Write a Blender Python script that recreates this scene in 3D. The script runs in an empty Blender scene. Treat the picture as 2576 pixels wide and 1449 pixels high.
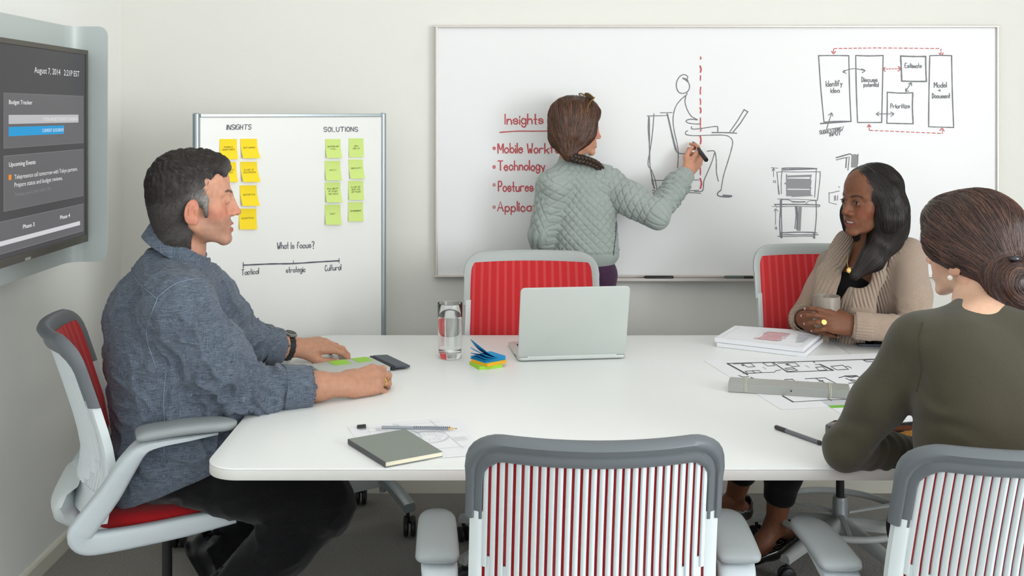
import bpy, bmesh, math, random
import numpy as np
from mathutils import Vector, Matrix, bvhtree

random.seed(7)
RNG = np.random.default_rng(7)
SC = bpy.context.scene
COL = SC.collection

# ------------------------------------------------------------------ camera
F, CX, HY, EYE = 2650.0, 1245.0, 285.0, 1.5      # focal length in pixels, vanishing point, eye height
cam_d = bpy.data.cameras.new('camera')
cam = bpy.data.objects.new('camera', cam_d)
COL.objects.link(cam)
cam.location = (0, 0, EYE)
cam.rotation_euler = (math.pi / 2, 0, 0)
cam_d.sensor_width = 36.0
cam_d.lens = 36.0 * F / 2576.0
cam_d.shift_x = (1288.0 - CX) / 2576.0
cam_d.shift_y = -(724.5 - HY) / 2576.0
cam_d.clip_start = 0.05
SC.camera = cam

# ------------------------------------------------------------------ world, lights, exposure
w = bpy.data.worlds.new('world')
SC.world = w
w.use_nodes = True
w.node_tree.nodes['Background'].inputs[0].default_value = (0.86, 0.93, 1.0, 1)
w.node_tree.nodes['Background'].inputs[1].default_value = 1.0

def area_light(name, loc, rot, sx, sy, power, col=(1, 1, 1)):
    d = bpy.data.lights.new(name, 'AREA')
    d.shape = 'RECTANGLE'; d.size = sx; d.size_y = sy
    d.energy = power; d.color = col
    o = bpy.data.objects.new(name, d)
    o.location = loc; o.rotation_euler = rot
    COL.objects.link(o)
    return o
# daylight through the window band of the right-hand wall and of the wall behind the camera
area_light('window_daylight', (3.75, -0.55, 1.7), (0, math.radians(90), 0), 1.8, 2.5, 88, (0.96, 0.98, 1.0))
area_light('window_daylight_behind', (0.6, -1.85, 1.6), (math.radians(-90), 0, 0), 4.0, 1.9, 150, (0.95, 0.98, 1.0))
# ceiling luminaires
for lx, ly in ((-0.3, 1.2), (1.7, 1.2), (-0.3, 2.75), (1.7, 2.75)):
    area_light('ceiling_panel_light', (lx, ly, 2.885), (0, 0, 0), 1.15, 1.15, 3.0 if lx < 0 else 1.5, (1.0, 0.985, 0.95))

SC.view_settings.view_transform = 'Standard'
SC.view_settings.look = 'None'
SC.view_settings.gamma = 1.0
SC.view_settings.use_curve_mapping = False
SC.view_settings.exposure = 0.64

# ------------------------------------------------------------------ projection helpers
def P(x, y, D):
    return Vector(((x - CX) * D / F, D, EYE - (y - HY) * D / F))

def ray(x, y):
    return Vector(((x - CX) / F, 1.0, -(y - HY) / F))

def hit(x, y, p0, n):
    r = ray(x, y); o = Vector((0, 0, EYE))
    t = (p0 - o).dot(n) / r.dot(n)
    return o + r * t

TZ = 0.73
def T(x, y, z=TZ):
    return hit(x, y, Vector((0, 0, z)), Vector((0, 0, 1)))

def lin(c):
    r = []
    for v in c[:3]:
        v = v / 255.0
        r.append(v / 12.92 if v <= 0.04045 else ((v + 0.055) / 1.055) ** 2.4)
    return r

# ------------------------------------------------------------------ materials
MATS = {}
class NT:
    """small node-tree helper"""
    def __init__(s, m):
        s.t = m.node_tree; s.n = s.t.nodes; s.l = s.t.links
    def add(s, typ, **kw):
        nd = s.n.new(typ)
        for k, v in kw.items():
            if k.startswith('i_'):
                key = k[2:]
                key = int(key) if key.isdigit() else key.replace('_', ' ')
                nd.inputs[key].default_value = v
            else:
                setattr(nd, k, v)
        return nd
    def link(s, a, b): s.l.new(a, b)

def mat(name, rgb, rough=0.5, metal=0.0, spec=0.5, bump=None, vary=None, coat=0.0, sheen=0.0, trans=0.0, ior=1.45, emit=0.0, sss=0.0, attr=None, alpha=None):
    """bump=(scale, distance[, stretch]); vary=(scale, amount); attr = name of a vertex colour layer"""
    if name in MATS: return MATS[name]
    m = bpy.data.materials.new(name); m.use_nodes = True
    nt = NT(m); b = m.node_tree.nodes['Principled BSDF']
    c = lin(rgb)
    b.inputs['Base Color'].default_value = (*c, 1)
    b.inputs['Roughness'].default_value = rough
    b.inputs['Metallic'].default_value = metal
    b.inputs['Specular IOR Level'].default_value = spec
    b.inputs['Coat Weight'].default_value = coat
    b.inputs['Coat Roughness'].default_value = 0.08
    b.inputs['Sheen Weight'].default_value = sheen
    b.inputs['Transmission Weight'].default_value = trans
    b.inputs['IOR'].default_value = ior
    if sss:
        b.inputs['Subsurface Weight'].default_value = sss
        b.inputs['Subsurface Radius'].default_value = (0.008, 0.003, 0.0015)
        b.inputs['Subsurface Scale'].default_value = 1.0
    if emit:
        b.inputs['Emission Color'].default_value = (*c, 1)
        b.inputs['Emission Strength'].default_value = emit
    if alpha is not None:
        b.inputs['Alpha'].default_value = alpha
    tc = nt.add('ShaderNodeTexCoord')
    src = None
    if attr:
        a = nt.add('ShaderNodeAttribute', attribute_name=attr)
        src = a.outputs['Color']
        nt.link(src, b.inputs['Base Color'])
    if vary:
        nz = nt.add('ShaderNodeTexNoise'); nz.inputs['Scale'].default_value = vary[0]; nz.inputs['Detail'].default_value = 4
        mp = nt.add('ShaderNodeMapping')
        if len(vary) > 2: mp.inputs['Scale'].default_value = vary[2]
        nt.link(tc.outputs['Object'], mp.inputs['Vector']); nt.link(mp.outputs[0], nz.inputs['Vector'])
        mr = nt.add('ShaderNodeMapRange'); mr.inputs['From Min'].default_value = 0.3; mr.inputs['From Max'].default_value = 0.7
        mr.inputs['To Min'].default_value = 1 - vary[1]; mr.inputs['To Max'].default_value = 1 + vary[1]
        nt.link(nz.outputs['Fac'], mr.inputs['Value'])
        mx = nt.add('ShaderNodeVectorMath', operation='SCALE')
        if src is None: mx.inputs[0].default_value = c
        else: nt.link(src, mx.inputs[0])
        nt.link(mr.outputs[0], mx.inputs['Scale'])
        nt.link(mx.outputs[0], b.inputs['Base Color'])
    if bump:
        nz = nt.add('ShaderNodeTexNoise'); nz.inputs['Scale'].default_value = bump[0]; nz.inputs['Detail'].default_value = 3
        mp = nt.add('ShaderNodeMapping')
        if len(bump) > 2: mp.inputs['Scale'].default_value = bump[2]
        nt.link(tc.outputs['Object'], mp.inputs['Vector']); nt.link(mp.outputs[0], nz.inputs['Vector'])
        bp = nt.add('ShaderNodeBump'); bp.inputs['Distance'].default_value = bump[1]; bp.inputs['Strength'].default_value = 1.0
        nt.link(nz.outputs['Fac'], bp.inputs['Height']); nt.link(bp.outputs[0], b.inputs['Normal'])
    MATS[name] = m
    return m

# ------------------------------------------------------------------ object helpers
def tag(o, label=None, cat=None, group=None, kind=None):
    if label: o['label'] = label
    if cat: o['category'] = cat
    if group: o['group'] = group
    if kind: o['kind'] = kind
    return o

def empty(name, loc=(0, 0, 0), rotz=0.0, label=None, cat=None, group=None):
    o = bpy.data.objects.new(name, None); COL.objects.link(o)
    o.empty_display_size = 0.05
    o.location = loc; o.rotation_euler = (0, 0, rotz)
    return tag(o, label, cat, group)

def finish(me, smooth=None):
    if smooth is not None:
        me.polygons.foreach_set('use_smooth', np.ones(len(me.polygons), dtype=bool))
        if smooth < 179:
            me.set_sharp_from_angle(angle=math.radians(smooth))
    me.update()

def link_mesh(name, me, parent=None, mats=None, smooth=None):
    if mats is not None and len(me.materials) == 0:
        for m in (mats if isinstance(mats, (list, tuple)) else [mats]): me.materials.append(m)
    finish(me, smooth)
    o = bpy.data.objects.new(name, me); COL.objects.link(o)
    if parent is not None:
        o.parent = parent
    return o

def rot_to(d, up=(0, 0, 1)):
    """matrix whose Z column is d"""
    d = Vector(d).normalized()
    u = Vector(up)
    if abs(d.dot(u)) > 0.99: u = Vector((0, 1, 0))
    x = u.cross(d).normalized(); y = d.cross(x)
    return Matrix((x, y, d)).transposed()

class MB:
    """mesh builder: collects shapes and links them as one mesh"""
    def __init__(s): s.v = []; s.f = []; s.mi = []; s.cur = 0
    def addv(s, vs, fs):
        o = len(s.v)
        s.v.extend([tuple(v) for v in vs]); s.f.extend([tuple(i + o for i in f) for f in fs])
        s.mi.extend([s.cur] * len(fs))
        return s
    def box(s, c, size, rot=None, bev=0.0, seg=2):
        bm = bmesh.new()
        bmesh.ops.create_cube(bm, size=1.0)
        for v in bm.verts: v.co = Vector((v.co.x * size[0], v.co.y * size[1], v.co.z * size[2]))
        if bev: bmesh.ops.bevel(bm, geom=bm.edges[:], offset=bev, segments=seg, profile=0.5, affect='EDGES')
        R = rot if rot is not None else Matrix.Identity(3)
        c = Vector(c)
        bm.verts.index_update()
        s.addv([R @ v.co + c for v in bm.verts], [[v.index for v in f.verts] for f in bm.faces])
        bm.free(); return s
    def loft(s, rings, closed=True, cap=True, loop=False):
        n = len(rings[0]); vs = [p for r in rings for p in r]; fs = []
        m = len(rings)
        for i in range(m if loop else m - 1):
            a = i * n; b = ((i + 1) % m) * n
            for j in range(n if closed else n - 1):
                k = (j + 1) % n
                fs.append((a + j, a + k, b + k, b + j))
        if cap and closed and not loop:
            fs.append(tuple(range(n - 1, -1, -1))); fs.append(tuple((m - 1) * n + j for j in range(n)))
        return s.addv(vs, fs)
    def tube(s, pts, r, n=10, cap=True, loop=False):
        pts = [Vector(p) for p in pts]; m = len(pts)
        rs = r if isinstance(r, (list, tuple)) else [r] * m
        rings = []; x = None
        for i, p in enumerate(pts):
            if loop: t = pts[(i + 1) % m] - pts[i - 1]
            else: t = pts[min(i + 1, m - 1)] - pts[max(i - 1, 0)]
            t.normalize()
            if x is None:
                x = t.cross(Vector((0, 0, 1)))
                if x.length < 0.1: x = t.cross(Vector((0, 1, 0)))
            x = (x - t * x.dot(t)).normalized(); y = t.cross(x)
            rings.append([p + (x * math.cos(2 * math.pi * k / n) + y * math.sin(2 * math.pi * k / n)) * rs[i] for k in range(n)])
        return s.loft(rings, True, cap, loop)
    def lathe(s, prof, c=(0, 0, 0), R=None, n=32):
        c = Vector(c); R = R if R is not None else Matrix.Identity(3)
        rings = [[c + R @ Vector((r * math.cos(2 * math.pi * k / n), r * math.sin(2 * math.pi * k / n), z)) for k in range(n)] for r, z in prof]
        return s.loft(rings, True, True)
    def sphere(s, c, r, n=16, R=None):
        rr = r if isinstance(r, (list, tuple)) else (r, r, r)
        R = R if R is not None else Matrix.Identity(3); c = Vector(c)
        rings = []
        for i in range(n // 2 + 1):
            th = math.pi * i / (n // 2); th = min(max(th, 0.02), math.pi - 0.02)
            rings.append([c + R @ Vector((rr[0] * math.sin(th) * math.cos(2 * math.pi * k / n), rr[1] * math.sin(th) * math.sin(2 * math.pi * k / n), -rr[2] * math.cos(th))) for k in range(n)])
        return s.loft(rings)
    def prism(s, poly, o, ax, ay, az, bev=0.0):
        """extrude 2-D polygon (in ax, ay at o) along az"""
        o, ax, ay, az = Vector(o), Vector(ax), Vector(ay), Vector(az)
        lo = [o + ax * p[0] + ay * p[1] for p in poly]
        return s.loft([lo, [p + az for p in lo]])
    def quad(s, a, b, c, d): return s.addv([a, b, c, d], [(0, 1, 2, 3)])
    def build(s, name, mats, parent=None, smooth=None, origin=None):
        me = bpy.data.meshes.new(name)
        vs = s.v
        if origin is not None:
            O = Vector(origin); vs = [Vector(v) - O for v in vs]
        me.from_pydata(vs, [], s.f)
        if any(s.mi):
            me.polygons.foreach_set('material_index', s.mi)
        o = link_mesh(name, me, parent, mats, smooth)
        if origin is not None: o.location = origin
        return o

def arc(c, r, a0, a1, n):
    return [(c[0] + r * math.cos(math.radians(a0 + (a1 - a0) * i / n)), c[1] + r * math.sin(math.radians(a0 + (a1 - a0) * i / n))) for i in range(n + 1)]

def rrect(x0, y0, x1, y1, r, n=5):
    if not isinstance(r, (list, tuple)): r = [r] * 4      # corners: (x0,y0) (x1,y0) (x1,y1) (x0,y1)
    p = []
    p += arc((x0 + r[0], y0 + r[0]), r[0], 180, 270, n)
    p += arc((x1 - r[1], y0 + r[1]), r[1], 270, 360, n)
    p += arc((x1 - r[2], y1 - r[2]), r[2], 0, 90, n)
    p += arc((x0 + r[3], y1 - r[3]), r[3], 90, 180, n)
    return p

def slab(mb, poly, z0, z1, bev=0.003, xf=None):
    """extruded outline with softened top and bottom edges, poly counter-clockwise"""
    n = len(poly); cx = sum(p[0] for p in poly) / n; cy = sum(p[1] for p in poly) / n
    def inset(d):
        out = []
        for i in range(n):
            a = Vector(poly[i - 1]); b = Vector(poly[i]); c = Vector(poly[(i + 1) % n])
            e1 = (b - a); e2 = (c - b)
            if e1.length < 1e-7: e1 = e2
            if e2.length < 1e-7: e2 = e1
            nrm = Vector((-(e1.normalized() + e2.normalized()).y, (e1.normalized() + e2.normalized()).x))
            if nrm.length > 1e-6: nrm.normalize()
            out.append(b + nrm * d)
        return out
    rings = []
    for d, z in ((bev, z0), (bev * .3, z0 + bev * .3), (0, z0 + bev), (0, z1 - bev), (bev * .3, z1 - bev * .3), (bev, z1)):
        r = [Vector((p[0], p[1], z)) for p in inset(d)]
        rings.append([xf(p) for p in r] if xf else r)
    return mb.loft(rings)

def catmull(pts, n=6):
    pts = [Vector(p) for p in pts]
    if len(pts) < 3: return pts
    out = []
    for i in range(len(pts) - 1):
        p0 = pts[i - 1] if i else pts[0] * 2 - pts[1]
        p1, p2 = pts[i], pts[i + 1]
        p3 = pts[i + 2] if i + 2 < len(pts) else pts[-1] * 2 - pts[-2]
        for k in range(n):
            t = k / n
            out.append(0.5 * ((2 * p1) + (p2 - p0) * t + (2 * p0 - 5 * p1 + 4 * p2 - p3) * t * t + (3 * p1 - p0 - 3 * p2 + p3) * t ** 3))
    out.append(pts[-1])
    return out

def interp(keys, t):
    """piecewise-linear lookup in [(t, v), ...]"""
    if t <= keys[0][0]: return keys[0][1]
    for (a, va), (b, vb) in zip(keys, keys[1:]):
        if t <= b: return va + (vb - va) * (t - a) / (b - a)
    return keys[-1][1]

# ------------------------------------------------------------------ flat marks: strokes, hand lettering, set type
GLYPH = {
 'a': '351504031222333532', 'b': '0802 0415253433221203', 'c': '3425150403122233', 'd': '3832 3425150403122233',
 'e': '043425150403122233', 'f': '37281712 0525', 'g': '3425150403122233 3531201001', 'h': '0802 0415253432', 'i': '0502 0706',
 'j': '151100 1716', 'k': '0802 3503 1432', 'l': '0802', 'm': '0502 04152422 24354442', 'n': '0502 0415253432',
 'o': '150403122233342515', 'p': '0500 0415253433221203', 'r': '0502 04152535', 's': '3425150433221203', 't': '181222 0525',
 'u': '0503122233 3532', 'v': '052245', 'w': '0512243245', 'x': '0532 3502', 'y': '0522 3510', 'z': '05350232',
 'A': '022842 1434', 'B': '0208 082837362505 2534332202', 'C': '3728180604122233', 'D': '0208 0818273634231202', 'E': '38080232 0525',
 'F': '380802 0525', 'G': '37281806041222333525', 'H': '0802 3832 0535', 'I': '0802', 'J': '3833221203', 'K': '0802 3805 0532', 'L': '080232',
 'M': '0208244842', 'N': '02083238', 'O': '180604122234362818', 'P': '0208 082837362505', 'R': '0208 082837362505 1532',
 'S': '372818070615253433221203', 'T': '0848 2822', 'U': '080412223438', 'V': '082248', 'W': '0812253248', 'X': '0832 3802', 'Y': '0825 4825 2522',
 'Z': '08380232', '?': '0718283736252423 2221', '/': '0239', '+': '0434 2622', '.': '0203', '$': '372818070615253433221203 2901'}
def glyph(ch):
    return [[(int(w[i]), int(w[i + 1])) for i in range(0, len(w), 2)] for w in GLYPH[ch].split()]

STACK = [0]
def ribbon(mb, pts, width, xf, n_hint=1.0, jit=0.0):
    """flat stroke through 2-D points, mapped to the surface by xf(x, y); later ink lies a hair above earlier ink"""
    pts = [Vector((p[0], p[1])) for p in pts]
    L = []; R = []
    m = len(pts)
    p0 = xf(*pts[0]); nrm = (xf(pts[0].x + width, pts[0].y) - p0).cross(xf(pts[0].x, pts[0].y + width) - p0).normalized()
    if nrm.dot(Vector((0, 0, EYE)) - p0) < 0: nrm = -nrm
    for i, p in enumerate(pts):
        t = pts[min(i + 1, m - 1)] - pts[max(i - 1, 0)]
        if t.length < 1e-9: t = Vector((1, 0))
        t.normalize(); nn = Vector((-t.y, t.x))
        w = width * 0.5 * (1 + jit * random.uniform(-1, 1))
        q = p.copy()
        if i == 0: q -= t * w * .6
        if i == m - 1: q += t * w * .6
        STACK[0] = (STACK[0] + 1) % 160
        up = nrm * (STACK[0] * 4e-6)
        L.append(xf(*(q + nn * w)) + up); R.append(xf(*(q - nn * w)) + up)
    vs = L + R
    mb.addv(vs, [(i, i + 1, m + i + 1, m + i) for i in range(m - 1)])

def stroke(mb, pts, width, xf, smooth=True, jit=0.15, wob=0.0):
    p = [Vector((a[0] + random.uniform(-wob, wob), a[1] + random.uniform(-wob, wob))) for a in pts]
    if smooth and len(p) > 2: p = catmull(p, 5)
    ribbon(mb, p, width, xf, jit=jit)

def handwrite(mb, txt, x, y, h, width, xf, sx=1.0, slope=0.0, end=None, wob=0.12, slant=0.0):
    """hand lettering in picture-like coordinates (y grows downwards), cap height h, baseline y"""
    u = h / 6.0
    adv = 0.0; plan = []
    for ch in txt:
        if ch == ' ': adv += 2.6; continue
        g = glyph(ch); wmax = max(p[0] for st in g for p in st)
        plan.append((adv, g)); adv += wmax + 1.35
    total = adv - 1.35
    kx = (end - x) / (total * u) if end is not None else sx
    for a, g in plan:
        dy = random.uniform(-.25, .25)
        for st in g:
            pts = []
            for px, py in st:
                gx = (a + px + random.uniform(-wob, wob) + slant * (py - 2)); gy = py - 2 + dy + random.uniform(-wob, wob)
                X = x + gx * u * kx
                pts.append((X, y - gy * u + (X - x) * slope))
            stroke(mb, pts, width, xf, smooth=len(pts) > 2 and len(st) > 3)

def type_mesh(txt, bold=False):
    """outlines of set type as (verts, faces) in font units"""
    cu = bpy.data.curves.new('type', 'FONT'); cu.body = txt; cu.resolution_u = 3
    if bold: cu.offset = 0.012
    o = bpy.data.objects.new('type', cu); COL.objects.link(o)
    dg = bpy.context.evaluated_depsgraph_get(); dg.update()
    me = bpy.data.meshes.new_from_object(o.evaluated_get(dg))
    vs = [v.co.copy() for v in me.vertices]; fs = [tuple(p.vertices) for p in me.polygons]
    bpy.data.objects.remove(o); bpy.data.curves.remove(cu); bpy.data.meshes.remove(me)
    return vs, fs

def type_set(mb, txt, x0, x1, yb, h, xf, bold=False):
    """set type from x0 to x1 on baseline yb with cap height h, in surface units"""
    vs, fs = type_mesh(txt, bold)
    a = min(v.x for v in vs); b = max(v.x for v in vs)
    mb.addv([xf(x0 + (v.x - a) / (b - a) * (x1 - x0), yb + v.y / 0.7 * h) for v in vs], fs)
# ================================================================== the room
XL, XR, YB, YF, ZC = -1.48, 3.85, 4.17, -2.0, 2.9
EX = 2 ** SC.view_settings.exposure

def wall_mat(name, rgb):
    return mat(name, rgb, rough=0.85, spec=0.2, bump=(220, 0.0003))
M_wall = wall_mat('wall_paint_warm', (240, 239, 232))
M_wall_w = wall_mat('wall_paint_white', (247, 247, 243))
M_base = mat('baseboard_vinyl', (226, 223, 210), rough=0.5)

def carpet_material():
    m = bpy.data.materials.new('carpet'); m.use_nodes = True
    nt = NT(m); b = nt.n['Principled BSDF']
    tc = nt.add('ShaderNodeTexCoord')
    n1 = nt.add('ShaderNodeTexNoise', i_Scale=330.0, i_Detail=3.0, i_Roughness=0.7)
    n2 = nt.add('ShaderNodeTexNoise', i_Scale=3.0, i_Detail=3.0)
    n3 = nt.add('ShaderNodeTexVoronoi', i_Scale=190.0)
    for n in (n1, n2, n3): nt.link(tc.outputs['Object'], n.inputs['Vector'])
    cr = nt.add('ShaderNodeValToRGB')
    cr.color_ramp.elements[0].position = 0.32; cr.color_ramp.elements[0].color = (*lin((84, 82, 79)), 1)
    cr.color_ramp.elements[1].position = 0.70; cr.color_ramp.elements[1].color = (*lin((176, 172, 165)), 1)
    nt.link(n1.outputs['Fac'], cr.inputs['Fac'])
    hs = nt.add('ShaderNodeHueSaturation')
    mr = nt.add('ShaderNodeMapRange'); mr.inputs['To Min'].default_value = 0.8; mr.inputs['To Max'].default_value = 1.2
    nt.link(n2.outputs['Fac'], mr.inputs['Value']); nt.link(mr.outputs[0], hs.inputs['Value'])
    nt.link(cr.outputs['Color'], hs.inputs['Color']); nt.link(hs.outputs[0], b.inputs['Base Color'])
    b.inputs['Roughness'].default_value = 0.95; b.inputs['Specular IOR Level'].default_value = 0.1
    b.inputs['Sheen Weight'].default_value = 0.2
    bp = nt.add('ShaderNodeBump'); bp.inputs['Distance'].default_value = 0.0018
    nt.link(n3.outputs['Distance'], bp.inputs['Height']); nt.link(bp.outputs[0], b.inputs['Normal'])
    return m
M_carpet = carpet_material()

def struct(name, mb, m, smooth=None, parent=None):
    o = mb.build(name, m, parent, smooth)
    if parent is None: o['kind'] = 'structure'
    return o
t = 0.1
struct('floor', MB().box(((XL + XR) / 2, (YB + YF) / 2, -t / 2), (XR - XL + 2 * t, YB - YF + 2 * t, t)), M_carpet)
struct('wall_back', MB().box(((XL + XR) / 2, YB + t / 2, ZC / 2), (XR - XL + 2 * t, t, ZC)), M_wall)
struct('wall_left', MB().box((XL - t / 2, (YB + YF) / 2, ZC / 2), (t, YB - YF, ZC)), M_wall_w)
struct('ceiling', MB().box(((XL + XR) / 2, (YB + YF) / 2, ZC + t / 2), (XR - XL + 2 * t, YB - YF + 2 * t, t)), M_wall_w)
def wall_with_opening(name, axis, pos, a0, a1, o0, o1, z0, z1):
    mb = MB()
    for (p, q, lo, hi) in ((a0, o0, 0, ZC), (o1, a1, 0, ZC), (o0, o1, 0, z0), (o0, o1, z1, ZC)):
        if axis == 'x': mb.box((pos + t / 2, (p + q) / 2, (lo + hi) / 2), (t, q - p, hi - lo))
        else: mb.box(((p + q) / 2, pos - t / 2, (lo + hi) / 2), (q - p, t, hi - lo))
    struct(name, mb, M_wall_w)
wall_with_opening('wall_right', 'x', XR, YF, YB, -1.85, 0.75, 0.75, 2.65)
wall_with_opening('wall_front', 'y', YF, XL - t, XR + t, -1.45, 2.65, 0.6, 2.6)
M_alu = mat('brushed_aluminium', (176, 180, 180), rough=0.35, metal=0.7, bump=(400, 0.0002, (0.05, 1, 1)))
def window(name, axis, pos, o0, o1, z0, z1, n):
    mb = MB()
    for i in range(n + 1):
        c = o0 + (o1 - o0) * i / n
        c = min(max(c, o0 + 0.02), o1 - 0.02)
        if axis == 'x': mb.box((pos + 0.03, c, (z0 + z1) / 2), (0.05, 0.04, z1 - z0), bev=0.004)
        else: mb.box((c, pos - 0.03, (z0 + z1) / 2), (0.04, 0.05, z1 - z0), bev=0.004)
    for z in (z0 + 0.02, z1 - 0.02):
        if axis == 'x': mb.box((pos + 0.03, (o0 + o1) / 2, z), (0.05, o1 - o0, 0.04), bev=0.004)
        else: mb.box(((o0 + o1) / 2, pos - 0.03, z), (o1 - o0, 0.05, 0.04), bev=0.004)
    struct(name, mb, M_alu)
window('window_1', 'x', XR, -1.85, 0.75, 0.75, 2.65, 3)
window('window_2', 'y', YF, -1.45, 2.65, 0.6, 2.6, 3)
# the two baseboards
bb = 0.061
bp_ = [(0, 0), (0.012, 0), (0.012, bb - 0.012), (0.008, bb - 0.004), (0.004, bb), (0, bb)]
struct('baseboard_back', MB().prism(bp_, (XL, YB, 0), (0, -1, 0), (0, 0, 1), (XR - XL, 0, 0)), M_base)
struct('baseboard_left', MB().prism(bp_, (XL, YF, 0), (1, 0, 0), (0, 0, 1), (0, YB - YF - 0.012, 0)), M_base)
for i, (lx, ly) in enumerate(((-0.3, 1.2), (1.7, 1.2), (-0.3, 2.75), (1.7, 2.75))):
    mb = MB()
    for sx, sy, lxx, lyy in ((0, .6, 1.24, .04), (0, -.6, 1.24, .04), (.6, 0, .04, 1.24), (-.6, 0, .04, 1.24)):
        mb.box((lx + sx, ly + sy, ZC - .012), (lxx, lyy, .022), bev=.003)
    o = mb.build('ceiling_light_frame', M_alu)
    o['kind'] = 'structure'; o.name = 'trim_%d' % (i + 1)

# ================================================================== wall whiteboard
M_board = mat('whiteboard_enamel', (243, 243, 243), rough=0.28, spec=0.4, coat=0.0)
M_bframe = mat('board_frame', (214, 206, 200), rough=0.35, metal=0.35)
M_red = mat('red_marker_ink', (205, 88, 94), rough=0.6)
M_grey = mat('grey_marker_ink', (124, 125, 129), rough=0.6)
M_greyl = mat('light_grey_marker_ink', (150, 151, 153), rough=0.6)
M_dark = mat('dark_marker_ink', (92, 93, 104), rough=0.6)
BD = 4.148
wb = empty('whiteboard', P(1803, 380, YB), label='wide white wall whiteboard with red and grey marker drawings and lists', cat='whiteboard')
def child(o, root):
    o.parent = root
    o.matrix_parent_inverse = Matrix.Translation(root.location).to_3x3().to_4x4() if False else (Matrix.Translation(root.location) @ root.rotation_euler.to_matrix().to_4x4()).inverted()
    return o
def part(mb, name, m, root, smooth=None):
    return child(mb.build(name, m, None, smooth), root)
a = P(1098, 67, BD); b = P(2508, 694, BD)
part(MB().box(((a.x + b.x) / 2, (BD + YB) / 2, (a.z + b.z) / 2), (b.x - a.x, YB - BD, a.z - b.z)), 'writing_surface', M_board, wb)
fw = 0.009
for nm, c, s in (('frame_rail', ((a.x + b.x) / 2, BD + .004, a.z), (b.x - a.x + 2 * fw, 0.03, fw)), ('frame_rail', ((a.x + b.x) / 2, BD + .004, b.z), (b.x - a.x + 2 * fw, 0.03, fw)),
                 ('frame_stile', (a.x, BD + .004, (a.z + b.z) / 2), (fw, 0.03, a.z - b.z)), ('frame_stile', (b.x, BD + .004, (a.z + b.z) / 2), (fw, 0.03, a.z - b.z))):
    part(MB().box(c, s, bev=0.002), nm, M_bframe, wb)
ta = P(1420, 700, 4.12); tb = P(2060, 700, 4.12)
tz = P(0, 709, 4.10).z
mb = MB().prism([(0, 0), (.06, 0), (.066, .004), (.066, .014), (.060, .014), (.058, .007), (.012, .007), (.008, .022), (0, .022)], (ta.x, BD + .012, tz), (0, -1, 0), (0, 0, 1), (tb.x - ta.x, 0, 0))
part(mb, 'marker_tray', M_bframe, wb, 30)

def bxf(x, y, d=0.0):
    return hit(x, y, Vector((0, BD - 0.0008 - d, 0)), Vector((0, 1, 0)))
def marks(name, m, root, fn, xf=bxf):
    mb = MB(); fn(mb, xf); o = part(mb, name, m, root); o['kind'] = 'stuff'; return o

def insights(mb, xf):
    handwrite(mb, 'Insights', 1271, 312, 25, 3.2, xf, end=1366)
    stroke(mb, [(1257, 333), (1300, 330), (1350, 330), (1420, 329)], 3.0, xf)
    rows = (('Mobile Workforce', 1253, 385, 1448), ('Technology', 1253, 428, 1370), ('Postures', 1254, 481, 1341), ('Applications', 1252, 531, 1398))
    for s, x, y, e in rows: handwrite(mb, s, x, y, 24, 3.2, xf, end=e)
    for i, y in enumerate((373, 420, 465, 521)):
        r = 2.6
        stroke(mb, [(1243 + r * math.cos(k), y + r * 1.15 * math.sin(k)) for k in np.linspace(0, 6.4, 12)], 2.8 if i < 2 else 2.0, xf, wob=0)
marks('red_handwriting', M_red, wb, insights)

def dashed(mb, xf):
    segs = [(143, 149), (166, 182), (190, 202), (219, 237), (248, 263), (271, 284), (296, 316), (319, 330), (341, 362), (421, 440), (449, 474)]
    for i, (y0, y1) in enumerate(segs):
        stroke(mb, [(1762 + random.uniform(-1, 1), y0), (1763 + random.uniform(-1.5, 1.5), (y0 + y1) / 2), (1762, y1)], 4.0 if i in (1, 5, 8, 10) else 3.0, xf)
marks('dashed_red_line', M_red, wb, dashed)

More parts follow.
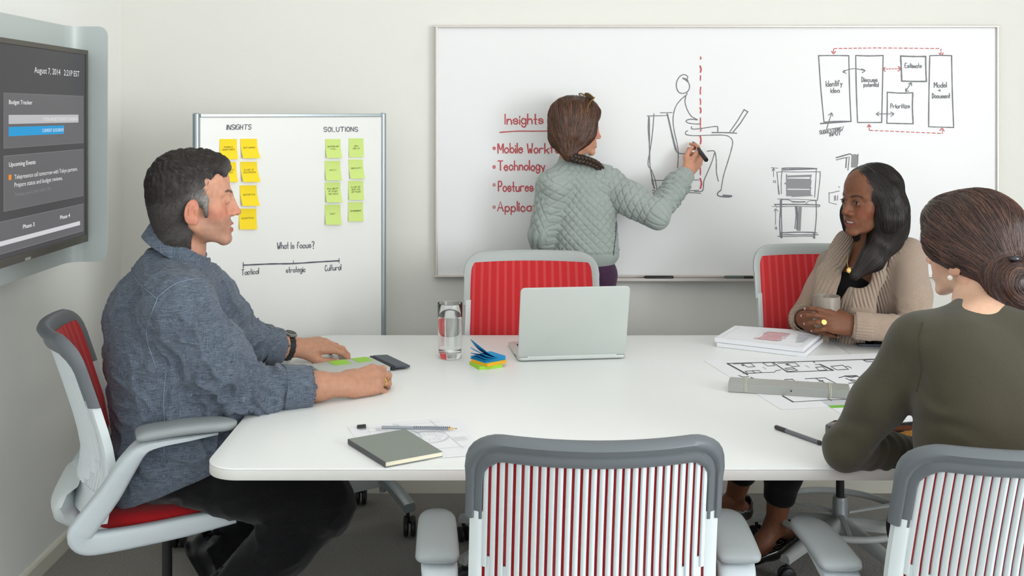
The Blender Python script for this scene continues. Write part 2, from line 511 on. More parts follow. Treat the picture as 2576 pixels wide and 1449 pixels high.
c6 = lambda pts: [(1600 + x / 3.8125, 140 + y / 3.8125) for x, y in pts]
def sitter(mb, xf):
    S = lambda pts, w=2.3, **k: stroke(mb, c6(pts), w, xf, **k)
    S([(450, 215), (478, 225), (505, 262), (514, 300), (498, 340), (455, 362), (410, 350), (388, 300), (392, 245), (425, 195), (465, 182), (495, 200), (492, 222)])
    S([(445, 215), (480, 222), (500, 240)], 2); S([(450, 220), (478, 236), (492, 250)], 2)
    S([(485, 352), (488, 372), (440, 412), (388, 475), (360, 560), (356, 640), (370, 740), (395, 850), (405, 950), (398, 1075)])
    S([(478, 385), (470, 440), (488, 510), (530, 580), (590, 614)]); S([(590, 616), (520, 610), (480, 625), (500, 645), (560, 655), (615, 655)])
    S([(533, 680), (535, 702), (600, 702), (690, 688), (770, 678), (784, 690), (783, 735)]); S([(728, 737), (850, 738), (965, 744)], 3)
    S([(495, 720), (475, 735), (485, 758), (560, 767), (700, 763), (830, 762), (890, 775), (925, 815), (920, 880), (880, 1020), (840, 1150), (815, 1290)])
    S([(815, 1290), (790, 1310), (782, 1335), (820, 1352), (918, 1350)], 3); S([(835, 1340), (918, 1345)], 4); S([(845, 1356), (900, 1356)], 3)
    S([(682, 916), (735, 912), (757, 925), (770, 1000), (772, 1120), (790, 1203)]); S([(757, 925), (720, 1040), (655, 1190), (648, 1230), (636, 1297), (560, 1303)])
    S([(297, 556), (330, 700), (360, 830), (380, 905), (420, 938), (500, 938)]); S([(303, 558), (350, 760), (388, 905)])
    S([(105, 578), (200, 577), (305, 574)], 2); S([(232, 548), (290, 547), (348, 546)], 2); S([(122, 580), (118, 700), (130, 880), (135, 1060), (175, 1275)], 2.8); S([(172, 556), (160, 720), (140, 880), (115, 1040), (150, 1100), (185, 1200), (203, 1300)])
    S([(128, 590), (130, 760), (128, 930)], 2); S([(150, 1195), (230, 1197), (320, 1196)], 2); S([(520, 1192), (600, 1192)], 2)
    S([(158, 1290), (210, 1302), (330, 1300), (480, 1297), (600, 1290)], 2); S([(160, 1316), (300, 1308), (470, 1311), (620, 1320)], 2); S([(150, 1180), (160, 1230), (180, 1275)], 2)
    S([(900, 730), (970, 630), (1035, 522), (1072, 537), (1000, 650), (930, 735)], 2.6, smooth=False); S([(1035, 517), (1075, 540)], 3)
marks('seated_figure_drawing', M_grey, wb, sitter)

c7 = lambda pts: [(1920 + x / 5.796, 370 + y / 5.796) for x, y in pts]
def chair_sketch(mb, xf):
    S = lambda pts, w=1.8, **k: stroke(mb, c7(pts), w, xf, **k)
    S([(265, 680), (262, 500), (275, 340), (290, 305), (500, 300), (770, 312), (775, 330), (765, 500), (750, 730)])
    S([(278, 335), (520, 328), (770, 320)]); S([(290, 318), (500, 316), (765, 318)], 2.6)
    S([(235, 690), (215, 520), (205, 400), (222, 362), (500, 362), (800, 360), (830, 372), (822, 520), (790, 780)]); S([(228, 690), (215, 560)])
    S([(210, 757), (500, 760), (780, 775)], 1.3); S([(268, 765), (340, 765), (390, 775), (425, 800)]); S([(620, 835), (650, 795), (700, 782), (770, 782)], 1.4)
    S([(430, 795), (520, 800), (615, 797)], 3); S([(165, 838), (500, 835), (820, 845)], 3); S([(200, 870), (500, 862), (800, 870), (820, 840)]); S([(165, 838), (195, 875)])
    S([(250, 770), (252, 900), (240, 1100), (250, 1310)], 2.6); S([(268, 755), (265, 1000), (275, 1320)], 2.4); S([(770, 780), (775, 1000), (750, 1300)], 2.2)
    S([(260, 1250), (500, 1240), (760, 1245)], 2.8); S([(290, 1275), (500, 1280), (800, 1277)], 2.4); S([(210, 1300), (400, 1302), (720, 1298)]); S([(755, 1250), (790, 1250)])
    S([(740, 1260), (745, 1330)], 4); S([(262, 1250), (265, 1320)], 4.5); S([(722, 1310), (755, 1320)], 2.5)
    S([(470, 870), (480, 1000), (462, 1185)], 2.2); S([(490, 870), (500, 1020), (490, 1200)], 3.6)
    S([(115, 300), (165, 303), (213, 308)], 1.4); S([(150, 310), (150, 435)], 1.4); S([(130, 345), (150, 310), (168, 340)], 1.6)
    S([(145, 490), (150, 515), (172, 510), (178, 492), (155, 490)], 1.4); S([(178, 490), (180, 525)], 1.3)
    S([(178, 1130), (182, 900)], 1.4); S([(160, 935), (182, 900), (215, 935)], 1.6); S([(125, 862), (170, 870)], 1.3)
    S([(172, 1165), (195, 1165), (180, 1185), (172, 1190), (200, 1195), (190, 1175)], 1.4)
    S([(950, 668), (985, 668), (1110, 640)], 1.6, smooth=False); S([(962, 668), (960, 808), (1070, 835)], 1.6, smooth=False); S([(1035, 775), (1060, 778), (1055, 710), (1040, 708), (1040, 770)], 1.6, smooth=False); S([(1085, 705), (1085, 775)], 1.6); S([(1098, 570), (1115, 590)], 1.4)
    S([(1060, 155), (1150, 130), (1265, 98), (1300, 120)], 3, smooth=False); S([(1065, 188), (1150, 165), (1235, 150)], 2); S([(1255, 140), (1245, 250), (1235, 340)], 2); S([(1215, 160), (1205, 300)], 2.6); S([(1385, 100), (1380, 250)], 1.4)
marks('chair_drawing', M_grey, wb, chair_sketch)
def chair_fill(mb, xf):
    S = lambda pts, w: stroke(mb, c7(pts), w, xf, smooth=False)
    for i in range(12):
        y = 470 + i * 20.5
        if i in (7,): continue
        S([(345 + random.uniform(-6, 6), y), (690 + random.uniform(-6, 6), y + 4)], 4.0)
    S([(360, 428), (695, 418)], 5); S([(340, 400), (345, 690)], 2.5); S([(318, 530), (350, 528)], 4); S([(690, 410), (685, 710)], 2.4); S([(350, 702), (690, 700)], 4); S([(415, 720), (715, 706)], 2)
    for x in (525, 540, 552): S([(x, 865), (x - 18, 1215)], 3.4)
    for x in (1292, 1310, 1330, 1350, 1366): S([(x + 8, 112 + random.uniform(-8, 8)), (x, 290)], 4.2)
marks('shaded_hatching', M_greyl, wb, chair_fill)

c5 = lambda pts: [(1880 + x / 2.1307, 80 + y / 2.1307) for x, y in pts]
def flow(mb, xf):
    S = lambda pts, w=2.6, **k: stroke(mb, c5(pts), w, xf, **k)
    def box(p, w=2.8):
        for q, r in zip(p, p[1:] + p[:1]): S([q, ((q[0] + r[0]) / 2 + random.uniform(-3, 3), (q[1] + r[1]) / 2 + random.uniform(-3, 3)), r], w)
    box([(382, 128), (544, 128), (556, 480), (395, 490)][:2] + [(556, 480), (411, 484)]); S([(392, 492), (556, 480)], 3.2)
    box([(581, 127), (728, 127), (720, 486), (591, 486)])
    box([(822, 130), (956, 132), (960, 266), (828, 264)], 3.4)
    box([(750, 324), (887, 327), (889, 493), (748, 490)], 3)
    box([(978, 128), (1095, 128), (1106, 513), (972, 509)])
    S([(513, 216), (540, 203), (580, 198), (630, 208)], 2); S([(522, 205), (513, 216), (530, 222)], 2); S([(612, 198), (631, 208), (616, 219)], 2)
    S([(692, 440), (784, 440)], 2); S([(706, 430), (692, 440), (705, 450)], 2); S([(768, 430), (785, 440), (770, 453)], 2)
    S([(878, 274), (850, 318)], 2); S([(863, 280), (879, 273), (881, 290)], 2); S([(850, 303), (849, 319), (866, 317)], 2)
    S([(425, 520), (438, 478), (452, 437)], 2); S([(435, 447), (452, 435), (459, 452)], 2)
    H = lambda t_, x, y, h, e, sl=0.0: handwrite(mb, t_, 1880 + x / 2.1307, 80 + y / 2.1307, h, 1.9, xf, end=1880 + e / 2.1307, slope=sl)
    H('Identify', 422, 294, 14, 508, -.05); H('idea', 447, 326, 12, 494)
    H('Discuss', 613, 268, 12, 696); H('potential', 624, 294, 11, 703)
    H('Estimate', 846, 193, 11, 934); H('Prioritize', 768, 409, 11, 870); H('Model', 1002, 298, 13, 1068); H('+', 1022, 320, 9, 1036); H('Document', 992, 355, 12, 1086)
    H('SUGGESTIONS/', 388, 549, 9, 515, -.16); H('INPUT', 442, 560, 8, 500, -.12)
marks('flow_chart_drawing', M_grey, wb, flow)
def flow_red(mb, xf):
    def dash(p, q, n, w=2.0):
        for i in range(n):
            a_, b_ = i / n, (i + .62) / n
            stroke(mb, c5([(p[0] + (q[0] - p[0]) * k, p[1] + (q[1] - p[1]) * k) for k in (a_, b_)]), w, xf)
    S = lambda pts, w=2.2: stroke(mb, c5(pts), w, xf)
    dash((465, 90), (700, 86), 9); dash((700, 86), (1038, 90), 12); dash((1038, 92), (1038, 126), 2); dash((463, 92), (462, 114), 2)
    S([(452, 104), (462, 117), (474, 104)]); S([(1028, 114), (1040, 128), (1050, 113)])
    dash((728, 200), (822, 198), 6); S([(740, 190), (727, 201), (740, 212)]); S([(808, 186), (822, 198), (808, 211)])
    dash((655, 528), (1046, 545), 14); dash((1046, 545), (1044, 520), 2); S([(1032, 530), (1044, 517), (1055, 532)]); S([(643, 512), (652, 498), (662, 510)]); dash((654, 526), (652, 500), 2)
marks('red_dashed_arrows', M_red, wb, flow_red)

# markers lying on the tray
M_blackp = mat('black_plastic', (28, 28, 30), rough=0.4)
M_greenp = mat('grey_green_plastic', (78, 90, 84), rough=0.45)
def tray_marker(x0, x1, m, label):
    a_ = P(x0, 704, 4.10); b_ = P(x1, 704, 4.10)
    c_ = Vector(((a_.x + b_.x) / 2, 4.102, tz + .007 + .0085))
    L = b_.x - a_.x
    r = empty('dry_erase_marker', c_, label=label, cat='marker', group='markers on the whiteboard tray')
    R = rot_to((1, 0, 0))
    child(MB().lathe([(.0, -L / 2), (.007, -L / 2), (.0085, -L / 2 + .004), (.0085, L * .16)], c_, R, 14).build('barrel', m, None, 30), r)
    child(MB().lathe([(.0075, L * .16), (.0085, L * .165), (.0085, L * .47), (.007, L * .5), (0, L * .5)], c_, R, 14).build('cap', M_blackp, None, 30), r)
tray_marker(1621, 1694, M_blackp, 'black marker on the whiteboard tray, nearer the standing woman')
tray_marker(1823, 1895, M_greenp, 'grey-green marker with black cap on the whiteboard tray')

# ================================================================== mobile whiteboard
M_panel = mat('mobile_board_panel', (240, 240, 236), rough=0.35, spec=0.4)
M_post = mat('silver_post', (172, 181, 184), rough=0.3, metal=0.55)
M_greypan = mat('grey_panel', (178, 184, 184), rough=0.5)
M_castor = mat('castor_black', (32, 32, 34), rough=0.45)
pr = P(963, 300, 3.9); pl = P(494, 300, 3.5)
ux = Vector((pr.x - pl.x, pr.y - pl.y, 0)); LB = ux.length; ux.normalize()
nb = Vector((ux.y, -ux.x, 0))                 # faces the camera side
mid = Vector(((pr.x + pl.x) / 2, (pr.y + pl.y) / 2, 0))
UZ = Vector((0, 0, 1))
RB = Matrix((ux, -nb, UZ)).transposed()       # local x along the board, y away from the viewer, z up
mob = empty('mobile_whiteboard', mid, label='freestanding mobile whiteboard on castors covered with yellow and green sticky notes', cat='whiteboard')
zt_, zb_ = 1.497, 0.121
def mbox(c, s, name, m, bev=0.002):
    return part(MB().box(mid + RB @ Vector(c), s, RB, bev), name, m, mob)
mbox((0, 0, (zt_ + .45) / 2 - .004), (LB - .02, .016, zt_ - .45 - .012), 'writing_panel', M_panel)
mbox((0, 0, (.447 + zb_) / 2), (LB - .02, .014, .447 - zb_), 'lower_panel', M_greypan)
mbox((0, 0, zt_ - .004), (LB - .02, .024, .012), 'top_rail', M_post)
mbox((0, 0, .449), (LB - .02, .020, .012), 'middle_rail', M_post)
for s_ in (-1, 1):
    c_ = mid + ux * (s_ * LB / 2)
    mb = MB().lathe([(.0, .10), (.0125, .10), (.0125, zt_ - .004), (.0125, zt_ + .001), (.009, zt_ + .004), (.0, zt_ + .005)], c_, None, 18)
    mb.box(c_ - ux * s_ * .012, (.008, .02, zt_ - .12), RB) if False else None
    part(mb, 'post', M_post, mob, 40)
    if True:
        fo = []
        for tt in np.linspace(-1, 1, 17):
            q = c_ + nb * (tt * .20) + UZ * (.150 - .048 * abs(tt) ** 1.6)
            fo.append([q + ux * (dx * .022) + UZ * dz for dx, dz in ((-1, -.014), (-.8, -.017), (.8, -.017), (1, -.014), (1, .010), (.75, .014), (-.75, .014), (-1, .010))])
        part(MB().loft(fo), 'foot', M_post, mob, 40)
        for tt in (-1, 1):
            q = c_ + nb * (tt * .185)
            wh = part(MB().lathe([(0, .070), (.006, .070), (.006, .092)], q, None, 10), 'castor_stem', M_castor, mob)
            dirw = (ux * .85 + nb * .5).normalized(); Rw = rot_to(dirw)
            for sw in (-1, 1):
                prof = [(0, -.009), (.026, -.009), (.034, -.006), (.036, 0), (.034, .006), (.026, .009), (0, .010)]
                part(MB().lathe(prof, q + UZ * .036 + dirw * (sw * .013) + nb * .012, Rw, 22), 'castor_wheel', M_castor, mob, 40)
            part(MB().box(q + UZ * .058 + nb * .010, (.018, .05, .022), RB, .006), 'castor_fork', M_castor, mob)
            mb = None
p_front = mid + nb * .0085
def mxf(x, y, d=0.0005):
    return hit(x, y, p_front + nb * d, nb)
def mb_write(mb, xf):
    handwrite(mb, 'INSIGHTS', 570, 326, 12, 1.75, xf, end=631, slope=-.01, slant=.12)
    handwrite(mb, 'SOLUTIONS', 815, 331, 11, 1.75, xf, end=900, slope=0)
    handwrite(mb, 'What Is focus?', 698, 626, 16, 1.75, xf, end=790, slope=-.03)
    handwrite(mb, 'Tactical', 608, 692, 14, 1.6, xf, end=651, slope=-.08)
    handwrite(mb, 'strategic', 720, 686, 14, 1.6, xf, end=768, slope=-.05)
    handwrite(mb, 'Cultural', 818, 681, 14, 1.6, xf, end=858, slope=-.05)
    stroke(mb, [(612, 667), (680, 664), (739, 663), (800, 659), (853, 656)], 3.6, xf)
    stroke(mb, [(612, 660), (612, 675)], 1.6, xf); stroke(mb, [(738, 656), (738, 664)], 1.6, xf); stroke(mb, [(853, 650), (853, 661)], 1.75, xf)
marks('dark_handwriting', M_dark, mob, mb_write, mxf)

# sticky notes
def note_mat(name, rgb): return mat(name, rgb, rough=0.75, spec=0.25)
M_ny, M_ng = note_mat('yellow_note_paper', (255, 224, 50)), note_mat('green_note_paper', (210, 232, 136))
M_nink = mat('note_ink', (84, 78, 44), rough=0.7)
c8 = lambda x, y: (540 + x / 3.6225, 300 + y / 3.6225)
def sticky(px, m, label, group, lines, curl, skew):
    x0, y0 = c8(px[0], px[1]); x1, y1 = c8(px[2], px[3])
    A = mxf(x0, y0, .0006); B = mxf(x1 - skew, y0, .0006); C = mxf(x0, y1, .0006)
    du = (B - A); dv = Vector((0, 0, C.z - A.z))
    org = A + du * .5
    def pt(u, v, d=0.0):
        lift = curl * max(0, (v - .25) / .75) ** 1.8 * (0.75 + .25 * u)
        sk = ux * (skew * .00135) * v ** 1.5
        return A + du * u + dv * v + nb * (lift + d) + sk
    r = empty('sticky_note', org, label=label, cat='sticky note', group=group)
    mb = MB(); n = 8
    f_ = [[pt(u / 3, v / n, .0003) for u in range(4)] for v in range(n + 1)]
    bk = [[pt(u / 3, v / n, -.0003) for u in range(4)] for v in range(n + 1)]
    rings = [f_[v] + bk[v][::-1] for v in range(n + 1)]
    mb.loft(rings)
    child(mb.build('sheet', m, None, 60), r)
    mb = MB()
    W_ = du.length; Hh = abs(dv.z)
    def xf(x, y): return pt(x / W_, y / Hh, .0009)
    yy = Hh * (.5 - .06 * (len(lines) - 1)) if len(lines) < 3 else Hh * .36
    for ln in lines:
        wd = min(.72, .085 * len(ln)) * W_
        handwrite(mb, ln, W_ * .5 - wd / 2, yy, Hh * .070, Hh * .0105, xf, end=W_ * .5 + wd / 2, slope=-.03)
        yy += Hh * .13
    child(mb.build('handwriting', M_nink, None), r)['kind'] = 'stuff'
GY, GG = 'yellow sticky notes on the mobile whiteboard', 'green sticky notes on the mobile whiteboard'
sticky((45, 180, 203, 365), M_ny, 'top yellow sticky note of the column partly hidden by the man', GY, ['MOBILE', 'WORKFORCE'], .010, 0)
sticky((42, 390, 203, 572), M_ny, 'yellow sticky note half hidden behind the man\'s forehead', GY, ['FLEXIBLE', 'SPACES'], .012, 2)
sticky((233, 178, 400, 355), M_ny, 'yellow sticky note reading sustainable, topmost of the fully visible column', GY, ['SUSTAINABLE'], .018, 4)
sticky((233, 388, 400, 570), M_ny, 'yellow sticky note reading ease of decisions, second in its column', GY, ['EASE OF', 'DECISIONS'], .020, 4)
sticky((228, 603, 396, 788), M_ny, 'yellow sticky note reading aesthetics, third in its column', GY, ['AESTHETICS'], .018, 4)
sticky((222, 815, 380, 1003), M_ny, 'lowest yellow sticky note, just right of the man\'s nose', GY, ['CLEAR/TOTAL'], .008, 0)
sticky((1008, 180, 1150, 353), M_ng, 'topmost green sticky note of the inner green column', GG, ['WHITEBOARD', 'TOOL.'], .012, 1)
sticky((1004, 380, 1148, 557), M_ng, 'second green sticky note of the inner column, one word with question mark', GG, ['WALL?'], .012, 1)
sticky((1004, 575, 1152, 757), M_ng, 'green sticky note with three lines about many devices', GG, ['SCALABILITY', 'OF MANY', 'DEVICES'], .014, 2)
sticky((1004, 778, 1146, 960), M_ng, 'lowest green sticky note of the inner column reading cost', GG, ['COST'], .012, 0)
sticky((1222, 174, 1356, 347), M_ng, 'topmost green sticky note beside the silver post', GG, ['NEW', 'IDEAS'], .004, 0)
sticky((1220, 366, 1362, 542), M_ng, 'tilted green sticky note reading simplicity beside the silver post', GG, ['SIMPLICITY'], .010, 3)
sticky((1218, 562, 1354, 736), M_ng, 'green sticky note with three short lines beside the silver post', GG, ['EASE OF', 'SERVICE', 'OPTIONS'], .008, 0)
sticky((1216, 755, 1352, 930), M_ng, 'lowest green sticky note beside the silver post reading environment', GG, ['ENVIRONMENT'], .006, 0)

# ================================================================== display on the left-hand wall
M_mount = mat('frosted_grey_metal', (192, 200, 198), rough=0.42, metal=0.12, spec=.4)
M_bezel = mat('bezel_grey', (88, 85, 78), rough=0.4, metal=0.4)
def glow(name, rgb):
    m = mat(name, rgb, rough=0.3, spec=0.12, emit=0.92 / EX)
    m.node_tree.nodes['Principled BSDF'].inputs['Base Color'].default_value = (0.01, 0.01, 0.01, 1)
    return m
PX, SXX = -1.365, -1.30            # back plate and screen planes
zt2 = 1.5 + 219 * 3.375 / F; zb2 = 1.5 - 374 * 3.375 / F
mount = empty('display_mount', (PX, 2.9, zb2), label='grey metal back plate with a curved end behind the wall display', cat='mount')
prof = [(PX, 1.6)] + [(PX, y_) for y_ in (2.2, 2.8)] + [(PX + .05 - .05 * math.cos(k), 3.33 + .05 * math.sin(k)) for k in np.linspace(0, math.pi / 2, 9)]
xe = (270 - CX) * 3.38 / F
prof += [(PX + .05 + (xe - PX - .05) * k, 3.38) for k in (.2, .4, .6, .72, .8, .87, .93, .97, .99, 1.0)]
rings = []
for i, (x_, y_) in enumerate(prof):
    d_ = max(0.0, x_ - (xe - .03)) if y_ > 3.37 else 0.0
    ins = .03 - math.sqrt(max(0, .03 ** 2 - d_ ** 2))
    a_ = Vector(prof[max(i - 1, 0)]); b_ = Vector(prof[min(i + 1, len(prof) - 1)]); tn = (b_ - a_).normalized()
    nx = Vector((-tn.y, tn.x)) * .006
    z0, z1 = zb2 + ins, zt2 - ins
    rings.append([(x_, y_, z0), (x_, y_, z1), (x_ + nx.x, y_ + nx.y, z1), (x_ + nx.x, y_ + nx.y, z0)])
child(MB().loft(rings).build('back_plate', M_mount, None, 40), mount)
child(MB().box((XL + (PX - XL) / 2 - .003, 2.6, 1.4), (PX - XL - .006, .5, .4), bev=.004).build('wall_bracket', M_bezel, None), mount)
tv = empty('wall_display', (SXX, 2.8, 1.1), label='large flat display on the left wall showing a grey budget dashboard', cat='television')
Dr = F * SXX / (218 - CX)
ztv = 1.5 + (285 - 127) * Dr / F; zbv = 1.5 - (607 - 285) * Dr / F
y0, y1 = Dr - 1.09, Dr
child(MB().box((SXX - .032, (y0 + y1) / 2, (ztv + zbv) / 2), (.06, y1 - y0, ztv - zbv), bev=.004).build('casing', M_bezel, None), tv)
bz = .015
for c_, s_ in (((SXX, (y0 + y1) / 2, ztv - bz / 2), (.010, y1 - y0, bz)), ((SXX, (y0 + y1) / 2, zbv + bz * .75), (.010, y1 - y0, bz * 1.5)),
               ((SXX - .0004, y1 - .0055, (ztv + zbv) / 2), (.0108, .0122, ztv - zbv + .0004)), ((SXX, y0 + .006, (ztv + zbv) / 2), (.010, .012, ztv - zbv))):
    child(MB().box(c_, s_, bev=.0015).build('bezel_strip', M_bezel, None), tv)
def tvb(name, m, ya, yb_, za, zb__, d):
    child(MB().box((SXX + d, (ya + yb_) / 2, (za + zb__) / 2), (.0006, yb_ - ya, abs(zb__ - za))).build(name, m, None), tv)
tvb('screen', glow('screen_dark', (71, 70, 73)), y0 + .012, y1 - .012, zbv + bz * 1.5, ztv - bz, .0005)
def lp(x, y): return hit(x, y, Vector((SXX, 0, 0)), Vector((1, 0, 0)))
def tvr(name, m, x0, x1, yt, yb_, d, left=True):
    ref = x0 if left else x1
    A = lp(ref, yt); B = lp(ref, yb_)
    tvb(name, m, lp(x0, 300).y if x0 > -200 else y0 + .02, lp(x1, 300).y, A.z, B.z, d)
G1, G2 = glow('card_grey', (103, 102, 105)), glow('card_line', (132, 131, 134))
for x0, x1, yt, yb_, left in ((9, 208.5, 234, 373, True), (9, 208.5, 393, 532, True), (-300, 208.5, 513, 580, False)):
    tvr('card_outline', G2, x0 - .6, x1 + .6, yt - .8, yb_ + .8, .0010, left)
    tvr('card', G1, x0 + .2, x1 - .1, yt + .3, yb_ - .3, .0015, left)
tvr('budget_bar', glow('bar_light', (192, 192, 196)), 20, 195.5, 289, 312, .0020)
tvr('current_bar', glow('bar_blue', (24, 158, 220)), 20, 159, 319.5, 343, .0020)
tvr('phase_bar', glow('bar_white', (216, 216, 220)), -300, 199.5, 556, 566, .0020, False)
tvr('event_marker', glow('bar_orange', (247, 148, 29)), 20, 26.5, 440, 453, .0020)
def tvtext(txt, x0, x1, yb_, hpx, m, bold=False):
    A = lp(x0, yb_); Bp = lp(x1, yb_)
    mb = MB(); type_set(mb, txt, A.y, Bp.y, A.z, hpx * A.y / F, lambda s, t_: Vector((SXX + .0027, s, t_)), bold)
    child(mb.build('lettering', m, None), tv)['kind'] = 'stuff'
W1, W2 = glow('type_white', (238, 238, 240)), glow('type_dim', (136, 135, 138))
tvtext('August 7, 2014   2:21P EST', 84, 197.5, 183, 15.5, W1)
tvtext('Budget Tracker', 20, 79, 261.6, 10.5, W1, True)
tvtext('TOTAL PROJECT BUDGET: $150,000.00', 106, 193, 304, 8, W1)
tvtext('CURRENT: $103,000.00', 104, 157.5, 332.5, 8.5, W1)
tvtext('Upcoming Events', 20, 87, 419.6, 11, W1, True)
tvtext('Telepresence call tomorrow with Tokyo partners.', 34, 193, 451, 11.5, W1)
tvtext('Prepare status and budget reviews.', 34, 155, 471, 11.5, W1)
tvtext('Thursday, June 6, 2014, 4:08:11 PM', 34, 125, 494, 8.5, W2)
tvtext('Phase 3', 55.5, 84.5, 575.5, 10, W1, True); tvtext('Phase 4', 149, 174, 552, 9.5, W1, True)
A = lp(57, 653)
child(MB().box((SXX + .0056, A.y + .02, A.z), (.001, .034, .007)).build('badge', mat('badge_silver', (190, 188, 180), rough=0.3, metal=0.6), None), tv)
# ================================================================== tables
M_top = mat('white_laminate', (238, 240, 239), rough=0.34, spec=0.45)
M_edge = mat('table_edge_band', (214, 213, 209), rough=0.45)
M_leg = mat('grey_powder_coat', (150, 156, 158), rough=0.4, metal=0.3)
TYF, TYB = F * (EYE - TZ) / (1179 - HY), F * (EYE - TZ) / (843 - HY)
def conference_table(x0, x1, radii, label, legs):
    r = empty('conference_table', ((x0 + x1) / 2, (TYF + TYB) / 2, 0), label=label, cat='table')
    poly = rrect(x0, TYF, x1, TYB, radii, 10)
    mb = MB(); slab(mb, poly, TZ - .004, TZ, .0015); child(mb.build('tabletop', M_top, None, 50), r)
    mb = MB(); slab(mb, poly, TZ - .026, TZ - .004, .0012); child(mb.build('edge_band', M_edge, None, 50), r)
    for lx in legs:
        ym = (TYF + TYB) / 2
        child(MB().lathe([(0, .06), (.035, .06), (.035, TZ - .03), (0, TZ - .03)], (lx, ym, 0), None, 20).build('column', M_leg, None, 40), r)
        child(MB().box((lx, ym, TZ - .045), (.06, .9, .035), bev=.006).build('top_bracket', M_leg, None), r)
        rings = []
        for tt in np.linspace(-1, 1, 13):
            z = .075 - .035 * abs(tt); wd = .035 - .012 * abs(tt)
            rings.append([(lx + dx * wd, ym + tt * .42, z + dz) for dx, dz in ((-1, -.018), (1, -.018), (1, .006), (.6, .018), (-.6, .018), (-1, .006))])
        child(MB().loft(rings).build('foot', M_leg, None, 40), r)
        for s_ in (-1, 1):
            child(MB().lathe([(0, 0), (.022, 0), (.024, .012), (.012, .03), (0, .03)], (lx, ym + s_ * .38, 0), None, 16).build('glide', M_castor, None, 40), r)
    return r
TX0, TX1 = -.6365, 1.138
conference_table(TX0, TX1 - .0015, [.075, .006, .006, .075], 'white meeting table with rounded left corners, holding the laptop and the glass', (.12, .46))
conference_table(TX1 + .0015, TX1 + 1.25, [.006, .075, .075, .006], 'white meeting table joined on at the right under the tablet', (TX1 + .75,))

# ================================================================== task chairs
M_shell = mat('chair_shell_white', (220, 228, 230), rough=0.38, spec=0.45)
M_frame = mat('chair_frame_grey', (196, 205, 210), rough=0.42)
M_rim = mat('chair_rim_grey', (104, 109, 114), rough=0.42)
M_rimL = mat('chair_rim_light_grey', (178, 183, 181), rough=0.45)
M_pad = mat('armrest_pad_grey', (150, 156, 158), rough=0.45)
def red_fabric(name, rgb, light):
    m = mat(name, rgb, rough=0.85, spec=0.2, sheen=0.15)
    nt = NT(m); b = nt.n['Principled BSDF']
    at = nt.add('ShaderNodeAttribute', attribute_name='rib')
    tc = nt.add('ShaderNodeTexCoord')
    wv = nt.add('ShaderNodeMath', operation='SINE'); ml = nt.add('ShaderNodeMath', operation='MULTIPLY'); ml.inputs[1].default_value = math.pi * 28
    nt.link(at.outputs['Fac'], ml.inputs[0]); nt.link(ml.outputs[0], wv.inputs[0])
    mr = nt.add('ShaderNodeMapRange', clamp=True); mr.inputs['From Min'].default_value = .15; mr.inputs['From Max'].default_value = .95
    nt.link(wv.outputs[0], mr.inputs['Value'])
    mx = nt.add('ShaderNodeMix', data_type='RGBA')
    mx.inputs['A'].default_value = (*lin(rgb), 1); mx.inputs['B'].default_value = (*lin(light), 1)
    mu = nt.add('ShaderNodeMath', operation='MULTIPLY'); mu.inputs[1].default_value = 0.55
    nt.link(mr.outputs[0], mu.inputs[0]); nt.link(mu.outputs[0], mx.inputs['Factor']); nt.link(mx.outputs['Result'], b.inputs['Base Color'])
    ck = nt.add('ShaderNodeTexChecker', i_Scale=520.0); nt.link(tc.outputs['Object'], ck.inputs['Vector'])
    bp = nt.add('ShaderNodeBump'); bp.inputs['Distance'].default_value = .0006; bp.inputs['Strength'].default_value = .7
    nt.link(ck.outputs['Fac'], bp.inputs['Height']); nt.link(bp.outputs[0], b.inputs['Normal'])
    return m
M_fab = red_fabric('red_knit_fabric', (206, 46, 50), (222, 92, 94))
M_seat = mat('red_seat_fabric', (160, 22, 28), rough=0.85, spec=0.2, sheen=0.2, bump=(700, .0006))

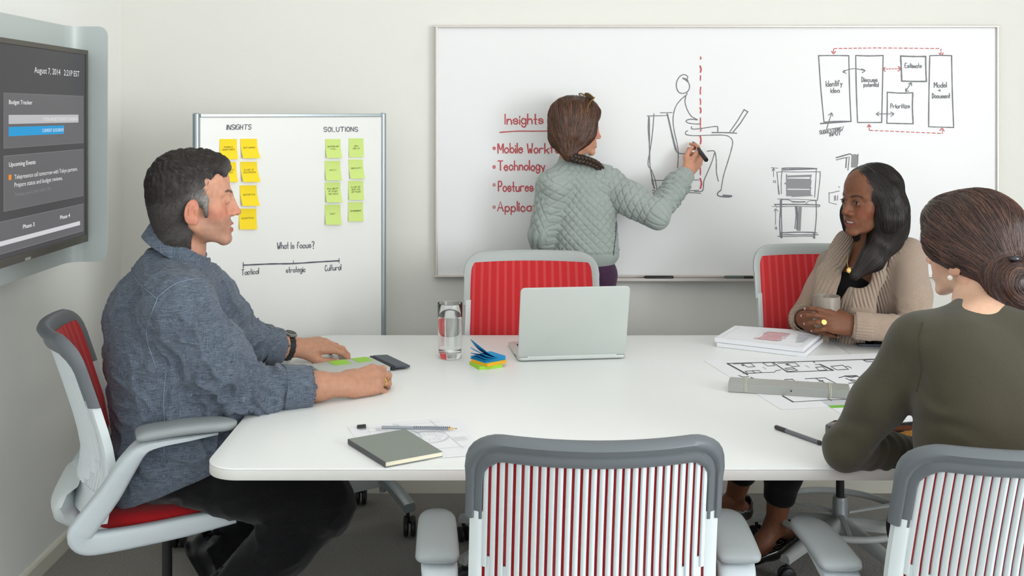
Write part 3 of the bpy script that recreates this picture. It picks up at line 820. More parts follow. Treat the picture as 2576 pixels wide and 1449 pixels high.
NS = 27                                     # slots; NS + 1 slats
ZB, ZT = .50, .94
def half_w(z): return .234 - .010 * max(0, min(1, (z - .55) / .39))
YK = [(.40, -.235), (.50, -.232), (.55, -.222), (.62, -.208), (.70, -.222), (.80, -.252), (.90, -.284), (.96, -.305)]
def back_y(u, z):
    return interp(YK, z) + .062 * abs(u) ** 2.0
def back_pt(u, z, off=0.0):
    """point on the back; off pushes it rearwards"""
    return Vector((u * half_w(z), back_y(u, z) - off, z))
def slot_end(i):
    j = min(i, NS - 1 - i)
    return [.705, .665, .69, .625, .665, .60, .645, .585, .61, .575, .59, .565, .575, .56][j] if j < 14 else .56
UW = .925
def u_edge(i): return -UW + 2 * UW * i / (NS + 1)          # slat boundaries
def slat_top(u): return .914 - .022 * max(0, (abs(u) - .78) / .14) ** 2.0
def make_chair():
    r = empty('task_chair', (0, 0, 0))
    # slats
    for i in range(NS + 1):
        u0, u1 = u_edge(i), u_edge(i + 1)
        du = u1 - u0; gap = .175 * du
        ua, ub = u0 + gap, u1 - gap
        e = min(slot_end(max(i - 1, 0)), slot_end(min(i, NS - 1)))
        zt = slat_top((ua + ub) / 2)
        rings = []
        for k in range(9):
            z = zt + (e - .02 - zt) * k / 8
            rings.append([back_pt(ua, z, -.002), back_pt(ua, z, .005), back_pt(ua + .25 * (ub - ua), z, .0085), back_pt(ub - .25 * (ub - ua), z, .0085), back_pt(ub, z, .005), back_pt(ub, z, -.002)])
        child(MB().loft(rings).build('slat', M_shell, None, 60), r)
    # shell below the slots, with the webs between the slats
    mb = MB()
    for i in range(NS):
        u0, u1 = u_edge(i) + .6 * (2 * UW / (NS + 1)), u_edge(i + 1) + .4 * (2 * UW / (NS + 1))
        e = slot_end(i)
        rings = [[back_pt(u0, z, -.001), back_pt(u0, z, .0035), back_pt(u1, z, .0035), back_pt(u1, z, -.001)] for z in np.linspace(e, .555, 5)]
        mb.loft(rings)
    for s_ in (-1, 1):
        rings = []
        for z in np.linspace(.80, .50, 9):
            rings.append([back_pt(s_ * .91, z, -.002), back_pt(s_ * .91, z, .006), back_pt(s_ * .95, z, .012), back_pt(s_ * 1.02, z, .008), back_pt(s_ * 1.02, z, -.012), back_pt(s_ * .95, z, -.010)])
        mb.loft(rings)
    us = np.linspace(-.95, .95, 25)
    rows = [[back_pt(u, z, .006) for u in us] + [back_pt(u, z, -.002) for u in us[::-1]] for z in (.565, .545, .52, .50)]
    mb.loft(rows)
    child(mb.build('back_shell', M_shell, None, 50), r)
    # fabric on the sitter's side
    me = bpy.data.meshes.new('fabric')
    nu, nz = 41, 17
    vs = []; ribs = []
    for layer in (0, 1):
        for j in range(nz):
            z = .515 + (.925 - .515) * j / (nz - 1)
            lim = .955 - .03 * max(0, (z - .88) / .045) ** 2
            for i in range(nu):
                u = -lim + 2 * lim * i / (nu - 1)
                vs.append(back_pt(u, z, -.0035 - .005 * (1 - layer))); ribs.append(u * .572)
    fs = []
    for layer in (0, 1):
        o = layer * nu * nz
        for j in range(nz - 1):
            for i in range(nu - 1):
                q = (o + j * nu + i, o + j * nu + i + 1, o + (j + 1) * nu + i + 1, o + (j + 1) * nu + i)
                fs.append(q if layer == 1 else q[::-1])
    me.from_pydata([tuple(v) for v in vs], [], fs)
    me.attributes.new('rib', 'FLOAT', 'POINT').data.foreach_set('value', ribs)
    child(link_mesh('fabric', me, None, M_fab, 180), r)
    # rim: inverted U along the border of the back
    path = []
    for z in np.linspace(.785, .885, 7): path.append((-half_w(z) , z))
    rc = .055; hw = half_w(.94)
    path += [(-hw + rc - rc * math.cos(k), .885 + rc * math.sin(k)) for k in np.linspace(.15, math.pi / 2, 8)]
    path += [(x, .94) for x in np.linspace(-hw + rc + .015, hw - rc - .015, 17)]
    path += [(hw - rc + rc * math.sin(k), .885 + rc * math.cos(k)) for k in np.linspace(0, math.pi / 2 - .15, 8)]
    for z in np.linspace(.885, .785, 7): path.append((half_w(z), z))
    prof = [(.010, -.014), (.020, -.010), (.022, .000), (.018, .014), (.008, .021), (.000, .019), (-.006, .012), (-.012, .013), (-.019, .0145), (-.026, .0135), (-.030, .009), (-.030, -.006), (-.020, -.010)]
    rings = []
    n = len(path)
    for i, (x, z) in enumerate(path):
        a_ = Vector(path[max(i - 1, 0)]); b_ = Vector(path[min(i + 1, n - 1)]); tn = (b_ - a_).normalized()
        nn = Vector((-tn.y, tn.x))                         # outwards
        k = .62 + .38 * min(1, max(0, (z - .86) / .06)) ** 1.5      # slimmer down the sides
        lipk = min(1, max(0, (z - .87) / .06))
        ring = []
        for pa, pb in prof:
            q = Vector((x, z)) + nn * pa * k
            u = q.x / half_w(q.y)
            ring.append((q.x, back_y(max(-1.05, min(1.05, u)), min(q.y, .955)) - pb * (.8 + .2 * lipk) - .004 * lipk, q.y))
        rings.append(ring)
    child(MB().loft(rings).build('back_rim', M_rim, None, 50), r)
    # lumbar knuckle between back and under-seat yoke
    rings = []
    for k, (y, z, wx, th) in enumerate(((-.225, .56, .12, .012), (-.250, .545, .13, .030), (-.262, .515, .125, .042), (-.255, .48, .10, .042), (-.225, .45, .085, .036), (-.16, .43, .075, .03), (-.06, .425, .07, .028))):
        rings.append([(wx * math.cos(q), y + (th * math.sin(q)) * .7, z + th * math.sin(q) * .55) for q in np.linspace(0, 2 * math.pi, 17)[:-1]])
    child(MB().loft(rings).build('back_bracket', M_shell, None, 60), r)
    # side frames: arm support, rear bend and under-seat yoke
    for s_ in (-1, 1):
        key = [(.300, .10, .648), (.300, .03, .645), (.298, -.04, .640), (.294, -.078, .628), (.286, -.112, .585), (.277, -.150, .520), (.268, -.20, .452), (.264, -.218, .424), (.261, -.205, .404), (.258, -.17, .397), (.252, -.08, .398), (.246, .03, .404), (.240, .15, .414)]
        wdt = [.004, .007, .010, .016, .023, .026, .028, .029, .029, .027, .025, .024, .020]
        thk = [.020, .032, .036, .036, .032, .026, .021, .019, .018, .017, .017, .017, .015]
        pts = catmull([Vector((s_ * a_, b_, c_)) for a_, b_, c_ in key], 4)
        rings = []
        kk = lambda arr, i: arr[-1] if i >= 4 * (len(arr) - 1) else arr[i // 4] * (1 - (i % 4) / 4) + arr[i // 4 + 1] * (i % 4) / 4
        for i, p in enumerate(pts):
            t_ = (pts[min(i + 1, len(pts) - 1)] - pts[max(i - 1, 0)]).normalized()
            sx = Vector((1, 0, 0)); sx = (sx - t_ * sx.dot(t_)).normalized(); nn = t_.cross(sx)
            h_, th = kk(wdt, i), kk(thk, i)
            rings.append([p + sx * (th * cx_) + nn * (h_ * cy_) for cx_, cy_ in ((-1, -.6), (-.85, -.88), (-.55, -1), (.55, -1), (.85, -.88), (1, -.6), (1, .6), (.85, .88), (.55, 1), (-.55, 1), (-.85, .88), (-1, .6))])
        child(MB().loft(rings).build('arm_frame', M_frame, None, 50), r)
        # pad
        rings = []
        for tt in (0, .012, .03, .06, .10, .17, .27, .38, .5, .62, .72, .80, .86, .91, .95, .98, .995, 1):
            y = -.092 + .238 * tt
            e_ = math.sqrt(max(0.0, 1 - max(0, (tt - .72) / .28) ** 2.4)); e0 = .80 + .20 * math.sqrt(min(1, tt / .06))
            wd = (.0445 - .005 * tt) * max(e_, .10) * e0; hh = .0145 * (.45 + .55 * max(e_, .2)) * (.35 + .65 * math.sqrt(min(1, tt / .08)))
            zc = .664 + .010 * math.sin(tt * 2.6) - .004
            xc = s_ * (.298 + .014 * tt)
            rings.append([(xc + wd * math.copysign(abs(math.cos(q)) ** .6, math.cos(q)), y, zc + hh * math.copysign(abs(math.sin(q)) ** .75, math.sin(q))) for q in np.linspace(0, 2 * math.pi, 25)[:-1]])
        child(MB().loft(rings).build('armrest_pad', M_pad, None, 70), r)
    # seat
    def seat_ring(z, k, sag=0.0, fr=0.0):
        out = []
        for q in np.linspace(0, 2 * math.pi, 41)[:-1]:
            c_, s__ = math.cos(q), math.sin(q)
            x = .235 * k * math.copysign(abs(c_) ** .55, c_); y = .02 + .225 * k * math.copysign(abs(s__) ** .55, s__)
            zz = z - fr * max(0, (y - .10) / .15) ** 2 + sag * (abs(x) / .235) ** 2
            out.append((x, y, zz))
        return out
    child(MB().loft([seat_ring(.455, .93), seat_ring(.462, .985), seat_ring(.470, 1.0, 0, .004), seat_ring(.474, .99, 0, .004)]).build('seat_shell', M_shell, None, 50), r)
    child(MB().loft([seat_ring(.474, .985, 0, .004), seat_ring(.490, .985, 0, .008), seat_ring(.503, .955, 0, .012), seat_ring(.511, .88, .0, .014), seat_ring(.514, .7, .002, .016), seat_ring(.513, .4, 0, .01), seat_ring(.512, .1, 0, 0)]).build('seat_cushion', M_seat, None, 70), r)
    child(MB().box((0, 0, .432), (.30, .24, .045), bev=.014).build('mechanism', M_frame, None, 50), r)
    # column, base, castors
    child(MB().lathe([(0, .19), (.0135, .19), (.0135, .41), (0, .41)], n=16).build('gas_spring', M_castor, None, 40), r)
    child(MB().lathe([(0, .10), (.029, .10), (.030, .13), (.025, .14), (.0245, .205), (.022, .213), (0, .213)], n=20).build('column', M_leg, None, 40), r)
    for k in range(5):
        a_ = math.radians(90 + 72 * k + 20); d_ = Vector((math.cos(a_), math.sin(a_), 0)); s2 = Vector((-d_.y, d_.x, 0))
        rings = []
        for tt in np.linspace(0, 1, 9):
            p = d_ * (.015 + .285 * tt) + Vector((0, 0, .125 - .045 * tt ** 1.5)); wd = .027 - .010 * tt; th = .021 - .007 * tt
            rings.append([p + s2 * (wd * a2) + Vector((0, 0, th * b2)) for a2, b2 in ((-1, -.9), (1, -.9), (1, .2), (.7, .8), (0, 1), (-.7, .8), (-1, .2))])
        child(MB().loft(rings).build('base_leg', M_rimL, None, 50), r)
        q = d_ * .29
        cs = child(MB().lathe([(0, .052), (.006, .052), (.006, .085), (0, .085)], q, None, 10).build('castor', M_castor, None), r)
        b2 = a_ + 1.1; ax = Vector((math.cos(b2), math.sin(b2), 0)); Rw = rot_to(ax)
        for sw in (-1, 1):
            wmb = MB().lathe([(0, -.008), (.018, -.008), (.025, -.005), (.027, 0), (.025, .005), (.018, .008), (0, .008)], q + Vector((0, 0, .027)) + ax * sw * .012, Rw, 18)
            child(wmb.build('castor_wheel', M_castor, None, 40), cs)
    return r
chair0 = make_chair()
def copy_tree(o, parent=None):
    c = o.copy(); COL.objects.link(c)
    if parent is not None: c.parent = parent
    for ch in o.children: copy_tree(ch, c)
    return c
def place_chair(loc, rz, dz, label, rim=None, first=False, arm_dz=0.0):
    c = copy_tree(chair0)
    c.location = (loc[0], loc[1], 0); c.rotation_euler = (0, 0, rz)
    tag(c, label, 'chair', 'red and white task chairs around the table')
    for ch in c.children:
        n_ = ch.name.split('.')[0]
        if n_ in ('base_leg', 'castor', 'column'): continue
        if n_ == 'gas_spring':
            ch.scale.z = 1 + dz / .22; ch.location.z = -.19 * dz / .22
            continue
        ch.location.z += dz + (arm_dz if n_ in ('armrest_pad', 'arm_frame') else 0.0)
        if rim and n_ in ('back_rim', 'armrest_pad'):
            ch.material_slots[0].link = 'OBJECT'; ch.material_slots[0].material = rim
    return c
place_chair((.185, 2.165), 0, -.040, 'task chair seen from behind at the front of the table, unoccupied')
place_chair((.99, 2.185), math.radians(0), -.064, 'task chair seen from behind, occupied by the woman in olive')
place_chair((.13, 3.53), math.radians(180), .042, 'empty task chair facing the viewer behind the laptop', M_rimL, arm_dz=-.08)
ring_chair = place_chair((1.16, 3.54), math.radians(180), .064, 'task chair with a foot ring, behind the woman in the beige cardigan', M_rimL, arm_dz=-.10)
man_chair = place_chair((-.890, 2.86), math.radians(-90 + 21), -.006, 'task chair in side view at the left end of the table, occupied by the man', arm_dz=.068)
def drop_tree(o):
    for ch in list(o.children): drop_tree(ch)
    bpy.data.objects.remove(o)
drop_tree(chair0)
# foot ring on the right-hand rear chair
def add_ring(c):
    o = Vector(c.location)
    mb = MB()
    mb.tube([o + Vector((.222 * math.cos(k), .222 * math.sin(k), .155)) for k in np.linspace(0, 2 * math.pi, 41)[:-1]], .011, 10, loop=True)
    child(mb.build('foot_ring', M_rimL, None, 180), c)
    for k in range(3):
        a_ = math.radians(20 + 120 * k); d_ = Vector((math.cos(a_), math.sin(a_), 0))
        child(MB().box(o + d_ * .125 + Vector((0, 0, .157)), (.19, .018, .008), rot_to(d_, (0, 0, 1)) @ Matrix(((0, 1, 0), (0, 0, 1), (1, 0, 0))) if False else Matrix.Rotation(a_, 3, 'Z'), .002).build('ring_spoke', M_rimL, None), c)
add_ring(ring_chair)
# ================================================================== things on the tables
def frame2(o, a, b=None, flip=False):
    """local frame on the table: origin o, x towards a, y to the left of it, z up"""
    x = Vector((a[0] - o[0], a[1] - o[1], 0)).normalized(); z = Vector((0, 0, 1)); y = z.cross(x)
    R = Matrix((x, y, z)).transposed()
    return Vector(o), R
def at(O, R, x, y, z=0.0): return O + R @ Vector((x, y, z))

# ---- laptop
M_lap = mat('laptop_aluminium', (205, 210, 206), rough=0.42, metal=0.35, spec=0.4)
M_key = mat('keyboard_black', (24, 24, 26), rough=0.5)
O, R = frame2(T(1303, 911), T(1572, 903)); W_, D_ = .342, .235
lap = empty('laptop', at(O, R, W_ / 2, D_ / 2), label='open silver laptop seen from behind its lid, in front of the empty chair', cat='laptop')
mb = MB(); slab(mb, rrect(0, 0, W_, D_, .014, 6), .003, .013, .003, lambda p: at(O, R, p.x, p.y, p.z)); part(mb, 'base', M_lap, lap, 40)
th = math.radians(15)
def lidp(x, h, d): return at(O, R, x, .006 - math.sin(th) * h + math.cos(th) * d, .014 + math.cos(th) * h + math.sin(th) * d)
mb = MB(); slab(mb, rrect(0, 0, W_, .232, .014, 6), -.003, .003, .0022, lambda p: lidp(p.x, p.y, p.z)); part(mb, 'lid', M_lap, lap, 40)
mb = MB().addv([lidp(*q) for q in ((.012, .014, .0034), (W_ - .012, .014, .0034), (W_ - .012, .222, .0034), (.012, .222, .0034))], [(0, 1, 2, 3)]); part(mb, 'screen', mat('laptop_screen', (60, 70, 84), rough=.2), lap)
part(MB().tube([at(O, R, .03, .006, .012), at(O, R, W_ - .03, .006, .012)], .006, 10), 'hinge', M_lap, lap, 60)
mb = MB()
for i in range(14):
    for j in range(5): mb.box(at(O, R, .032 + i * .0214, .10 + j * .020, .0138), (.018, .0165, .002), R)
o_ = part(mb, 'keyboard', M_key, lap); o_['kind'] = 'stuff'
part(MB().box(at(O, R, W_ / 2, .052, .0132), (.105, .07, .0008), R), 'trackpad', M_lap, lap)
for i in range(3): part(MB().box(at(O, R, 0, .035 + i * .016, .0085), (.001, .009, .004), R), 'port', M_key, lap)
for x in (.02, W_ - .02):
    for y in (.02, D_ - .02): part(MB().lathe([(0, 0), (.006, 0), (.006, .004), (0, .004)], at(O, R, x, y), None, 10), 'rubber_foot', M_key, lap)

# ---- glass of water
def glass_mat():
    m = mat('clear_glass', (255, 255, 255), rough=0.0, trans=1.0, ior=1.48); return m
def water_mat():
    m = mat('water', (252, 255, 255), rough=0.0, trans=1.0, ior=1.33); return m
g = T(1132, 900)
gl = empty('water_glass', g, label='tall clear drinking glass nearly full of water', cat='glass')
prof = [(0, .0005), (.033, .0005), (.0355, .003), (.0365, .03), (.0385, .120), (.0392, .171), (.0386, .1725), (.0378, .171), (.0372, .120), (.0352, .032), (.0335, .021), (.028, .0185), (0, .018)]
part(MB().lathe(prof, g, None, 48), 'tumbler', glass_mat(), gl, 60)
part(MB().lathe([(0, .0183), (.028, .0188), (.0337, .0215), (.0355, .032), (.0374, .120), (.0375, .131), (.0372, .1318), (.0, .1318)], g, None, 48), 'water', water_mat(), gl, 60)

# ---- stack of three sticky-note pads
def pad(name, near, right, z0, h, m, mdark, label, curl=0.0, ang=None):
    O, R = frame2(near, right); O.z = 0
    S_ = .0765
    r = empty(name, O + R @ Vector((S_ / 2, S_ / 2, z0)), label=label, cat='sticky notes', group='pads of sticky notes in one stack')
    n_sheets = 6
    mb = MB()
    for k in range(n_sheets if curl else 1):
        za = z0 + h * k / (n_sheets if curl else 1); zb = z0 + h * (k + 1) / (n_sheets if curl else 1) - (.0002 if curl else 0)
        rings = []
        for v in np.linspace(0, 1, 9):
            lift = curl * (k / 5) ** 3 * max(0, (1 - v) - .30) ** 1.6
            rings.append([O + R @ Vector((v * S_, .0 + jx * S_, (za if lo else zb) + lift * (.55 + .45 * jx))) for jx, lo in ((0, 1), (1, 1), (1, 0), (0, 0))])
        mm = MB().loft(rings)
        child(mm.build('sheets', m, None), r)
    return r
z = TZ
pn = T(1206, 931); prt = T(1270, 924)
pad('sticky_pad', pn, prt, z, .0095, mat('lime_pad', (170, 222, 74), rough=.7), None, 'lime green pad of sticky notes at the bottom of the stack by the glass')
pad('sticky_pad', T(1226, 923, z + .0095), T(1279, 912, z + .0095), z + .0095, .0095, mat('amber_pad', (248, 186, 36), rough=.7), None, 'amber yellow pad of sticky notes in the middle of the stack')
pad('sticky_pad', T(1221, 914, z + .019), T(1277, 904, z + .019), z + .019, .0125, mat('blue_pad', (24, 148, 208), rough=.7), None, 'blue pad of sticky notes on top of the stack, its corner curling up', curl=.085)

# ---- folio under the man's hand
hg = T(929, 906); LW = .200; DW = .165; O, R = frame2(hg - Vector((.86, .51, 0)) * LW, hg)
fo = empty('folio', at(O, R, LW / 2, -DW / 2), label='open grey folio with lime green tabs and dark slate end under the man\'s hand', cat='folder')
M_fol = mat('folio_grey', (188, 192, 187), rough=.45); M_lime = mat('lime_tab', (150, 208, 50), rough=.5); M_slate = mat('slate_cover', (66, 74, 86), rough=.45)
mb = MB(); slab(mb, rrect(0, -DW, LW, 0, .012, 4), .001, .012, .002, lambda p: at(O, R, p.x, p.y, p.z)); part(mb, 'cover', M_fol, fo, 40)
for a_, b_ in ((.062, .116), (.138, .186)):
    part(MB().box(at(O, R, (a_ + b_) / 2, -.030, .0122), (b_ - a_, .058, .0012), R), 'lime_tab', M_lime, fo)
part(MB().tube([at(O, R, LW + .006, -DW, .008), at(O, R, LW + .006, 0, .008)], .0055, 10), 'hinge', M_key, fo, 60)
Rt = R @ Matrix.Rotation(math.radians(4), 3, 'Y')
part(MB().box(at(O, R, LW + .036, -DW / 2, .009), (.050, DW, .007), Rt, .002), 'slate_flap', M_slate, fo)

# ---- drawing sheet, clip, notebook and pencil in the foreground
M_paper = mat('white_paper', (240, 241, 245), rough=.8, spec=.25)
M_line = mat('print_line_grey', (170, 172, 178), rough=.8); M_lineb = mat('print_line_blue', (178, 205, 224), rough=.8); M_lined = mat('print_line_dark', (84, 84, 88), rough=.8)
O, R = frame2(T(873, 1075), T(1103, 1051)); O.z = 0
def sheet(mb, O, R, w_, d_, z, curl=0.0, th=.0004):
    rings = []
    for v in np.linspace(0, 1, 9):
        e = curl * (v ** 4)
        rings.append([at(O, R, v * w_, 0, z + e), at(O, R, v * w_, -d_, z + e), at(O, R, v * w_, -d_, z + e + th), at(O, R, v * w_, 0, z + e + th)])
    mb.loft(rings)
pap = empty('drawing_sheet', at(O, R, .12, -.15, TZ), label='white sheet with fine circular line drawings under the grey notebook and pencil', cat='paper')
mb = MB(); sheet(mb, O, R, .236, .30, TZ + .0004); part(mb, 'sheet', M_paper, pap)
mb = MB(); O2 = at(O, R, .05, .002, 0); sheet(mb, O2, R @ Matrix.Rotation(math.radians(-7), 3, 'Z'), .232, .29, TZ + .0010); part(mb, 'sheet', M_paper, pap)
def pxf(x, y): return at(O, R, x, y, TZ + .0022)
mb = MB()
for r_ in (.046, .042): stroke(mb, [(.165 + r_ * math.cos(k), -.15 + r_ * math.sin(k)) for k in np.linspace(0.3, 6.0, 26)], .0009, pxf, wob=0)
for k in range(6): stroke(mb, [(.165 + .025 * math.cos(k * 1.05) + .008 * math.cos(q), -.15 + .025 * math.sin(k * 1.05) + .008 * math.sin(q)) for q in np.linspace(0, 6.3, 12)], .0007, pxf, wob=0)
for y in (-.03, -.06, -.235): stroke(mb, [(.02, y), (.225, y - .01)], .0008, pxf)
for i in range(7): stroke(mb, [(.06, -.040 - i * .003), (.10 + random.uniform(-.01, .01), -.040 - i * .003)], .0007, pxf)
for i in range(8): stroke(mb, [(.215, -.175 - i * .004), (.245, -.176 - i * .004)], .0007, pxf)
for x in (.12, .205): stroke(mb, [(x, -.02), (x + .01, -.26)], .0008, pxf)
part(mb, 'line_drawing', M_line, pap)['kind'] = 'stuff'
mb = MB(); stroke(mb, [(.11, -.02), (.15, -.12), (.12, -.2)], .0014, pxf); stroke(mb, [(.10, -.07), (.235, -.085)], .0012, pxf); part(mb, 'blue_lines', M_lineb, pap)
O3, R3 = frame2(T(899, 1079), T(920, 1077))
cl = empty('binder_clip', at(O3, R3, .010, 0, .003), label='small black binder clip gripping the corner of the drawing sheet', cat='clip')
part(MB().prism([(0, 0), (.012, 0), (.012, .001), (.0075, .009), (.0045, .009), (0, .001)], at(O3, R3, 0, .008, 0.0), R3 @ Vector((0, -1, 0)), Vector((0, 0, 1)), R3 @ Vector((.021, 0, 0))), 'clip_body', M_blackp, cl)
for x in (.006, .015):
    part(MB().tube([at(O3, R3, x - .003, -.004, .003), at(O3, R3, x - .003, -.020, .004), at(O3, R3, x, -.023, .004), at(O3, R3, x + .003, -.020, .004), at(O3, R3, x + .003, -.004, .003)], .0007, 6), 'wire_handle', M_alu, cl)
zt = TZ + .0135
nb_px = [(876, 1104), (970, 1162), (1113, 1136), (1020, 1079)]
q = [T(x, y, zt) for x, y in nb_px]
nbk = empty('notebook', (q[0] + q[1] + q[2] + q[3]) / 4 - Vector((0, 0, .012)), label='thin grey notebook with cream page edges near the front of the table', cat='notebook')
M_nbk = mat('notebook_grey', (134, 141, 134), rough=.6, bump=(500, .0002)); M_cream = mat('page_edges', (244, 238, 214), rough=.8); M_nsp = mat('notebook_spine', (84, 86, 86), rough=.6)
def nslab(za, zb, ins, name, m):
    c = (q[0] + q[1] + q[2] + q[3]) / 4
    pp = [c + (p - c) * (1 - ins) for p in q]
    mb = MB().loft([[Vector((p.x, p.y, z_)) for p in pp] for z_ in (za, zb)]); part(mb, name, m, nbk)
nslab(TZ + .0022, TZ + .0034, 0, 'back_cover', M_nbk); nslab(TZ + .0034, zt - .0012, .012, 'pages', M_cream); nslab(zt - .0012, zt, 0, 'front_cover', M_nbk)
dsp = (q[1] - q[0]).normalized(); osp = Vector((dsp.y, -dsp.x, 0))
if osp.x > 0: osp = -osp
part(MB().box((q[0] + q[1]) / 2 + osp * .0006 - Vector((0, 0, .0058)), (.0022, (q[1] - q[0]).length, .0115), Matrix((osp, dsp, Vector((0, 0, 1)))).transposed(), .0008), 'spine', M_nsp, nbk)
# pencil
pa, pb = T(960, 1072, zt + .004), T(1151, 1079, TZ + .006)
pa.z, pb.z = TZ + .0145, TZ + .0068
dd = (pb - pa).normalized(); Lp = (pb - pa).length
pen = empty('pencil', (pa + pb) / 2, label='silver pencil with black dotted grip resting on the drawing sheet', cat='pencil')
M_sil = mat('silver_paint', (150, 156, 164), rough=.35, metal=.4); M_wood = mat('pencil_wood', (214, 182, 128), rough=.6); M_lead = mat('graphite', (60, 58, 60), rough=.4)
def hexprism(p0, p1, r0, r1, name, m, n=6):
    part(MB().tube([p0, p1], [r0, r1], n), name, m, pen)
hexprism(pa, pa + dd * (Lp - .022), .0040, .0040, 'barrel', M_sil)
hexprism(pa + dd * (Lp - .022), pa + dd * (Lp - .005), .0038, .0012, 'wood_tip', M_wood, 10)
hexprism(pa + dd * (Lp - .005), pb, .0012, .0003, 'lead', M_lead, 8)
mb = MB(); ex = dd.cross(Vector((0, 0, 1))).normalized(); ez = ex.cross(dd)
for i in range(19):
    for j in range(4):
        for sgn in (1,):
            c_ = pa + dd * (Lp * .43 + i * .0047) + (ex * (1.5 - j) * -.0021 * 1.0) + ez * (.0035 if j in (1, 2) else .0022) + ex * 0
            mb.box(c_, (.0018, .0012, .0014), Matrix((dd, ex, ez)).transposed())
o_ = part(mb, 'grip_dots', M_blackp, pen); o_['kind'] = 'stuff'

# ---- spiral-bound documents
zb1 = TZ + .0285
def book(zlo, zhi, shift, label, art):
    c = [T(1797, 850, zb1), T(2021, 876, zb1), T(2072, 834, zb1), T(1849, 819, zb1)]
    sh = Vector((shift[0], shift[1], 0))
    c = [Vector((p.x, p.y, 0)) + sh for p in c]
    r = empty('spiral_bound_book', sum(c, Vector()) / 4 + Vector((0, 0, zlo)), label=label, cat='book', group='spiral bound books in a stack')
    def lay(za, zb, name, m, ins=0.0):
        cc = sum(c, Vector()) / 4
        pp = [cc + (p - cc) * (1 - ins) for p in c]
        part(MB().loft([[Vector((p.x, p.y, z_)) for p in pp] for z_ in (za, zb)]), name, m, r)
    lay(zlo, zlo + .0008, 'back_cover', M_greypan); n = 5
    for k in range(n):
        lay(zlo + .0008 + (zhi - zlo - .0016) * k / n, zlo + .0008 + (zhi - zlo - .0016) * (k + .93) / n, 'pages', M_paper, .006 + .003 * (k % 2))
    lay(zhi - .0008, zhi, 'front_cover', M_paper)
    mb = MB(); e = c[2] - c[3]; Le = e.length; e.normalize(); nn = Vector((-e.y, e.x, 0))
    zc = (zlo + zhi) / 2; rr = (zhi - zlo) / 2
    N = 46
    for i in range(N):
        cpt = c[3] + e * (Le * (i + .5) / N)
        mb.tube([cpt + nn * (rr * math.sin(k) * .9 - .002) + Vector((0, 0, zc + rr * math.cos(k))) for k in np.linspace(-.9, math.pi + .9, 9)], .0009, 5)
    o_ = part(mb, 'spiral_binding', M_paper, r); o_['kind'] = 'stuff'
    if art:
        def xf(u, v, d=.0006):
            p = c[0] * (1 - u) * (1 - v) + c[1] * u * (1 - v) + c[2] * u * v + c[3] * (1 - u) * v
            return Vector((p.x, p.y, zhi + d))
        mb = MB()
        for k in range(16):
            v = .22 + k * .033; a_ = .42 + .05 * abs(math.sin(k * 1.7)); b_ = .66 + .04 * math.sin(k * 2.3)
            stroke(mb, [(a_, v), ((a_ + b_) / 2, v + .01), (b_, v)], .034, xf, jit=.3)
        part(mb, 'red_print', mat('pale_red_print', (222, 176, 182), rough=.8), r)['kind'] = 'stuff'
        mb = MB()
        for k in range(9): stroke(mb, [(.86 - .01 * k, .25 + .06 * k), (.93, .30 + .05 * k)], .02, xf, jit=.3)
        part(mb, 'grey_print', mat('pale_grey_print', (206, 204, 212), rough=.8), r)['kind'] = 'stuff'
        mb = MB()
        for a_, b_ in (((.06, .1), (.95, .06)), ((.95, .06), (.96, .9)), ((.06, .1), (.07, .9)), ((.1, .5), (.4, .62)), ((.12, .7), (.5, .8)), ((.4, .2), (.39, .75))): stroke(mb, [a_, b_], .004, xf)
        part(mb, 'line_print', mat('faint_print', (204, 206, 212), rough=.8), r)['kind'] = 'stuff'
book(TZ + .0004, TZ + .0140, (.006, -.004), 'lower white spiral-bound book of the stack of two', False)
book(TZ + .0148, zb1, (0, 0), 'upper white spiral-bound book with a pale red print on its cover', True)

# ---- tablet
O, R = frame2(T(2160, 872), T(2245, 872))
tb = empty('tablet', at(O, R, .12, .085), label='black glass tablet lying on the right-hand table beside the beige sleeve', cat='tablet')
mb = MB(); slab(mb, rrect(0, 0, .245, .172, .010, 5), .0006, .0075, .002, lambda p: at(O, R, p.x, p.y, p.z)); part(mb, 'casing', M_slate, tb, 40)
mb = MB(); slab(mb, rrect(.001, .001, .244, .171, .009, 5), .0075, .0082, .0003, lambda p: at(O, R, p.x, p.y, p.z)); part(mb, 'glass', mat('tablet_glass', (10, 10, 12), rough=.03, spec=.9), tb, 40)

# ---- floor plan
c9 = lambda x, y: (1720 + x / 4.025, 780 + y / 4.025)
O, R = frame2(T(1770, 907), T(2225, 888)); O.z = 0
fp = empty('floor_plan', at(O, R, .4, -.27, TZ), label='large white sheet printed with a black line floor plan, under the metal bundle', cat='plan')
mb = MB(); sheet(mb, O, R, .78, .552, TZ + .0004); part(mb, 'sheet', M_paper, fp)
def fxf(x, y): return T(*c9(x, y), TZ + .0012)
mb = MB()
L_ = lambda *pts, w=5: [ribbon(mb, [a_, b_], w, fxf) for a_, b_ in zip(pts, pts[1:])]
L_((440, 540), (900, 528), (1310, 518), (1740, 502), (1985, 495), w=7); L_((440, 540), (650, 655), w=12); L_((905, 530), (1050, 628), w=9); L_((1050, 628), (1515, 610), w=6); L_((1515, 610), (1380, 550), w=12)
L_((600, 640), (920, 630)); L_((1380, 550), (1330, 552)); L_((1310, 518), (1325, 532), w=8)
for o in ((500, 545), (950, 540)):
    L_((o[0], o[1]), (o[0] + 180, o[1] - 6), (o[0] + 222, o[1] + 28), (o[0] + 150, o[1] + 32), (o[0] + 90, o[1] - 2)); L_((o[0] + 85, o[1] + 10), (o[0] + 110, o[1] + 18), w=9)
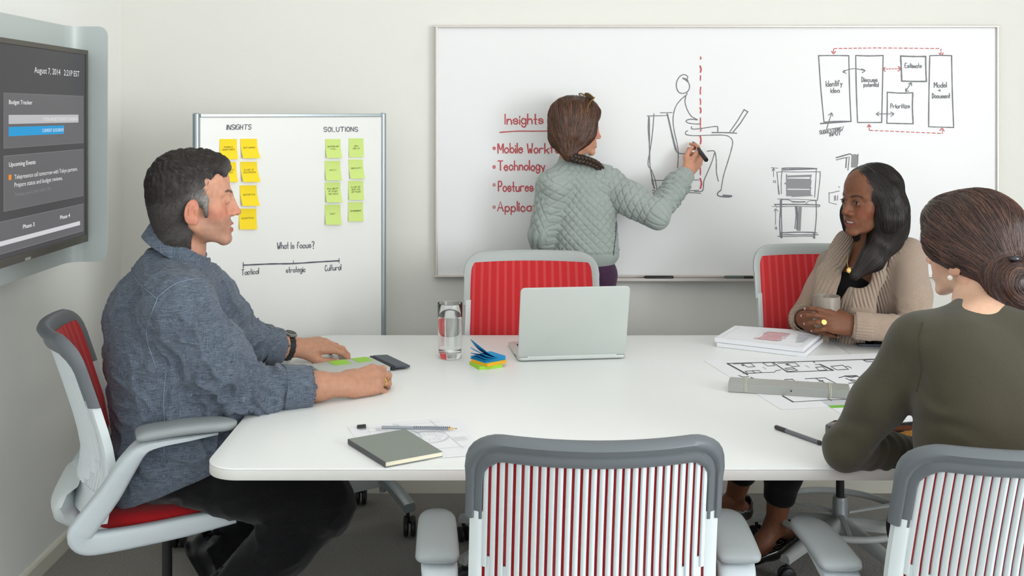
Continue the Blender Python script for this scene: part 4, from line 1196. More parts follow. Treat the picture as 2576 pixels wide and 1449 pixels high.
L_((800, 535), (890, 530), (925, 562), (850, 566), (800, 535)); L_((620, 620), (690, 615), (730, 638), (650, 640), (620, 620)); L_((690, 615), (760, 612), (790, 632), (730, 638)); L_((920, 630), (930, 615), (985, 604))
L_((1025, 590), (1105, 582), (1155, 612), (1060, 622), (1025, 590)); L_((1050, 602), (1125, 596)); L_((1335, 580), (1405, 574), (1450, 608), (1370, 612), (1335, 580))
L_((1490, 570), (1610, 558), (1670, 600), (1550, 606), (1490, 570)); L_((1640, 572), (1665, 570), (1700, 590)); L_((1820, 508), (1960, 500), (1995, 520), (1850, 524), (1820, 508)); L_((1960, 495), (1998, 510), w=12)
L_((555, 662), (600, 678), (660, 676)); L_((680, 684), (720, 700), w=10); L_((1230, 696), (1430, 686), (1560, 752)); L_((1330, 690), (1440, 742)); L_((1370, 720), (1410, 716), w=9); L_((1020, 705), (1100, 700), (1130, 724)); L_((915, 705), (925, 715))
L_((1570, 686), (1640, 668), (1745, 664), (1860, 722), w=6); L_((1630, 668), (1700, 680), (1760, 668), w=10); L_((1640, 690), (1720, 728), (1800, 724)); L_((1670, 740), (1810, 730), (1850, 748), w=7); L_((1690, 705), (1740, 712), w=9)
L_((1000, 868), (1108, 930), w=12); L_((1108, 930), (1480, 908), (1720, 900), w=5); L_((1460, 895), (1500, 915), w=7); L_((1720, 820), (1750, 840), w=8); L_((1710, 855), (1745, 850), w=8)
L_((800, 575), (835, 600), w=3); L_((1230, 560), (1270, 580), w=3)
part(mb, 'plan_lines', M_lined, fp)['kind'] = 'stuff'

# ---- bundle of aluminium bars tied with string
O, R = frame2(T(1834, 987), T(2139, 1006)); Lb, n_, tk, hb = .318, 7, .0105, .0235
bu = empty('metal_bar_bundle', at(O, R, Lb / 2, .037, .002), label='bundle of flat aluminium bars tied with string, lying on the floor plan', cat='metal bars')
M_bar = mat('bar_aluminium', (176, 178, 174), rough=.38, metal=.55, bump=(300, .0002, (.05, 1, 1)))
for k in range(n_):
    dx = random.uniform(-.003, .003)
    part(MB().box(at(O, R, Lb / 2 + dx, tk * (k + .5), .0016 + hb / 2 + random.uniform(-.0004, .0004)), (Lb, tk - .0016, hb), R, .0007), 'bar', M_bar, bu)
M_str = mat('cream_string', (212, 208, 190), rough=.9)
for x in (.045, .268):
    for k_ in range(2):
        xx = x + k_ * .0035
        pts = [(xx - .002, -.001, .003), (xx - .002, -.001, hb + .0028), (xx, tk * n_ + .001, hb + .0028), (xx, tk * n_ + .001, .003)]
        part(MB().tube([at(O, R, *p) for p in pts], .0011, 6), 'string', M_str, bu)
part(MB().lathe([(0, 0), (.0022, 0), (.0022, .0006), (0, .0006)], at(O, R, .165, -.0003, .014), R @ Matrix.Rotation(math.pi / 2, 3, 'X'), 10), 'drill_hole', M_blackp, bu)

# ---- felt-tip pen
pa, pb = T(1951, 1074, TZ + .0055), T(2066, 1115, TZ + .0055)
pn_ = empty('felt_tip_pen', (pa + pb) / 2, label='grey felt-tip pen with a dark cap beside the olive-sleeved elbow', cat='pen')
dd = (pb - pa).normalized(); Lp = (pb - pa).length; Rp = rot_to(dd)
M_pen = mat('pen_grey', (112, 114, 120), rough=.4); M_pcap = mat('pen_cap', (58, 54, 58), rough=.4)
part(MB().lathe([(0, 0), (.0045, 0), (.0055, .003), (.0055, Lp * .24), (0, Lp * .24)], pa, Rp, 16), 'cap', M_pcap, pn_, 40)
part(MB().lathe([(0, Lp * .24), (.0050, Lp * .242), (.0050, Lp * .94), (0, Lp * .945)], pa, Rp, 16), 'barrel', M_pen, pn_, 40)
part(MB().lathe([(0, Lp * .94), (.0052, Lp * .942), (.0052, Lp * .985), (.0035, Lp), (0, Lp)], pa, Rp, 16), 'end_plug', M_pcap, pn_, 40)

# ---- dark case beside the elbow
O, R = frame2(T(2072, 1100), T(2170, 1118)); 
cs_ = empty('phone_case', at(O, R, .05, .03), label='dark glossy box with a pale grey top, mostly hidden by the olive elbow', cat='case')
M_gloss = mat('dark_gloss', (34, 28, 38), rough=.12, coat=.5)
mb = MB(); slab(mb, [(0, .012), (.012, 0), (.12, 0), (.12, .07), (.02, .07), (.004, .055)], .001, .030, .006, lambda p: at(O, R, p.x, p.y, p.z)); part(mb, 'body', M_gloss, cs_, 40)
mb = MB(); slab(mb, [(.016, .024), (.026, .014), (.112, .014), (.112, .060), (.028, .060), (.018, .050)], .0298, .0318, .0008, lambda p: at(O, R, p.x, p.y, p.z)); part(mb, 'grey_top', mat('pale_grey_top', (150, 152, 156), rough=.3), cs_, 40)

# ---- papers and woven wire swatches behind the olive arm
O, R = frame2(T(2150, 1062), T(2330, 1054)); 
gp = empty('printed_leaflet', at(O, R, .12, .12), label='white leaflet with a bright green band showing under the olive-sleeved arm', cat='paper')
mb = MB(); sheet(mb, at(O, R, 0, .20), R, .26, .20, .0004); part(mb, 'sheet', M_paper, gp)
part(MB().box(at(O, R, .13, .135, TZ * 0 + .0012), (.26, .022, .0006), R), 'green_band', mat('green_print', (118, 190, 60), rough=.7), gp)
mb = MB()
for k in range(16): stroke(mb, [(.09 + k * .009, .085), (.094 + k * .009 + random.uniform(0, .002), .085)], .003, lambda x, y: at(O, R, x, y, .0012))
part(mb, 'small_print', M_line, gp)['kind'] = 'stuff'
def wire_swatch(c, rz, w_, d_, m, label, z):
    Rr = Matrix.Rotation(rz, 3, 'Z'); r = empty('wire_mesh_swatch', c + Vector((0, 0, z)), label=label, cat='mesh swatch', group='woven wire swatches on the table')
    mb = MB(); n = int(d_ / .0052)
    for i in range(n):
        y = -d_ / 2 + (i + .5) * .0052; turns = int(w_ / .0046)
        pts = [c + Rr @ Vector((-w_ / 2 + w_ * k / (turns * 5), y + .0036 * math.cos(2 * math.pi * k / 5), z + .0032 + .0028 * math.sin(2 * math.pi * k / 5))) for k in range(turns * 5 + 1)]
        mb.tube(pts, .00075, 4)
    o_ = child(mb.build('wire_coils', m, None, 60), r); o_['kind'] = 'stuff'
mk = lambda n, c: mat(n, c, rough=.35, metal=.7)
wire_swatch(T(2266, 1078), .25, .16, .05, mk('dark_wire', (66, 64, 70)), 'dark steel wire mesh swatch, rearmost behind the olive arm', .0024)
wire_swatch(T(2262, 1090), .15, .13, .035, mk('copper_wire', (146, 86, 58)), 'copper brown wire mesh swatch lying on the dark one', .0086)
wire_swatch(T(2240, 1102), .35, .10, .05, mk('blue_wire', (72, 76, 92)), 'blue-grey wire mesh swatch close to the olive forearm', .0024)
wire_swatch(T(2292, 1106), .5, .10, .045, mk('gold_wire', (214, 158, 74)), 'golden wire mesh swatch at the front beside the olive torso', .0086)
# ================================================================== implicit surfaces for bodies and clothes
def V3(p): return np.array([p[0], p[1], p[2]], dtype=np.float64)
class SDF:
    def __init__(s): s.ops = []
    def _add(s, fn, lo, hi, k, op): s.ops.append((fn, np.array(lo) - k - .004, np.array(hi) + k + .004, k, op))
    def cone(s, a, b, ra, rb=None, k=.02, flat=None, op='u'):
        """tapered limb from a to b; flat=(direction, factor) squashes its section along a direction"""
        a, b = V3(a), V3(b); rb = ra if rb is None else rb
        ba = b - a; L2 = max(float(ba @ ba), 1e-9)
        if flat is not None:
            fd = V3(flat[0]); fd = fd / np.linalg.norm(fd); fs = flat[1]
        def fn(p):
            q = p - a
            if flat is not None:
                t0 = np.clip((q @ ba) / L2, 0, 1)
                c = (q - t0[:, None] * ba) @ fd
                q = q + np.outer(c * (1 / fs - 1), fd)
            t = np.clip((q @ ba) / L2, 0, 1)
            d = q - t[:, None] * ba
            r = np.sqrt(np.einsum('ij,ij->i', d, d)) - (ra + (rb - ra) * t)
            return r * (min(1.0, fs) if flat is not None else 1.0)
        R = max(ra, rb) * (max(1.0, flat[1]) if flat is not None else 1.0)
        s._add(fn, np.minimum(a, b) - R, np.maximum(a, b) + R, k, op); return s
    def ell(s, c, r, R=None, k=.02, op='u'):
        c = V3(c); r = np.array(r, dtype=np.float64); M = np.array(R) if R is not None else np.eye(3)
        def fn(p):
            q = (p - c) @ M
            k0 = np.sqrt(((q / r) ** 2).sum(1)); k1 = np.sqrt(((q / (r * r)) ** 2).sum(1)) + 1e-9
            return k0 * (k0 - 1) / k1
        h = np.sqrt(((M * r) ** 2).sum(1))
        s._add(fn, c - h, c + h, k, op); return s
    def plane(s, o, n, k=.01, lo=None, hi=None):
        """keep only what lies behind the plane (inside a box if given)"""
        o, n = V3(o), V3(n); n = n / np.linalg.norm(n)
        s.ops.append((lambda p: -((p - o) @ n), np.array(lo if lo is not None else [-9] * 3), np.array(hi if hi is not None else [9] * 3), k, 's')); return s
    def chain(s, pts, rs, k=.02, flat=None, op='u'):
        for i in range(len(pts) - 1): s.cone(pts[i], pts[i + 1], rs[i], rs[i + 1], k, flat, op)
        return s
    def eval(s, pts, blocks=None, per=1):
        D = np.full(len(pts), 1e3)
        for fn, lo, hi, k, op in s.ops:
            m = np.all((pts >= lo) & (pts <= hi), axis=1)
            idx = np.nonzero(m)[0]
            if not len(idx): continue
            d = fn(pts[idx]); a = D[idx]
            if op == 'u':
                if k > 0:
                    h = np.clip(.5 + .5 * (a - d) / k, 0, 1); D[idx] = a * (1 - h) + d * h - k * h * (1 - h)
                else: D[idx] = np.minimum(a, d)
            else:
                if k > 0:
                    h = np.clip(.5 - .5 * (a + d) / k, 0, 1); D[idx] = a * (1 - h) - d * h + k * h * (1 - h)
                else: D[idx] = np.maximum(a, -d)
        return D
    def eval_blocks(s, pts, blo, bs):
        """pts: (blocks, n, 3); each shape is only worked out in the blocks it reaches"""
        nb_, n, _ = pts.shape
        D = np.full((nb_, n), 1e3)
        for fn, lo, hi, k, op in s.ops:
            idx = np.nonzero(np.all((blo + bs >= lo) & (blo <= hi), axis=1))[0]
            if not len(idx): continue
            pp = pts[idx]; ins = np.all((pp >= lo) & (pp <= hi), axis=2)
            d = np.where(ins, fn(pp.reshape(-1, 3)).reshape(-1, n), 1e3); a = D[idx]
            if op == 'u':
                h = np.clip(.5 + .5 * (a - d) / max(k, 1e-6), 0, 1); D[idx] = a * (1 - h) + d * h - k * h * (1 - h)
            else:
                h = np.clip(.5 - .5 * (a + d) / max(k, 1e-6), 0, 1); D[idx] = a * (1 - h) - d * h + k * h * (1 - h)
        return D
    def mesh(s, h, fine=None):
        """surface nets on the cells close to the surface; returns verts, quads"""
        lo = np.min([o[1] for o in s.ops if o[4] == 'u'], axis=0); hi = np.max([o[2] for o in s.ops if o[4] == 'u'], axis=0)
        B = 8; bs = B * h
        nb_ = np.ceil((hi - lo) / bs).astype(int) + 1
        gi = np.stack(np.meshgrid(*[np.arange(n) for n in nb_], indexing='ij'), -1).reshape(-1, 3)
        d = s.eval(lo + (gi + .5) * bs)
        gi = gi[np.abs(d) < bs * 1.25]
        N = nb_ * B
        off = np.stack(np.meshgrid(*[np.arange(B + 1)] * 3, indexing='ij'), -1).reshape(-1, 3)
        V, ID = [], []
        c8 = np.array([[x, y, z] for x in (0, 1) for y in (0, 1) for z in (0, 1)])
        ed = [(0, 4), (0, 2), (0, 1), (1, 5), (1, 3), (2, 6), (2, 3), (3, 7), (4, 6), (4, 5), (5, 7), (6, 7)]
        sg = []
        for st in range(0, len(gi), 600):
            g = gi[st:st + 600]
            co = (g[:, None, :] * B + off[None]).reshape(-1, 3)
            val = s.eval_blocks((lo + co * h).reshape(len(g), -1, 3), lo + g * bs, bs).reshape(len(g), B + 1, B + 1, B + 1)
            cor = np.stack([val[:, x:x + B, y:y + B, z:z + B] for x, y, z in c8], -1)
            ins = cor < 0
            act = ins.any(-1) & ~ins.all(-1)
            b_, i_, j_, k_ = np.nonzero(act)
            cv = cor[b_, i_, j_, k_]; cell = g[b_] * B + np.stack([i_, j_, k_], -1)
            acc = np.zeros((len(cv), 3)); cnt = np.zeros(len(cv))
            for e0, e1 in ed:
                v0, v1 = cv[:, e0], cv[:, e1]; cr = (v0 < 0) != (v1 < 0)
                t = np.where(cr, v0 / np.where(np.abs(v0 - v1) < 1e-12, 1, v0 - v1), 0)
                acc += np.where(cr[:, None], c8[e0] + t[:, None] * (c8[e1] - c8[e0]), 0); cnt += cr
            V.append(lo + (cell + acc / cnt[:, None]) * h)
            ID.append((cell[:, 0] * N[1] + cell[:, 1]) * N[2] + cell[:, 2])
            sg.append(np.stack([cv[:, 0] < 0, cv[:, 4] < 0, cv[:, 2] < 0, cv[:, 1] < 0], -1))
        V = np.concatenate(V); ID = np.concatenate(ID); sg = np.concatenate(sg)
        o = np.argsort(ID); V, ID, sg = V[o], ID[o], sg[o]
        str_ = [N[1] * N[2], N[2], 1]
        Q = []
        for ax in range(3):
            m = np.nonzero(sg[:, 0] != sg[:, ax + 1])[0]
            a1, a2 = (ax + 1) % 3, (ax + 2) % 3
            ids = [ID[m], ID[m] - str_[a1], ID[m] - str_[a1] - str_[a2], ID[m] - str_[a2]]
            ix = [np.clip(np.searchsorted(ID, q), 0, len(ID) - 1) for q in ids]
            ok = np.all([ID[x] == q for x, q in zip(ix, ids)], axis=0)
            q = np.stack(ix, -1)[ok]; fl = ~sg[m][ok, 0]
            q[fl] = q[fl][:, ::-1]
            Q.append(q)
        return V, np.concatenate(Q)

def coarsen(V, Q, keep, cell=.009):
    """merge vertices into cells wherever the surface lies hidden under clothes; returns verts, triangles and the first source vertex of each"""
    g = np.floor((V - V.min(0)) / cell).astype(np.int64); n = g.max(0) + 1
    key = (g[:, 0] * n[1] + g[:, 1]) * n[2] + g[:, 2]
    key = np.where(keep, key.max() + 1 + np.arange(len(V)), key)
    _, first, inv = np.unique(key, return_index=True, return_inverse=True)
    cnt = np.bincount(inv); V2 = np.stack([np.bincount(inv, V[:, c]) / cnt for c in range(3)], -1)
    q = inv[Q]
    t = np.concatenate([q[:, [0, 1, 2]], q[:, [0, 2, 3]]])
    t = t[(t[:, 0] != t[:, 1]) & (t[:, 1] != t[:, 2]) & (t[:, 0] != t[:, 2])]
    return V2, t, first
def near_any(V, balls):
    m = np.zeros(len(V), bool)
    for c, r in balls: m |= ((V - np.array(c)) ** 2).sum(1) < r * r
    return m

def vnormals(V, Q):
    n = np.cross(V[Q[:, 2]] - V[Q[:, 0]], V[Q[:, 3]] - V[Q[:, 1]])
    N = np.zeros_like(V)
    for j in range(4):
        for c in range(3): N[:, c] += np.bincount(Q[:, j], n[:, c], len(V))
    return N / (np.linalg.norm(N, axis=1, keepdims=True) + 1e-12)

def relax(V, Q, it=1, f=.5):
    for _ in range(it):
        A = np.zeros_like(V); C = np.zeros(len(V))
        for j in range(4):
            for k in ((j + 1) % 4, (j - 1) % 4):
                for c in range(3): A[:, c] += np.bincount(Q[:, j], V[Q[:, k], c], len(V))
                C += np.bincount(Q[:, j], None, len(V))
        V = V + f * (A / np.maximum(C, 1)[:, None] - V)
    return V

class Noise:
    """smooth pseudo-random field made of sine waves"""
    def __init__(s, seed, freq, n=10, stretch=(1, 1, 1)):
        r = np.random.default_rng(seed)
        d = r.normal(size=(n, 3)); d /= np.linalg.norm(d, axis=1, keepdims=True)
        s.k = d * freq * r.uniform(.6, 1.5, size=(n, 1)) * 2 * np.pi * np.array(stretch); s.p = r.uniform(0, 6.28, n)
    def __call__(s, p): return np.sin(p @ s.k.T + s.p).mean(1) * 2.2

def mesh_obj(name, V, Q, mats, root=None, col=None, attrs=None, midx=None, smooth=True):
    me = bpy.data.meshes.new(name)
    me.vertices.add(len(V)); me.vertices.foreach_set('co', np.asarray(V, dtype=np.float32).ravel())
    n = Q.shape[1]
    me.loops.add(Q.size); me.loops.foreach_set('vertex_index', Q.astype(np.int32).ravel())
    me.polygons.add(len(Q)); me.polygons.foreach_set('loop_start', np.arange(0, Q.size, n, dtype=np.int32))
    try: me.polygons.foreach_set('loop_total', np.full(len(Q), n, dtype=np.int32))
    except Exception: pass
    if col is not None:
        a = me.color_attributes.new('Col', 'FLOAT_COLOR', 'POINT')
        a.data.foreach_set('color', np.concatenate([col, np.ones((len(V), 1))], 1).astype(np.float32).ravel())
    for k, v in (attrs or {}).items():
        me.attributes.new(k, 'FLOAT', 'POINT').data.foreach_set('value', np.asarray(v, dtype=np.float32))
    for m in (mats if isinstance(mats, (list, tuple)) else [mats]): me.materials.append(m)
    if midx is not None: me.polygons.foreach_set('material_index', np.asarray(midx, dtype=np.int32))
    me.validate(); me.update(calc_edges=True)
    if smooth: me.polygons.foreach_set('use_smooth', np.ones(len(me.polygons), dtype=bool))
    o = bpy.data.objects.new(name, me); COL.objects.link(o)
    if root is not None: child(o, root)
    return o

def sst(a, b, x):
    t = np.clip((x - a) / (b - a), 0, 1); return t * t * (3 - 2 * t)
def lin3(c): return np.array(lin(c))

# ------------------------------------------------------------------ head
class Head:
    """local frame: x to the person's right, y forward, z up, origin between the ears, metres at scale s"""
    def __init__(s, O, yaw, pitch=0.0, roll=0.0, scale=1.0):
        f = Vector((math.sin(yaw), math.cos(yaw), 0)); r = Vector((math.cos(yaw), -math.sin(yaw), 0)); u = Vector((0, 0, 1))
        R = Matrix((r, f, u)).transposed()
        R = R @ Matrix.Rotation(pitch, 3, 'X') @ Matrix.Rotation(roll, 3, 'Y')
        s.R = R; s.M = np.array(R); s.O = Vector(O); s.s = scale
    def w(s, x, y, z): return s.O + s.R @ Vector((x * s.s, y * s.s, z * s.s))
    def loc(s, P_): return (np.asarray(P_) - np.array(s.O)) @ s.M / s.s
    def build(s, S, mouth=.0018, female=False, nose=1.0, jaw=1.0, lid=.0040, smile=0.0, lidw=.0132):
        s.lash = .8
        k_ = s.s
        E = lambda c, r, k=.02, op='u', R=None: S.ell(s.w(*c), [v * k_ for v in r], s.M if R is None else np.array(s.R @ R), k * k_, op)
        C = lambda a, b, ra, rb=None, k=.02, op='u': S.cone(s.w(*a), s.w(*b), ra * k_, None if rb is None else rb * k_, k * k_, None, op)
        E((0, -.018, .036), (.074, .095, .084), .01)
        E((0, .030, .045), (.063, .056, .062), .03)
        E((0, .026, -.034), (.051, .058, .074), .02)
        jx = .044 * jaw
        for q in (-1, 1):
            C((q * jx, -.004, -.056), (q * .015, .070, -.101), .0135 if not female else .011, .0125 if not female else .010, .02)
            E((q * .042, .051, -.022), (.018, .018, .018), .024)
            E((q * .028, .064, -.050), (.014, .013, .022), .022)
            C((q * .012, .085, .018), (q * .044, .066, .019), .0085 if not female else .0062, .007, .016)
        E((0, .0775, -.1005), (.0175, .0145, .0125) if not female else (.013, .013, .0115), .018)
        E((0, .077, -.066), (.024, .0155, .022), .016)
        # nose
        C((0, .0885, .012), (0, .086 + .019 * nose, -.031), .0074, .0085, .012)
        C((0, .080, .006), (0, .0865, -.030), .0095, .0135, .008)
        E((0, .088 + .019 * nose, -.034), (.0095, .0095, .0085), .006)
        for q in (-1, 1):
            E((q * .0120, .094, -.037), (.0072, .0095, .0068), .006)
            E((q * .0058, .100, -.0435), (.0033, .005, .003), .003, 's')
        # eyes
        for q in (-1, 1):
            E((q * .032, .1035, .000), (.0160, .0150, .0100), .010, 's')
            E((q * .031, .0765, .000), (.0148, .0136, .0122), .004)
            E((q * .031, .0935, -.0006), (lidw, .0135, lid), .0022, 's')
        # lips
        for q in (-1, 1):
            C((q * (.0220 + smile), .0815 - smile * .6, -.0685 + smile), (q * .0035, .0922, -.0632), .0032, .0048, .004)
            C((q * (.0200 + smile), .0825 - smile * .6, -.0705 + smile), (0, .0905, -.0755 - mouth * .8), .0036, .0064 if female else .0052, .005)
        E((0, .0945, -.0688 + smile * .3), (.0215 + smile, .012 + smile, mouth), .0015, 's')
        # ears
        for q in (-1, 1):
            Re = Matrix.Rotation(q * .32, 3, 'Z') @ Matrix.Rotation(-.18, 3, 'X')
            E((q * .077, -.008, -.022), (.0075, .0185, .031), .008, 'u', Re)
            E((q * .0850, -.002, -.021), (.0070, .0110, .0165), .003, 's', Re)
            for ca, cb in (((.0835, -.004, .003), (.0845, -.0175, -.008)), ((.0845, -.0175, -.008), (.0845, -.0180, -.028))): C((q * ca[0], ca[1], ca[2]), (q * cb[0], cb[1], cb[2]), .0026, .0026, .002, 's')
            E((q * .078, .002, -.022), (.005, .004, .008), .004, 'u', Re)
            E((q * .075, .000, -.046), (.0055, .009, .010), .006)
    def eyes(s, root, iris=(70, 50, 34), gaze=(0, 0)):
        mw = mat('eye_white', (196, 188, 182), rough=.2, spec=.5); mi = mat('iris_%d' % iris[0], iris, rough=.1); mp = mat('pupil', (8, 8, 8), rough=.1)
        for q in (-1, 1):
            c = s.w(q * .031, .0765, .000); Rg = s.R @ Matrix.Rotation(gaze[0], 3, 'Z') @ Matrix.Rotation(gaze[1], 3, 'X')
            r = .0122 * s.s; mb = MB(); Rz = Rg @ Matrix.Rotation(-math.pi / 2, 3, 'X')
            n = 20; rings = []
            angs = [0.02, .16, .17, .30, .44, .46, .7, 1.0, 1.4, 1.9, 2.5, 3.1]
            for a_ in angs: rings.append([c + Rz @ Vector((r * math.sin(a_) * math.cos(t_), r * math.sin(a_) * math.sin(t_), r * math.cos(a_))) for t_ in np.linspace(0, 2 * math.pi, n + 1)[:-1]])
            for i in range(len(angs) - 1):
                mb.cur = 2 if i < 2 else (1 if i < 5 else 0)
                o_ = len(mb.v)
                mb.addv(rings[i] + rings[i + 1], [(j, (j + 1) % n, n + (j + 1) % n, n + j) for j in range(n)])
            child(mb.build('eye', [mw, mi, mp], None, 179), root)
    def teeth(s, root):
        mb = MB(); n = 9
        rings = []
        for a_ in np.linspace(-1, 1, n):
            x = .021 * a_; y = .0862 - .008 * a_ * a_
            rings.append([s.w(x, y + dy, z) for dy, z in ((0, -.0640), (.0012, -.0665), (.0008, -.0708), (-.004, -.0712), (-.004, -.0640))])
        mb.loft(rings); child(mb.build('teeth', mat('teeth_white', (236, 232, 224), rough=.25), None, 179), root)
    def skin(s, V, base, lip, brow=None, stubble=None, blush=None, arch=.0, browz=.0175):
        p = s.loc(V); x, y, z = np.abs(p[:, 0]), p[:, 1], p[:, 2]
        col = np.tile(lin3(base), (len(V), 1))
        def mixc(c, w_):
            nonlocal col
            w_ = np.clip(w_, 0, 1)[:, None]; col = col * (1 - w_) + lin3(c) * w_
        if blush is not None:
            w_ = np.exp(-(((x - .043) / .022) ** 2 + ((z + .030) / .022) ** 2)) * (y > .03) * .7
            w_ += np.exp(-((x / .016) ** 2 + ((z + .034) / .016) ** 2)) * (y > .09) * .5
            w_ += (x > .074) * (np.abs(z + .022) < .05) * (np.abs(y + .008) < .035) * .55
            mixc(blush, w_)
        if stubble is not None:
            w_ = sst(.0, .03, y) * sst(-.035, -.055, z) * sst(-.16, -.118, z) * .55 + .4 * np.exp(-((x / .022) ** 2 + ((z + .053) / .007) ** 2)) * (y > .075)
            mixc(stubble, w_)
        up = (1 - sst(.85, 1.1, (x / .0245) ** 2 + ((z + .0645) / (.0062 - .05 * x * .3)) ** 2)) * (y > .074) * (z > -.0692)
        lo = (1 - sst(.85, 1.1, (x / .0225) ** 2 + ((z + .0735) / .0085) ** 2)) * (y > .074) * (z < -.0685)
        mixc(lip, (up + lo) * .85)
        if brow is not None:
            zc = browz + .006 * np.sin(np.clip((x - .012) / .036, 0, 1) * 2.4) - arch * np.clip((x - .03) / .02, 0, 1) ** 2 * .008
            w_ = (1 - sst(.6, 1.1, ((z - zc) / (.0040 - .04 * np.clip(x - .02, 0, .03))) ** 2)) * sst(.010, .014, x) * sst(.052, .046, x) * (y > .05)
            mixc(brow, w_ * .9)
        lash = np.exp(-(((x - .031) / .0135) ** 4 + ((z - .0040) / .0016) ** 2)) * (y > .078)
        if brow is not None: mixc(brow, lash * s.lash)
        return np.clip(col, 0, 1)

def skin_mat(name):
    m = mat(name, (200, 150, 120), rough=.5, spec=.35, sss=.12, attr='Col', vary=(90, .05), bump=(420, .0005))
    return m

# ------------------------------------------------------------------ hand
def add_hand(S, W, d, n, side, curls, sc=1.0, thumb=None, spread=.10, k=.006, palm_k=.012, tips=None, wrist_r=.026, joints=None):
    """W wrist; d towards the knuckles; n out of the back of the hand; side = +1 when the thumb lies along d x n"""
    d = Vector(d).normalized(); n = Vector(n); n = (n - d * n.dot(d)).normalized(); t = d.cross(n) * side
    L = lambda a, b, c: Vector(W) + (d * a + t * b + n * c) * sc
    kn = [(.092, .029, .0), (.096, .0095, .003), (.091, -.010, .002), (.082, -.028, -.003)]
    wr = [(.010, .014, 0), (.008, .005, .001), (.008, -.006, .001), (.010, -.014, 0)]
    S.cone(L(-.01, 0, 0), L(.03, 0, 0), wrist_r * sc, .027 * sc, .015, (n, .66))
    for a_, b_ in zip(wr, kn): S.cone(L(*a_), L(*b_), .0145 * sc, .0108 * sc, palm_k)
    S.cone(L(.03, .0, -.006), L(.08, .0, -.006), .028 * sc, .030 * sc, .014, (n, .42))
    S.cone(L(.02, -.022, -.008), L(.07, -.026, -.007), .013 * sc, .011 * sc, .014)
    lens = [(.044, .026, .022), (.049, .030, .023), (.046, .028, .023), (.036, .021, .020)]
    rad = [(.0098, .0088, .0080, .0068), (.0100, .0090, .0082, .0070), (.0096, .0086, .0078, .0066), (.0086, .0076, .0070, .0060)]
    for i in range(4):
        p = L(*kn[i]); cs = curls[i]; ang = 0.0
        sp = (1.5 - i) * spread
        dd0 = (d * math.cos(sp) + t * math.sin(sp))
        for j in range(3):
            ang += cs[j]
            dv = dd0 * math.cos(ang) - n * math.sin(ang)
            q = p + dv * (lens[i][j] * sc)
            S.cone(p, q, rad[i][j] * sc, rad[i][j + 1] * sc, k if j else .008)
            if joints is not None: joints.append((i, j, p.copy(), q.copy(), (dd0 * math.sin(ang) + n * math.cos(ang))))
            p0, p = p, q
        if tips is not None:
            up = (dd0 * math.sin(ang) + n * math.cos(ang))
            tips.append((p, dv, up, rad[i][3] * sc))
    th = thumb or ((.55, .62, -.45), (.80, .45, -.30), (.92, .25, -.22))
    p = L(.018, .020, -.006); rr = (.0165, .0125, .0108, .0082); ll = (.046, .034, .028)
    for j in range(3):
        dv = (d * th[j][0] + t * th[j][1] + n * th[j][2]).normalized()
        q = p + dv * (ll[j] * sc)
        S.cone(p, q, rr[j] * sc, rr[j + 1] * sc, .014 if j == 0 else .006)
        p = q
    if tips is not None:
        up = (t * .5 + n * .8); up = (up - dv * up.dot(dv)).normalized()
        tips.append((p, dv, up, rr[3] * sc))
    return L

def nails(tips, m, root):
    for p, dv, up, r in tips:
        x = dv.cross(up).normalized(); R = Matrix((x, dv, up)).transposed()
        child(MB().sphere(p + up * r * .62 + dv * r * .1, (r * .72, r * .95, r * .42), 12, R).build('fingernail', m, None, 179), root)

# ------------------------------------------------------------------ hair
def hair_mat(name, a, b, rough=.42):
    m = mat(name, a, rough=rough, spec=.5, attr='Col')
    m.node_tree.nodes['Principled BSDF'].inputs['Anisotropic'].default_value = .5
    return m

def strands(V, Q, field, n, length, step, lift, width, colfn, seed=1, seedmask=None, wob=.0, taper=True):
    """thin tapering locks that follow the surface V, Q along a direction field"""
    rng = np.random.default_rng(seed)
    tree = bvhtree.BVHTree.FromPolygons([tuple(v) for v in V], [tuple(q) for q in Q])
    N = vnormals(V, Q)
    cand = np.arange(len(V)) if seedmask is None else np.nonzero(seedmask)[0]
    pick = rng.choice(cand, size=n, replace=len(cand) < n)
    ov, of, oc = [], [], []
    for i in pick:
        p = Vector(V[i]); nrm = Vector(N[i]); pts = []; nr = []
        m = max(3, int(length * rng.uniform(.6, 1.2) / step)); lf = lift * rng.uniform(.3, 1.2)
        w0 = rng.normal(size=3) * wob
        for j in range(m):
            pts.append(p + nrm * lf * min(1, .3 + j / (m * .4))); nr.append(nrm)
            g = field(p); g = Vector(g) + Vector(w0) + Vector(rng.normal(size=3) * wob * .5); g -= nrm * g.dot(nrm)
            if g.length < 1e-6: break
            p2 = p + g.normalized() * step
            h_ = tree.find_nearest(p2)
            if h_[0] is None: break
            p, nrm = h_[0], h_[1]
            if (p - p2).length > step * 1.2: break
        if len(pts) < 3: continue
        base = len(ov); M = len(pts); c = colfn(np.array(V[i]), rng)
        for j, (q, nn) in enumerate(zip(pts, nr)):
            t = (pts[min(j + 1, M - 1)] - pts[max(j - 1, 0)]).normalized(); x = t.cross(nn)
            w_ = width * (math.sin(math.pi * (.12 + .86 * j / (M - 1))) if taper else 1.0)
            ov += [tuple(q + x * w_), tuple(q + nn * w_ * .8), tuple(q - x * w_)]
            oc += [c, c, c]
        for j in range(M - 1):
            a_ = base + 3 * j
            of += [(a_, a_ + 1, a_ + 4, a_ + 3), (a_ + 1, a_ + 2, a_ + 5, a_ + 4)]
    if not ov: return np.zeros((0, 3)), np.zeros((0, 4), dtype=int), np.zeros((0, 3))
    return np.array(ov), np.array(of), np.array(oc)

